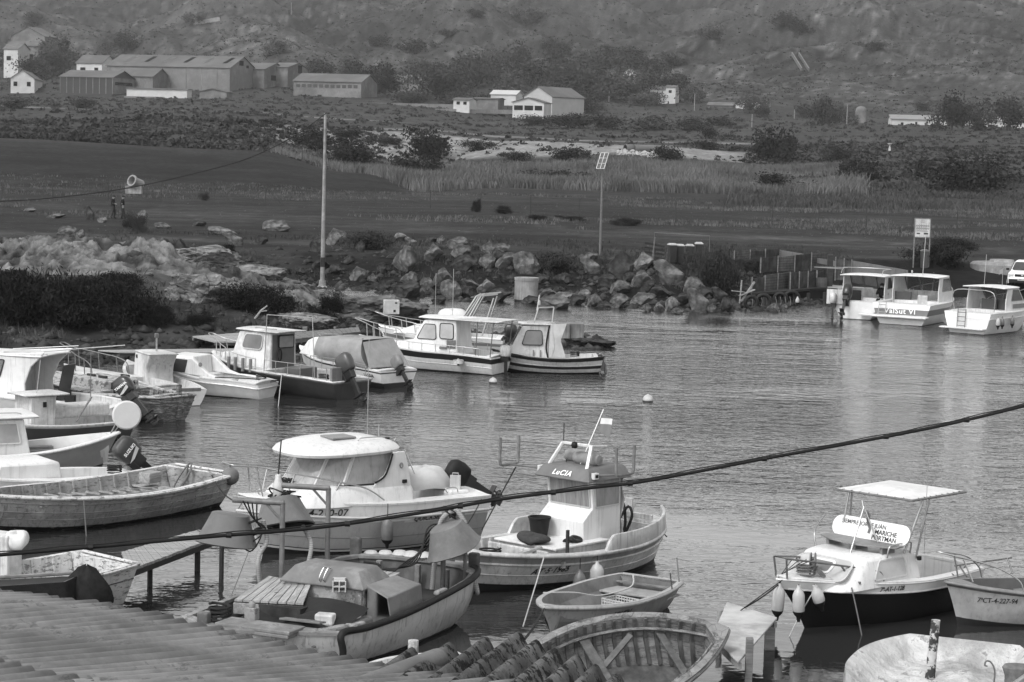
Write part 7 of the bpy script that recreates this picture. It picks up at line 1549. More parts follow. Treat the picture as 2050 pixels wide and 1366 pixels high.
# ================================================================ BUILDINGS
BW=M('wall_white',.5,.08,.5,rough=.9,dirt=.15); BG=M('wall_grey',.2,.2,.4,rough=.9,dirt=.35,streak=.45); BL=M('wall_sheet_banded',.2,.12,.5,rough=.8,wave=(.9,'X',.82),streak=.3,dirt=.2)
RFL=M('roof_fibre_grey',.13,.1,.3,rough=.85,dirt=.2,wave=(2.2,'X',.9)); RFD=M('roof_tile_dark',.14,.2,.6,rough=.9,dirt=.2); OPEN=M('opening_dark',.012,.1,1,rough=.9); PANE=M('pane_dim',.03,.2,1,rough=.3)
def bld(x0,x1,ybase,eave,ridge,D,dist,label,axis='x',yaw=0,wall=None,roof=None,wins=(),name='warehouse',over=.4,openfront=False,gablewins=(),cat='building',base=2.,sky=()):
    """x0,x1: picture columns of the front wall's ends, ybase: its foot; eave/ridge heights in picture px above the foot; D depth in m"""
    s=dist/F_; X0=(x0-1025)*s; X1=(x1-1025)*s; W=(X1-X0)/math.cos(yaw); zb=H_-(ybase-YHX((x0+x1)/2))*s; he=eave*s; hr=ridge*s
    e=empty(name,(X0,dist,zb),yaw,label,cat); wl=wall or BG; rf=roof or RFL
    mb=MB()
    if axis=='x':
        G=[(0,-base),(D,-base),(D,he),(D/2,hr),(0,he)]
        mb.prism([Vector((0,y,z)) for y,z in G],(W,0,0)); mb.build('wall',wl,e)
        mb=MB()
        for (ya,za,yb,zb_) in ((-over,he-over*(hr-he)/(D/2),D/2,hr),(D/2,hr,D+over,he-over*(hr-he)/(D/2))):
            mb.prism([Vector((-over,ya,za+.03)),Vector((-over,yb,zb_+.03)),Vector((-over,yb,zb_+.2)),Vector((-over,ya,za+.2))],(W+2*over,0,0))
        rfo=mb.build('roof',rf,e)
        for (u,v,wd,ln,mt) in sky:
            q=MB(); p=lambda a,b:Vector((W*a,D/2*b,he+(hr-he)*b+.24)); q.add([p(u,v),p(u+wd,v),p(u+wd+.02,v+ln),p(u+.02,v+ln)],[(0,1,2,3)]); q.build('skylight',mt,rfo,fixn=False)
    else:
        G=[(0,-base),(W,-base),(W,he),(W/2,hr),(0,he)]
        mb.prism([Vector((x,0,z)) for x,z in G],(0,D,0)); mb.build('wall',wl,e)
        mb=MB()
        for (xa,za,xb,zb_) in ((-over,he-over*(hr-he)/(W/2),W/2,hr),(W/2,hr,W+over,he-over*(hr-he)/(W/2))):
            mb.prism([Vector((xa,-over,za+.03)),Vector((xb,-over,zb_+.03)),Vector((xb,-over,zb_+.2)),Vector((xa,-over,za+.2))],(0,D+2*over,0))
        mb.build('roof',rf,e)
    for (u0,u1,v0,v1,*mt) in wins:
        mb=MB(); mb.box((W*(u0+u1)/2,-.03,he*(v0+v1)/2),(W*(u1-u0),.10,he*(v1-v0))); f=mb.build('window',(mt[0] if mt else OPEN),e)
    for (u0,u1,v0,v1,*mt) in gablewins:
        mb=MB(); mb.box((W+.03,D*(u0+u1)/2,he*(v0+v1)/2),(.10,D*(u1-u0),he*(v1-v0))); mb.build('window',(mt[0] if mt else OPEN),e)
    return e
A7=math.radians(-14)
SK=[(.10+.16*k,.35,.035,.5,(OPEN if k%2 else PANE)) for k in range(6)]
bld(205,458,190,54,78,26,800,'longest warehouse with grey roof full of skylights and pale panelled wall','x',A7,BL,wins=[(.02+.125*k,.028+.125*k,.02,.98,BG) for k in range(8)],gablewins=[(.35,.5,1.12,1.3),(.62,.7,1.05,1.15)],sky=SK)
bld(468,520,192,52,66,24,812,'grey gabled shed joined to the right end of the longest warehouse','x',A7,BG,gablewins=[(.3,.5,.6,.8),(.5,.75,.05,.35)])
bld(530,566,186,50,60,22,822,'smaller gabled shed with a tall dark opening beside the long low store','x',A7,BG,gablewins=[(.5,.7,.8,1.12),(.3,.7,.05,.4)])
bld(577,714,205,40,56,18,770,'long low store with a row of upper windows and several dark doors','x',A7,BG,wins=[(.04+.085*k,.10+.085*k,.70,.86,PANE) for k in range(11)]+[(.08,.12,.02,.25),(.22,.26,.02,.28),(.36,.42,.0,.35),(.62,.67,.02,.25),(.86,.91,.02,.25)],base=4)
bld(722,828,200,34,50,16,830,'grey roofed building half hidden by trees right of the long low store','x',A7,BG,gablewins=[(.3,.5,.3,.6)],base=4)
bld(145,198,150,22,38,13,840,'small white house with two windows at the left end of the longest warehouse','x',A7,BW,wins=[(.15,.35,.2,.6),(.7,.85,.1,.6)],name='house',base=6)
bld(112,222,188,32,46,18,770,'open fronted shed, its inner shade painted black, in front of the longest warehouse','x',A7,M('shed_painted_shade',.02,.2,1),wins=[(.0+.124*k,.012+.124*k,0,1,BG) for k in range(9)],gablewins=[(.0,1,.0,1.0,BG),(.1,.9,.55,.75)],base=3)  # solid block; shade of the open front is painted on as near-black
bld(222,300,188,34,50,15,785,'plain grey shed with a single small gable window between two larger ones','x',A7,BG,base=3)
bld(14,60,180,22,38,40,775,'small white gable ended house with long low roof, far left','y',math.radians(8),BW,wins=[(.12,.28,.3,.7),(.68,.84,.3,.7)],name='house',base=3)
bld(245,370,192,12,13,4,745,'long pale low wall like building in front of the longest warehouse','x',A7,M('wall_pale',.42,.12,.5),name='store')
bld(390,446,196,11,17,5,735,'tiny pitched roof hut beside the long pale low wall','y',A7,BG,name='hut')
bld(5,72,130,36,46,12,900,'ruined dark gabled house high on the left slope','x',A7,BG,RFD,wins=[(.1,.25,.3,.55),(.4,.55,.3,.55),(.7,.85,.3,.55)],name='house',base=6,gablewins=[(.2,.5,.5,.8)])
bld(15,85,95,20,38,12,960,'upper ruined building with a dark peaked roof, top left corner','y',A7,BG,RFD,name='house',base=6)
bld(0,30,128,28,40,10,880,'pale ruined house below the dark gabled one, left edge','x',A7,BW,RFD,wins=[(.2,.5,.2,.5)],name='house',base=6)
bld(1014,1076,228,22,31,14,690,'white fronted hall with three wide dark windows','y',math.radians(-10),BW,wins=[(.05,.33,.3,.72),(.38,.66,.3,.72),(.71,.95,.3,.72)],name='hall',base=3)
bld(1036,1092,212,18,37,20,722,'taller grey roofed hall right behind the white fronted one','y',math.radians(-32),M('wall_pale2',.34,.12,.5),name='hall',base=3)
bld(896,928,214,13,17,8,700,'tiny white cottage with two dark windows left of the white hall','x',A7,BW,wins=[(.2,.4,.3,.75),(.62,.82,.3,.75)],name='cottage')
bld(935,985,213,14,16,8,730,'low grey roofed cottage next to the tiny white one','x',A7,BG,name='cottage')
bld(970,1020,200,10,18,10,760,'white roofed low house behind the tiny white cottage','x',A7,BW,M('roof_pale',.42,.1,.5),name='cottage')
bld(1232,1256,166,18,26,10,900,'lone white two storey house high on the slope above the grove','y',math.radians(-10),BW,RFD,wins=[(.1,.35,.5,.8),(.6,.85,.5,.8),(.1,.4,.0,.35)],name='house',base=8)
bld(1286,1318,198,18,26,9,850,'white house with a hipped roof, lower neighbour of the lone hillside house','x',A7,BW,RFD,wins=[(.2,.5,.2,.6)],name='house',base=6); bld(1318,1337,204,28,32,8,846,'square white tower like house beside the hipped one','x',A7,BW,RFD,wins=[(.3,.6,.6,.8)],name='house',base=6)
bld(1402,1450,222,10,16,9,800,'low dark roofed cottage left of the bright white gable','x',A7,BG,RFD,wins=[(.6,.8,.2,.6)],name='cottage',base=5); bld(1458,1480,222,12,20,9,795,'bright white gabled cottage in the middle distance','y',math.radians(-35),BW,M('roof_pale3',.5,.1,.5),name='cottage',base=5)
bld(1769,1878,256,16,24,9,700,'long white cottage row with several small dark windows, left of the round tree','x',math.radians(-3),BW,M('roof_grey2',.2,.15,.6),wins=[(.17,.22,.2,.6),(.43,.47,.0,.7),(.80,.85,.2,.6),(.6,.66,.2,.6,BG)],name='cottage_row',base=4)
bld(1925,2075,260,16,24,9,705,'second white cottage row running off behind the trees at the right edge','x',math.radians(-3),BW,M('roof_grey2',.2,.15,.6),wins=[(.06,.1,.2,.6),(.24,.28,.2,.6),(.5,.54,.2,.6)],name='cottage_row',base=4)
# domed tank
g=Vector(((1708-1025)/F_*720,720,H_-(246-YHX(1708))*720/F_)); mb=MB(); mb.lathe([(1.9,-2),(1.9,3.6),(1.7,4.4),(1.1,5.),(.001,5.3)],n=16); o=mb.build('domed_tower',BG,smooth=50,loc=g); tag(o,'squat round domed stone tower left of the long white cottages','tower')
# concrete chute on the hill
a=hit(1592,118,700); b2=hit(1612,146,700); e=empty('concrete_chute',b2,0,'short concrete channel climbing the hillside','chute'); mb=MB()
for dx in(-1.6,1.6): mb.beam(Vector((dx,0,.8)),a-b2+Vector((dx,0,.8)),.5,1.6)
mb.build('channel_wall',M('chute_concrete',.13,.2,1),e)
a=hit(392,52,700); b2=hit(440,46,700); mb=MB(); mb.beam(Vector((0,0,.8)),b2-a+Vector((0,0,1.2)),.6,2.2); mb.box((0,0,1.5),(2.2,1.5,4)); tag(mb.build('ruined_wall',M('ruin_pale',.22,.2,.6),loc=a),'long ruined wall with a stub tower high on the left hillside','wall')
# terrace walls and low walls
for (x0,x1,y,hh,dist,lb) in [(240,560,196,3,742,'low retaining wall in front of the longest warehouse'),(560,900,207,5,745,'dark retaining wall below the long low store'),(860,1020,222,4,700,'low dry stone wall left of the white fronted hall')]:
    s=dist/F_; X0,X1=(x0-1025)*s,(x1-1025)*s; z0=H_-(y-YHX(x0))*s; z1_=H_-(y-YHX(x1))*s+.0; mb=MB(); mb.beam((X0,dist,z0),(X1,dist,z0+.2),.5,hh*s*2); tag(mb.build('terrace_wall',BG),lb,'wall')
# ---------------------------------------------------------------- poles, fence, people, small things
def pole(px,ybase,ytop,r0,r1,label,name,base_z=None,lean=(0,0)):
    g=hit(px,ybase,60,400); 
    if base_z is not None: g=P(px,ybase,base_z)
    zt=g.z+(ybase-ytop)*g.y/F_*1.0; e=empty(name,g,0,label,'pole'); mb=MB(); mb.tube([(0,0,-.3),(lean[0]*.5,0,(zt-g.z)*.5),(lean[0],lean[1],zt-g.z)],[r0,(r0+r1)/2,r1],12); mb.build('shaft',CONC if name=='utility_pole' else STEELD,e,smooth=60); return e,g,zt
UP,ug,uz=pole(645,580,228,.125,.07,'tall pale concrete pole standing on the rock behind the moored boats','utility_pole')
mb=MB(); mb.lathe([(.3,0),(.3,.12),(.2,.2),(.16,.5)],n=12); mb.build('pole_base',CONC,UP); mb=MB(); mb.lathe([(.12,1.2),(.13,1.2),(.13,1.7),(.12,1.7)],n=12); mb.build('dark_band',DARK,UP)
LP,lg,lz=pole(1201,512,335,.075,.055,'slender lamp post topped by a tilted solar panel','lamp_post')
hL=lz-lg.z; mb=MB(); Rm=Matrix.Rotation(math.radians(62),3,'X')@Matrix.Rotation(0,3,'Z'); Rm=Matrix.Rotation(math.radians(-25),3,'Z')@Matrix.Rotation(math.radians(55),3,'X'); mb.box((.0,-.05,hL+.35),(.5,1.1,.05),rot=Rm); pn=mb.build('solar_panel',M('solar_cells',.05,.15,8,rough=.25),LP)
mb=MB()
for a,b2 in(((-.25,-.575,.03),(.25,-.575,.03)),((.25,-.575,.03),(.25,.575,.03)),((.25,.575,.03),(-.25,.575,.03)),((-.25,.575,.03),(-.25,-.575,.03)),((0,-.57,.03),(0,.57,.03)),((-.25,-.19,.03),(.25,-.19,.03)),((-.25,.19,.03),(.25,.19,.03))): mb.beam(Vector((0,-.05,hL+.35))+Rm@Vector(a),Vector((0,-.05,hL+.35))+Rm@Vector(b2),.035,.03)
mb.build('panel_frame',WHITE2,pn)
for (x,y0,y1) in [(1503,232,205)]: 
    pass
# far utility poles
for k,(x,yb,hh) in enumerate([(583,30,24),(1035,165,36),(1219,206,24),(1390,222,34),(1534,228,26),(1541,228,30),(1505,255,26),(1695,250,40),(1590,238,18)]):
    g=hit(x,yb,430); Hh=hh*g.y/F_; mb=MB(); mb.tube([(0,0,-.5),(0,0,Hh)],[.16,.11],6); tag(mb.build('telegraph_pole',CONC,loc=g),['pole high up the slope left of centre','pole rising from the trees above the grove','pole just right of the taller grey hall','pole left of the low dark roofed cottage','left pole of the close pair on the plain','right pole of the close pair on the plain','pole below the bright white gabled cottage','pole beside the domed tower','short pole between the pair and the domed tower'][k],'pole')
# wire from the pole to the left
wp=[Pd(-150,400,100),Pd(0,403,103),Pd(120,395,104),Pd(260,376,105),Pd(400,345,106),Pd(500,316,106.5),Pd(590,272,107),ug+Vector((.05,0,uz-ug.z))]
ropep(wp,.028,ROPED,'black wire sagging from the top of the tall pale pole to the left edge','overhead_wire','cable')
# chain link fence
FP=[(5,366,398),(105,355,404),(217,360,402),(322,363,406),(428,368,408),(531,367,412),(643,374,412),(752,378,415),(861,381,417),(962,386,424),(1061,394,437),(1160,399,437),(1256,404,440),(1352,403,448),(1448,408,450),(1545,412,452),(1638,415,450),(1734,418,456),(1826,420,460),(1915,424,464),(2020,428,470)]
e=empty('wire_fence',(0,200,1.3),0,'long fence of thin posts and wire crossing the dark sandy field','fence'); tops=[]
for (x,yt,yb) in FP:
    g=hit(x,yb,150,260); hh=(yb-yt)*g.y/F_; q=g-Vector((0,200,1.3)); mb=MB(); mb.tube([q-Vector((0,0,.2)),q+Vector((0,0,hh))],.045,6); tops.append((q,hh))
    if x in(531,1256): mb.tube([q+Vector((0,0,hh*.8)),q+Vector((1.7,0,0))],.03,5); mb.tube([q+Vector((0,0,hh*.8)),q+Vector((-1.7,0,0))],.03,5)
    mb.build('fence_post',M('fence_dark',.05,.2,5,rough=.8),e)
for fr in(.25,.6,.97):
    mb=MB(); mb.tube([q+Vector((0,0,h_*fr)) for q,h_ in tops],.010,4); mb.build('fence_wire',M('fence_dark',.05,.2,5,rough=.8),e)
# people
def figure(name,joints,edges,rad,parent=None):
    me=bpy.data.meshes.new(name); me.from_pydata(joints,edges,[]); o=bpy.data.objects.new(name,me); COL.objects.link(o)
    if parent is not None:o.parent=parent
    sk_=o.modifiers.new('s','SKIN'); sv=me.skin_vertices[0].data
    for i,r in enumerate(rad): sv[i].radius=(r,r) if not isinstance(r,tuple) else r; sv[i].use_root=(i==0)
    o.modifiers.new('u','SUBSURF').levels=1; o.modifiers['u'].render_levels=2
    dg=bpy.context.evaluated_depsgraph_get(); me2=bpy.data.meshes.new_from_object(o.evaluated_get(dg)); o.modifiers.clear(); o.data=me2
    return o
def person(loc,rz,label,pose,shirt,trou,cap=True,h=1.74):
    e=empty('person',loc,rz,label,'person')
    J=dict(pel=(0,0,.95),sp=(0,0,1.15),ch=(.01,0,1.36),nk=(.02,0,1.50),hd=(.04,0,1.62),ht=(.04,0,1.72),ls=(0,.19,1.42),rs=(0,-.19,1.42),lh=(0,.10,.90),rh=(0,-.10,.90))
    J.update(pose); n=list(J); idx={k:i for i,k in enumerate(n)}
    E=[('pel','sp'),('sp','ch'),('ch','nk'),('nk','hd'),('hd','ht'),('ch','ls'),('ls','le'),('le','lw'),('lw','lf'),('ch','rs'),('rs','re'),('re','rw'),('rw','rf'),('pel','lh'),('lh','lk'),('lk','la'),('la','lt'),('pel','rh'),('rh','rk'),('rk','ra'),('ra','rt')]
    R=dict(pel=(.19,.16),sp=(.20,.16),ch=(.21,.17),nk=.075,hd=.125,ht=.10,ls=.10,rs=.10,le=.068,re=.068,lw=.048,rw=.048,lf=.05,rf=.05,lh=.125,rh=.125,lk=.095,rk=.095,la=.07,ra=.07,lt=.055,rt=.055)
    o=figure('body',[J[k] for k in n],[(idx[a],idx[b]) for a,b in E],[R[k] for k in n],e); me=o.data
    for m_ in (shirt,trou,SKIN,BLACK): me.materials.append(m_)
    for p in me.polygons:
        c=p.center; hand=min((Vector(J[k])-c).length for k in('lw','rw','lf','rf'))<.13 or min((Vector(J[k])-c).length for k in('le','re'))<.06
        p.material_index=2 if (c.z>1.49 or hand) else 0 if c.z>.93 else (3 if c.z<.09 else 1); p.use_smooth=True
    mb=MB(); hx,hy,hz_=J['hd']; mb.lathe([(.112,.02),(.115,.07),(.09,.125),(.001,.145)],(hx-.005,hy,hz_),14); 
    if cap: mb.box((hx+.12,hy,hz_+.035),(.1,.13,.012))
    mb.build('cap' if cap else 'hair',BLACK,e,smooth=60)
    return e
g1=hit(226,438,150,220); g2=hit(245,439,150,220)
person(g1,0.0,'person in black shirt and grey trousers walking right, the left of two walkers',dict(le=(-.05,.24,1.16),lw=(.10,.23,.97),lf=(.16,.22,.92),re=(.06,-.23,1.16),rw=(.26,-.22,1.10),rf=(.34,-.2,1.10),lk=(.16,.10,.50),la=(.10,.10,.08),lt=(.22,.10,.03),rk=(.0,-.10,.50),ra=(-.14,-.10,.12),rt=(-.04,-.10,.03)),CLOTHD,CLOTHG)
person(g2,0.25,'person in black shirt, dark trousers and cap, the right of two walkers',dict(le=(-.08,.25,1.16),lw=(-.02,.26,.94),lf=(.0,.26,.86),re=(-.06,-.25,1.16),rw=(.02,-.26,.94),rf=(.04,-.26,.86),lk=(.05,.10,.50),la=(-.08,.10,.08),lt=(.06,.10,.03),rk=(.08,-.10,.50),ra=(.14,-.10,.08),rt=(.28,-.10,.03)),CLOTHD,M('cloth_dark',.03,.3,20,rough=.95))
# seated person in the quay boat
pw=NB.w((2.35,-.75,.45)); e=person(pw,NB.h+math.pi,'person in dark hooded top sitting in the leftmost quay boat',dict(pel=(0,0,.42),sp=(0,0,.62),ch=(.05,0,.84),nk=(.1,0,.97),hd=(.15,0,1.08),ht=(.15,0,1.18),ls=(.05,.19,.90),rs=(.05,-.19,.90),le=(.1,.26,.66),lw=(.32,.18,.60),lf=(.38,.1,.6),re=(.1,-.26,.66),rw=(.32,-.18,.60),rf=(.38,-.1,.6),lh=(.05,.10,.40),rh=(.05,-.10,.40),lk=(.45,.13,.45),la=(.5,.12,.08),lt=(.62,.12,.03),rk=(.45,-.13,.45),ra=(.5,-.12,.08),rt=(.62,-.12,.03)),CLOTHD,CLOTHD,cap=False)
for p in e.children[0].data.polygons: 
    if p.material_index==1 and p.center.z>.1:p.material_index=0
    if p.center.z>.99: p.material_index=2
# concrete pipe on block
g=hit(268,388,200,260); e=empty('concrete_pipe',g,0,'short pale concrete pipe propped on a concrete block on the sand','pipe'); mb=MB(); rt=Matrix.Rotation(math.radians(75),3,'X')
rt=Matrix.Rotation(math.radians(-35),3,'Z')@Matrix.Rotation(math.radians(72),3,'X'); mb.lathe([(.38,-.7),(.5,-.7),(.5,.5),(.62,.55),(.62,.75),(.46,.75),(.38,.5),(.38,-.7)],(.25,0,1.15),20,rot=rt,cap=False); mb.build('pipe',M('concrete_pale',.2,.1,3),e,smooth=40,fixn=False)
mb=MB(); mb.box((0,.1,.35),(1.7,1.,.9)); tag(mb.build('concrete_block',CONC,loc=g,bevel=.03),'low concrete block carrying the short pale pipe','block')
# stacked pipes on the slope
g=hit(1262,306,330,480); 
for k,(dx,lb) in enumerate(((0,'left of the two wide grey pipes lying on the spoil heap'),(1.5,'right of the two wide grey pipes lying on the spoil heap'))):
    mb=MB(); rt=Matrix.Rotation(math.radians(-62),3,'Z')@Matrix.Rotation(math.radians(90),3,'X'); mb.lathe([(.62,-4),(.74,-4),(.74,4),(.62,4)],(0,0,0),18,rot=rt,cap=False); mb.lathe([(.001,3.0),(.62,3.0)],(0,0,0),18,rot=rt,m=1); o=mb.build('concrete_pipe',[M('pipe_dark',.12,.2,1),SHADOWIN],smooth=40,loc=(g.x+dx+2.6,g.y+2,g.z+.7),fixn=False); tag(o,lb,'pipe')
rs=np.random.RandomState(9)
def heap(n,r_): 
    px_=1225+90*r_.rand(n); Y=g.y-8+7*r_.rand(n); X=(px_-1025)/F_*Y; return np.stack([X,Y,hz(X,Y)+.5*r_.rand(n)],-1)
scatter_rubble(350,heap,.2,.7,'spoil_rubble',M('rubble_pale',.34,.3,2,rough=.9))
# info board
g=hit(1842,536,80,200); sB=g.y/F_; e=empty('information_board',g,math.radians(-4),'information board on two posts with rows of round symbols','sign'); hh=100*sB
mb=MB(); mb.box((-.42,0,hh/2-.2),(.07,.07,hh+.3)); mb.build('post',PIPE,e); mb=MB(); mb.box((.50,0,hh/2-.2),(.07,.07,hh+.3)); mb.build('post',PIPE,e)
mb=MB(); mb.box((.04,-.05,hh-.62),(.96,.04,1.18)); bd=mb.build('board',PIPE,e); mb=MB(); mb.box((.04,-.075,hh-.62),(.86,.02,1.06)); pb=mb.build('panel',WHITE2,bd)
mb=MB()
for r_ in range(2):
    for c in range(6):
        mb.lathe([(.032,0),(.055,0),(.055,.004),(.032,.004)],(-.28+.13*c,-.09,hh-.48-.17*r_),12,rot=Matrix.Rotation(math.pi/2,3,'X'),cap=False)
mb.box((.04,-.088,hh-.80),(.7,.004,.025)); mb.box((-.2,-.088,hh-.95),(.2,.004,.08)); mb.box((.25,-.088,hh-.95),(.25,.004,.1)); mb.build('symbols',INK,pb)
text('!',.12,INK,pb,'lettering',loc=(-.12,-.09,hh-.25),rot=(math.pi/2,0,0)); text('NORMAS',.06,INK,pb,'lettering',loc=(.08,-.09,hh-.2),rot=(math.pi/2,0,0)); text('PUERTO',.06,INK,pb,'lettering',loc=(.08,-.09,hh-.29),rot=(math.pi/2,0,0))
# bins
def bin_(px,py,label,hpx,mat=None,lid=None,grp=None,rz=0,d=(60,200)):
    g=hit(px,py,*d); k=hpx*g.y/F_; e=empty('wheelie_bin',g,rz,label,'bin',grp); mb=MB(); mb.box((0,0,k*.46),(.36,.5,k*.92),tap=1.2); mb.build('bin_body',mat or M('bin_dark',.018,.2,4,rough=.5),e,bevel=.03)
    mb=MB(); mb.box((0,-.0,k*.95),(.48,.66,k*.06)); mb.box((0,-.02,k*1.0),(.36,.5,k*.05)); mb.build('lid',lid or LGREY,e,bevel=.03); mb=MB(); mb.lathe([(.1,-.03),(.1,.03)],(.2,.27,.1),12,rot=Matrix.Rotation(math.pi/2,3,'Y')); mb.build('wheel',BLACK,e); return e
DL=M('lid_dark',.10,.2,4,rough=.4)
for k,(x,lb,l) in enumerate(((1345,'wheelie bin with grey lid, leftmost of the four behind the boulders',LGREY),(1361,'wheelie bin with grey lid, second from the left of four',LGREY),(1380,'wheelie bin with the whitest lid, third of four',WHITE2),(1398,'wheelie bin with grey lid, rightmost of the four behind the boulders',LGREY))): bin_(x,528,lb,38,None,l,rz=.2*(k==0))
bin_(1850,538,'tall dark litter bin with a flat lid standing by the information board',36,M('bin_grey',.045,.1,4),DL)
# white frame of pipes behind bins
g=hit(1368,530,80,200); e=empty('pipe_frame',g,0,'thin pipe frame standing over the four wheelie bins','frame'); rails(e,[[(-1.7,0,0),(-1.7,0,1.7),(1.45,0,1.6),(1.45,0,0)]],.02,STEELD,'frame_pipe')
# bent boards and black sheet
g=hit(1308,520,80,200); e=empty('broken_pallet',g,.4,'broken dark wooden pallet leaning among the boulders by the bins','pallet'); mb=MB()
for k in range(4): mb.beam((-.6,0,.2+.25*k),(.7,0,-.0+.25*k),.04,.12)
mb.build('pallet_slat',WOODD,e); mb=MB(); mb.beam((-.1,-.03,-.1),(.05,-.03,1.3),.06,.06); mb.build('pallet_post',WOOD,e)
g=hit(1478,545,80,200); mb=MB(); mb.prism([Vector(p) for p in((-.2,0,.1),(.35,0,-.1),(.15,0,.75),(-.35,.1,.6))],(0,.04,0)); tag(mb.build('black_sheet',BLACK,loc=g),'bent black plastic sheet stuck in the bank before the board fence','sheet')
# electrical cabinet on the rock
g=hit(783,626,70,140); mb=MB(); 
e=empty('electrical_cabinet',P(783,628,.75),.2,'white open electrical cabinet standing on the low rock hump','cabinet'); mb.box((0,0,.28),(.66,.3,.6)); mb.build('cabinet_body',WHITE2,e,bevel=.02); mb=MB(); mb.box((0,-.152,.28),(.56,.01,.5)); mb.build('cabinet_front',LGREY,e); mb=MB(); mb.box((.12,-.16,.12),(.1,.01,.1)); mb.box((.18,-.16,.46),(.1,.01,.06)); mb.build('socket',BLACK,e)
# concrete drum in the water, concrete stub, round slab, blocks of the quay
g=P(1053,603,0); mb=MB(); mb.lathe([(.60,-1),(.60,1.05),(.62,1.06),(.62,1.2),(.56,1.2),(.5,1.15),(.001,1.15)],n=28); tag(mb.build('concrete_drum',M('concrete_drum',.30,.12,2.5,rough=.85,streak=.35,dirt=.25,zs=[(-2,.05),(.1,.30)]),smooth=40,loc=g),'pale concrete cylinder standing in the water before the boulders','drum')
g=hit(157,516,80,140); mb=MB(); mb.lathe([(.24,-.3),(.22,.55),(.24,.6),(.24,.72),(.001,.72)],n=14); tag(mb.build('bollard',CONC,smooth=40,loc=g),'short concrete stub on the rock ledge above the dark bushes','bollard')
g=hit(2005,540,80,220); mb=MB(); mb.lathe([(1.9,-.3),(1.9,.25),(1.75,.38),(.8,.40),(.7,.55),(.001,.55)],n=30,sy=.9); tag(mb.build('concrete_slab',CONC,smooth=40,loc=g),'round flat concrete slab in the grass beside the white car','slab')
for k,(x,lb) in enumerate(((1113,'left of the two stained concrete blocks on the spit'),(1141,'right of the two stained concrete blocks on the spit'))):
    g=P(x,684,0.); mb=MB(); mb.box((0,0,.42),(.62,.8,.62)); tag(mb.build('concrete_block',M('concrete_stained',.2,.2,2,streak=.5,dirt=.4),loc=g+Vector((.25,.5,0)),bevel=.02),lb,'block')
# planks pier
walkway('plank_pier',(548,668),(718,655),(722,664),(580,680),.62,'grey plank pier by the smooth pale boulder',16,WOOD,posts=[(610,690,.7,.09,1),(670,690,.7,.05,0),(715,680,.6,.05,0)],postmat=WOOD)
walkway('plank_pier',(385,673),(512,664),(545,684),(430,684),.55,'broken fan of loose grey planks left of the plank pier',12,WOODX,posts=[(470,700,.4,.05,0)],postmat=WOOD)
walkway('gangplank',(196,701),(520,697),(520,705),(240,705),.35,'long low gangplank behind the white cuddy boat',1,WOODX,posts=[(330,722,.3,.06,0),(372,722,.3,.06,0)])
# rusty fences and board quay
RU=M('board_rusty',.085,.35,2.5,rough=.85,dirt=.4,streak=.4); RU2=M('board_grey',.13,.3,2.5,rough=.85,dirt=.35,streak=.4,wave=(2.2,'Z',.6)); RU3=M('corrugated_rusty',.16,.2,1.5,rough=.6,streak=.3,wave=(5.2,'Z',.45))
def wallseg(name,pa,pb,za,ha,hb,mat,label,n=1,post=True,yb=None,cat='fence'):
    """panel fence from picture column/foot pa to pb; za foot height"""
    A=P(pa[0],pa[1],za); Bq=P(pb[0],pb[1],za if yb is None else yb); e=empty(name,A,0,label,cat); d=Bq-A
    for k in range(n):
        a=d*((k+.01)/n); b2=d*((k+.99)/n); h0=ha+(hb-ha)*k/n; h1=ha+(hb-ha)*(k+1)/n; mb=MB(); j=R_.uniform(-.05,.05); nn=Vector((-d.y,d.x,0)).normalized()
        mb.prism([a,b2,b2+Vector((0,0,h1+j)),a+Vector((0,0,h0+j))],nn*.05); mb.build('panel',mat if n==1 else R_.choice([mat,mat,RU]),e)
        if post: mb=MB(); mb.beam(a-nn*.04+Vector((0,0,-.05)),a-nn*.04+Vector((0,0,h0+.08)),.06,.06); mb.build('post',WOOD,e)
    return e
wallseg('board_fence',(1468,530),(1560,522),1.2,.75,.7,RU2,'low grey board fence with horizontal planks behind the bank',3)
wallseg('board_fence',(1562,514),(1680,535),1.45,.35,.35,RU3,'pale capped low fence running from the board fence to the dark post',2)
wallseg('quay_wall',(1503,588),(1580,580),.55,.78,.9,RU2,'rusty patched sheet wall of the little quay, lower row',3); 
wallseg('quay_wall',(1580,580),(1650,574),.6,.85,.85,RU,'rusty patched sheet wall beside the square box on the quay',4)
wallseg('quay_wall',(1521,545),(1655,540),1.05,.75,1.05,RU2,'upper row of patched rusty boards on the little quay',4)
wallseg('corrugated_fence',(1672,560),(1706,562),.8,1.2,1.1,RU,'dark board panel left of the corrugated fence',2)
wallseg('corrugated_fence',(1704,566),(1816,584),.75,1.2,1.1,RU3,'rusty corrugated iron fence behind the white quay boats',1)
g=P(1660,575,.6); mb=MB(); mb.box((0,0,.8),(.3,.3,1.9)); tag(mb.build('dark_post',WOODD,loc=g),'thick dark square post where the quay walls meet','post'); mb=MB(); mb.box((-.5,-.4,.25),(.6,.5,.55)); tag(mb.build('square_box',RU,loc=g,bevel=.02),'square rusty box hanging at the corner of the quay','box')
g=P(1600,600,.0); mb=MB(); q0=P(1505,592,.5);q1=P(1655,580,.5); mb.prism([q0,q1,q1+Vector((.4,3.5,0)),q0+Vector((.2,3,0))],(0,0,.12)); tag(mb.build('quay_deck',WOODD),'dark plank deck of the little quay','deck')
q0=P(1655,578,.55);q1=P(1745,585,.55); mb=MB(); mb.prism([q0,q1,q1+Vector((.4,2,0)),q0+Vector((.2,2,0))],(0,0,.1)); tag(mb.build('quay_deck',WOODX),'pale edged plank deck below the dark board panel','deck')
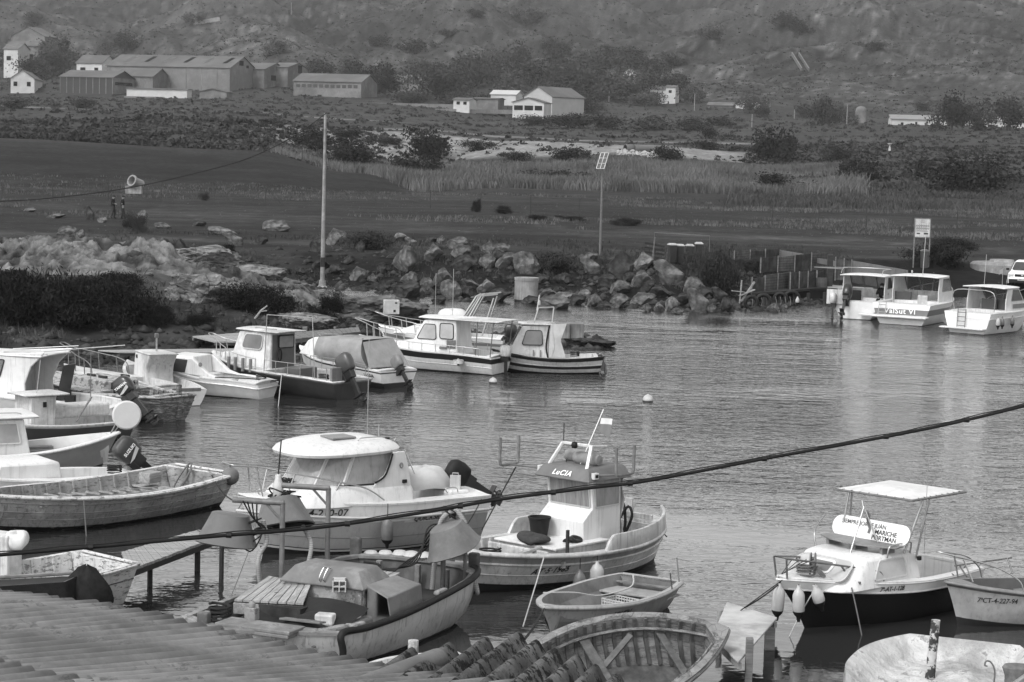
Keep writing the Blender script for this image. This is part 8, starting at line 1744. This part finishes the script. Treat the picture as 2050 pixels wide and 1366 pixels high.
mb=MB(); a=P(1500,612,0);b2=P(1740,606,0); mb.prism([a+Vector((0,2.6,-.5)),b2+Vector((0,2.6,-.5)),b2+Vector((0,2.6,.6)),a+Vector((0,2.6,.6))],(0,.2,0)); tag(mb.build('quay_shade_sheet',SHADOWIN),'black sheet painted as the shade beneath the little quay','wall')  # near-black sheet stands in for the shade under the quay deck
for k,(x,y) in enumerate(((1510,606),(1530,608),(1560,606),(1590,604),(1618,602),(1650,600),(1700,598))):
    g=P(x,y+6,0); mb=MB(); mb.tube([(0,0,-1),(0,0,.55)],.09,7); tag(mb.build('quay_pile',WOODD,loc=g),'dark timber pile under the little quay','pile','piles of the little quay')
for k,(x,y,r_,lb) in enumerate(((1504,606,.30,'leftmost tyre hanging below the quay'),(1528,604,.34,'tyre hanging below the quay, second from the left'),(1562,600,.32,'tyre hanging below the quay, second from the right'),(1585,598,.36,'rightmost tyre hanging below the quay'))):
    g=P(x,y,.32); mb=MB(); mb.tube([(r_*math.cos(a),0,r_*math.sin(a)) for a in [2*math.pi*i/20 for i in range(20)]],.10,8,closed=True); tag(mb.build('tyre',BLACK,smooth=60,loc=g),lb,'tyre')
for k in range(9):
    x=1505+9.5*k; a=P(x,594,.5); ropep([a,a+Vector((.05,-.05,-.3)),a+Vector((.12*math.sin(k*2),-.05,-.6-.2*math.sin(k))),],.018,ROPE,'frayed rope end dangling from the edge of the little quay',group='rope ends hanging from the quay')
mb=MB(); q=P(1570,612,.0); mb.lathe([(.001,-.2),(.16,-.12),(.2,0),(.16,.14),(.001,.2)],n=14); 
fender(P(1597,590,.75),.45,.1,FEND,'small white fender hanging from the edge of the quay',.1)
e=empty('broken_ladder',P(1480,600,.3),.3,'broken pale wooden steps at the left end of the quay','ladder'); mb=MB(); mb.beam((0,0,-.5),(.1,0,1.0),.06,.06); mb.beam((0,0,.2),(.9,.2,.5),.2,.04); mb.beam((.1,0,-.1),(.9,.2,.9),.05,.1); mb.beam((-.4,0,.45),(.3,.1,.38),.2,.04); mb.build('loose_plank',WOODX,e)
# buoys
for (x,y,r_,lb) in((1297,799,.17,'round white mooring buoy floating alone in the middle of the harbour'),(987,762,.14,'small white buoy off the stern of the launch with the awning')):
    g=P(x,y+5,0); e=empty('mooring_buoy',g,0,lb,'buoy'); mb=MB(); mb.lathe([(.001,-r_*.6)]+[(r_*math.sin(a),r_*.35-r_*math.cos(a)*.95) for a in [math.pi*i/10 for i in range(2,10)]]+[(.03,r_*1.35),(.001,r_*1.4)],n=18); mb.build('buoy_body',FEND,e,smooth=60)
    mb=MB(); mb.lathe([(r_*1.02,-.03),(r_*1.04,.0),(r_*1.0,.04)],n=18,cap=False); mb.build('weed_ring',DARK,e)
# small white lamp thing on the terrace, right
g=hit(1781,302,330,480); mb=MB(); mb.lathe([(.25,0),(.2,.6),(.12,.7),(.12,1.0),(.45,1.3),(.45,1.4),(.001,1.45)],n=10); tag(mb.build('white_marker',WHITE2,loc=g),'small white mushroom shaped marker on the right slope','marker')
# car at the right edge
def car():
    g=hit(2016,574,80,200); g=P(2012,578,g.z); e=empty('parked_car',g+Vector((1.5,1.6,-.02)),math.radians(-108),'white compact car with dark bumper parked at the right edge of the quay','car')
    W=.86
    sec=[(-2.0,.45,.95,.74),(-1.95,.35,1.05,.80),(-1.5,.30,1.1,.86),(-.8,.28,1.1,.86),(0,.28,1.06,.86),(.9,.28,1.02,.86),(1.5,.30,.98,.85),(1.85,.32,.90,.80),(2.02,.38,.78,.70)]
    mb=MB(); rows=[]
    for x,zb,zt,w_ in sec: rows.append([Vector((x,y,z)) for y,z in((w_,zb),(w_+.03,(zb+zt)/2),(w_-.02,zt-.08),(w_-.12,zt),(0,zt+.03),(-w_+.12,zt),(-w_+.02,zt-.08),(-w_-.03,(zb+zt)/2),(-w_,zb))])
    mb.grid(rows); mb.f.append(tuple(range(9))[::-1]); mb.f.append(tuple(len(mb.v)-9+k for k in range(9))); mb.m+=[0,0]; mb.build('body',M('car_white',.8,.02,4,rough=.2),e,smooth=50)
    loft(e,[[Vector(p) for p in((.95,.76,1.02),(-1.9,.76,1.05),(-1.9,-.76,1.05),(.95,-.76,1.02))],[Vector(p) for p in((.15,.62,1.50),(-1.55,.64,1.5),(-1.55,-.64,1.5),(.15,-.62,1.50))],[Vector(p) for p in((-.1,.55,1.55),(-1.4,.55,1.55),(-1.4,-.55,1.55),(-.1,-.55,1.55))]],M('car_white',.8,.02,4,rough=.2),'cabin',.06)
    window(e,[(.95,-.72,1.04),(.95,.72,1.04),(.15,.60,1.48),(.15,-.60,1.48)],GLASS,BLACK,(.03,.97,.05,.95),.08,.02,name='windscreen')
    for s_ in(1,-1):
        q=[(.75,s_*.77,1.08),(-1.7,s_*.77,1.08),(-1.5,s_*.66,1.46),(.2,s_*.655,1.46)]
        if s_<0:q=[q[1],q[0],q[3],q[2]]
        window(e,q,GLASS,BLACK,(.03,.97,.05,.95),.08,.02,name='side_window')
        mb=MB(); mb.box((1.93,s_*.62,.80),(.22,.3,.16)); mb.build('headlight',M('headlight',.45,.1,4,rough=.1),e,bevel=.04); mb=MB(); mb.box((.75,s_*.95,1.08),(.12,.18,.12)); mb.build('mirror',BLACK,e,bevel=.03)
        for x in(1.3,-1.25): mb=MB(); rt=Matrix.Rotation(math.pi/2,3,'X'); mb.lathe([(.2,-.1),(.25,-.1),(.33,-.06),(.33,.06),(.25,.1),(.2,.1)],(x,s_*.80,.33),20,rot=rt); w_=mb.build('wheel',BLACK,e,smooth=40); mb=MB(); mb.lathe([(.001,-.02),(.2,-.05),(.2,.08),(.001,.06)],(x,s_*.84,.33),14,rot=rt); mb.build('rim',STEEL,w_)
    mb=MB(); mb.box((2.0,0,.80),(.08,.85,.15)); mb.build('grille',BLACK,e,bevel=.02); mb=MB(); mb.box((1.97,0,.48),(.16,1.5,.22)); mb.build('bumper',BLACK,e,bevel=.03)
    mb=MB(); mb.box((2.055,0,.80),(.02,.13,.08)); mb.build('badge',STEEL,e,bevel=.02); mb=MB(); mb.box((2.06,0,.57),(.02,.5,.11)); pl_=mb.build('number_plate',WHITE2,e); text('5041 LTP',.1,INK,pl_,'lettering',fn=lambda a,b,c:Vector((2.075+c,a,.57+b)))
car()
# fallen branches, driftwood
for (x,y,dx,dz,lb) in((510,640,.5,.5,'forked pale driftwood stick standing on the shingle'),(455,603,1.6,.1,'long dead plank lying below the big rounded boulder')):
    g=hit(x,y,70,140); mb=MB(); mb.tube([(0,0,0),(dx*.5,.05,dz*.6+.05),(dx,.1,dz+.05)],[.05,.04,.03],6); mb.tube([(dx*.4,.04,dz*.5+.05),(dx*1.0,.0,dz*.5+.1)],.025,5); tag(mb.build('driftwood',WOODX,loc=g),lb,'driftwood')
# mooring lines
def ml(a,b2,d,lb,r=.012,m=None): rope(a,b2,d,r,m or ROPE,lb)
ml(CB.w((5.2,0,1.1)),P(395,1062,.6),.25,'mooring line from the cruiser bow to the plank walkway')
ml(CB.w((5.0,.4,.9)),P(462,1195,0),.05,'thin line dropping from the cruiser bow into the water',.010)
ml(WB.w((0,.4,.7)),CB.w((5.3,.1,1.1)),.15,'dark line from the rowing boat stern to the cruiser bow',.014,ROPED)
ml(SB.w((4.7,0,.9)),P(1490,1217,.62),.03,'taut double mooring line from the black boat to the pale platform',.014,ROPED); ml(SB.w((4.72,.05,.95)),P(1483,1222,.62),.0,'second strand of the mooring line at the pale platform',.010,ROPED)
ml(SB.w((4.3,.45,.85)),P(1580,1275,0),-.05,'pale line curving from the black boat foredeck into the water',.010,ROPEL); ml(SB.w((3.75,.75,.8)),SB.w((3.7,1.0,-.1)),-.02,'weedy line hanging straight down the black hull',.013)
ml(DB.w((4.0,0,.62)),E0+Vector((-.2,.3,-.3)),.1,'dark mooring line from the dinghy bow down to the lichened roof',.016,ROPED)
ml(LB.w((.1,.1,.8)),P(1335,1075,.55),.0,'short dark line at the LuCIA stern',.012,ROPED); ml(LB.w((4.4,1.0,.7)),P(1047,1255,.0),.0,'pale line dropping from the LuCIA side to the water',.012,ROPEL)
ml(LB.w((3.7,-1.2,.8)),LB.w((2.85,-1.12,1.95)),.0,'dark stay between the LuCIA rail and her left crutch',.014,ROPED); ml(CB.w((.1,.9,.95)),LB.w((4.8,-.9,.8)),.1,'line between the cruiser stern and LuCIA',.012,ROPED)
ml(RB.w((3.9,-.6,.8)),SB.w((.1,.5,.75)),.1,'slack line between the black boat stern and the right edge boat',.010); ml(A_.w((A_.L,0,.85)),P(292,935,0.2),.1,'chain and rope from the white skiff bow down to the water',.02,ROPED); ml(A_.w((A_.L-.1,-.1,.8)),P(262,925,0),.02,'thin line from the white skiff bow',.010)
ml(B21.w((0,0,.6)),P(1202,748,0),.05,'rope from the striped boat stern into the water',.014,ROPED); ml(B17.w((6,-.4,.9)),P(380,705,.4),.05,'bow line of the dark hulled boat',.012); ml(B19.w((.2,.8,.6)),P(995,742,0),-.03,'line from the awning launch stern quarter to the water',.013,ROPED)
ml(B17.w((2.0,1.05,.7)),Pd(552,860,66),.0,'pale rod like line running down in front of the dark hulled boat',.012,ROPEL)
ml(WB.w((4.55,1.32,.75)),WB.w((4.55,1.42,-.1)),-.0,'rope with knots hanging down the side of the long rowing boat',.014)

# ---------------------------------------------------------------- air
mb=MB(); mb.box((0,1290,150),(3400,2760,306)); hz_o=mb.build('haze',[],fixn=True); tag(hz_o,kind='stuff')
hm_=bpy.data.materials.new('haze'); hm_.use_nodes=True; t=hm_.node_tree; t.nodes.clear(); pv=t.nodes.new('ShaderNodeVolumePrincipled'); oo=t.nodes.new('ShaderNodeOutputMaterial'); pv.inputs['Color'].default_value=(.95,.95,.95,1); pv.inputs['Density'].default_value=.00010; pv.inputs['Anisotropy'].default_value=.2; t.links.new(pv.outputs[0],oo.inputs['Volume']); hz_o.data.materials.append(hm_)
# ================================================================ tidy-up: separate loose pieces of repeated parts
SPLIT=('rib','bench_block','frame_post','strut','window_pillar','rung','ladder_rail','crutch','hull_slot','plank_hatch_board','windscreen_pillar','sunshade_post','channel_wall')
def split(o):
    me=o.data; n=len(me.vertices); par=list(range(n))
    def f(a):
        while par[a]!=a: par[a]=par[par[a]]; a=par[a]
        return a
    for e in me.edges:
        a,b=f(e.vertices[0]),f(e.vertices[1])
        if a!=b: par[a]=b
    groups={}
    for p in me.polygons: groups.setdefault(f(p.vertices[0]),[]).append(p)
    if len(groups)<2:return
    base=o.name.split('.')[0]
    for g in groups.values():
        vm={};vs=[];fs=[]
        for p in g:
            fs.append([vm.setdefault(v,len(vm)) for v in p.vertices])
        vs=[None]*len(vm)
        for k,i in vm.items(): vs[i]=me.vertices[k].co
        m2=bpy.data.meshes.new(base); m2.from_pydata(vs,[],fs)
        for m_ in me.materials: m2.materials.append(m_)
        q=bpy.data.objects.new(base,m2); COL.objects.link(q); q.parent=o.parent; q.location=o.location; q.rotation_euler=o.rotation_euler
    bpy.data.objects.remove(o)
for o in list(bpy.data.objects):
    if o.type=='MESH' and o.name.split('.')[0] in SPLIT and not o.children: split(o)

# labels: tell look-alikes of one label apart by their place from left to right
ORD=['leftmost','second','third','fourth','fifth','sixth','seventh','eighth','ninth','tenth','eleventh','twelfth','thirteenth','fourteenth','fifteenth','sixteenth','seventeenth','eighteenth','nineteenth','twentieth','twenty-first','twenty-second','twenty-third','twenty-fourth','twenty-fifth','twenty-sixth']
gl={}
for o in bpy.data.objects:
    if o.parent is None and 'label' in o: gl.setdefault(o['label'],[]).append(o)
for lb,os_ in gl.items():
    if len(os_)>1:
        os_.sort(key=lambda o:proj(o.location)[0])
        for k,o in enumerate(os_): o['label']=lb+', '+(ORD[k] if k==0 else 'rightmost' if k==len(os_)-1 else (ORD+[str(n)+'th' for n in range(27,200)])[k]+' from left')
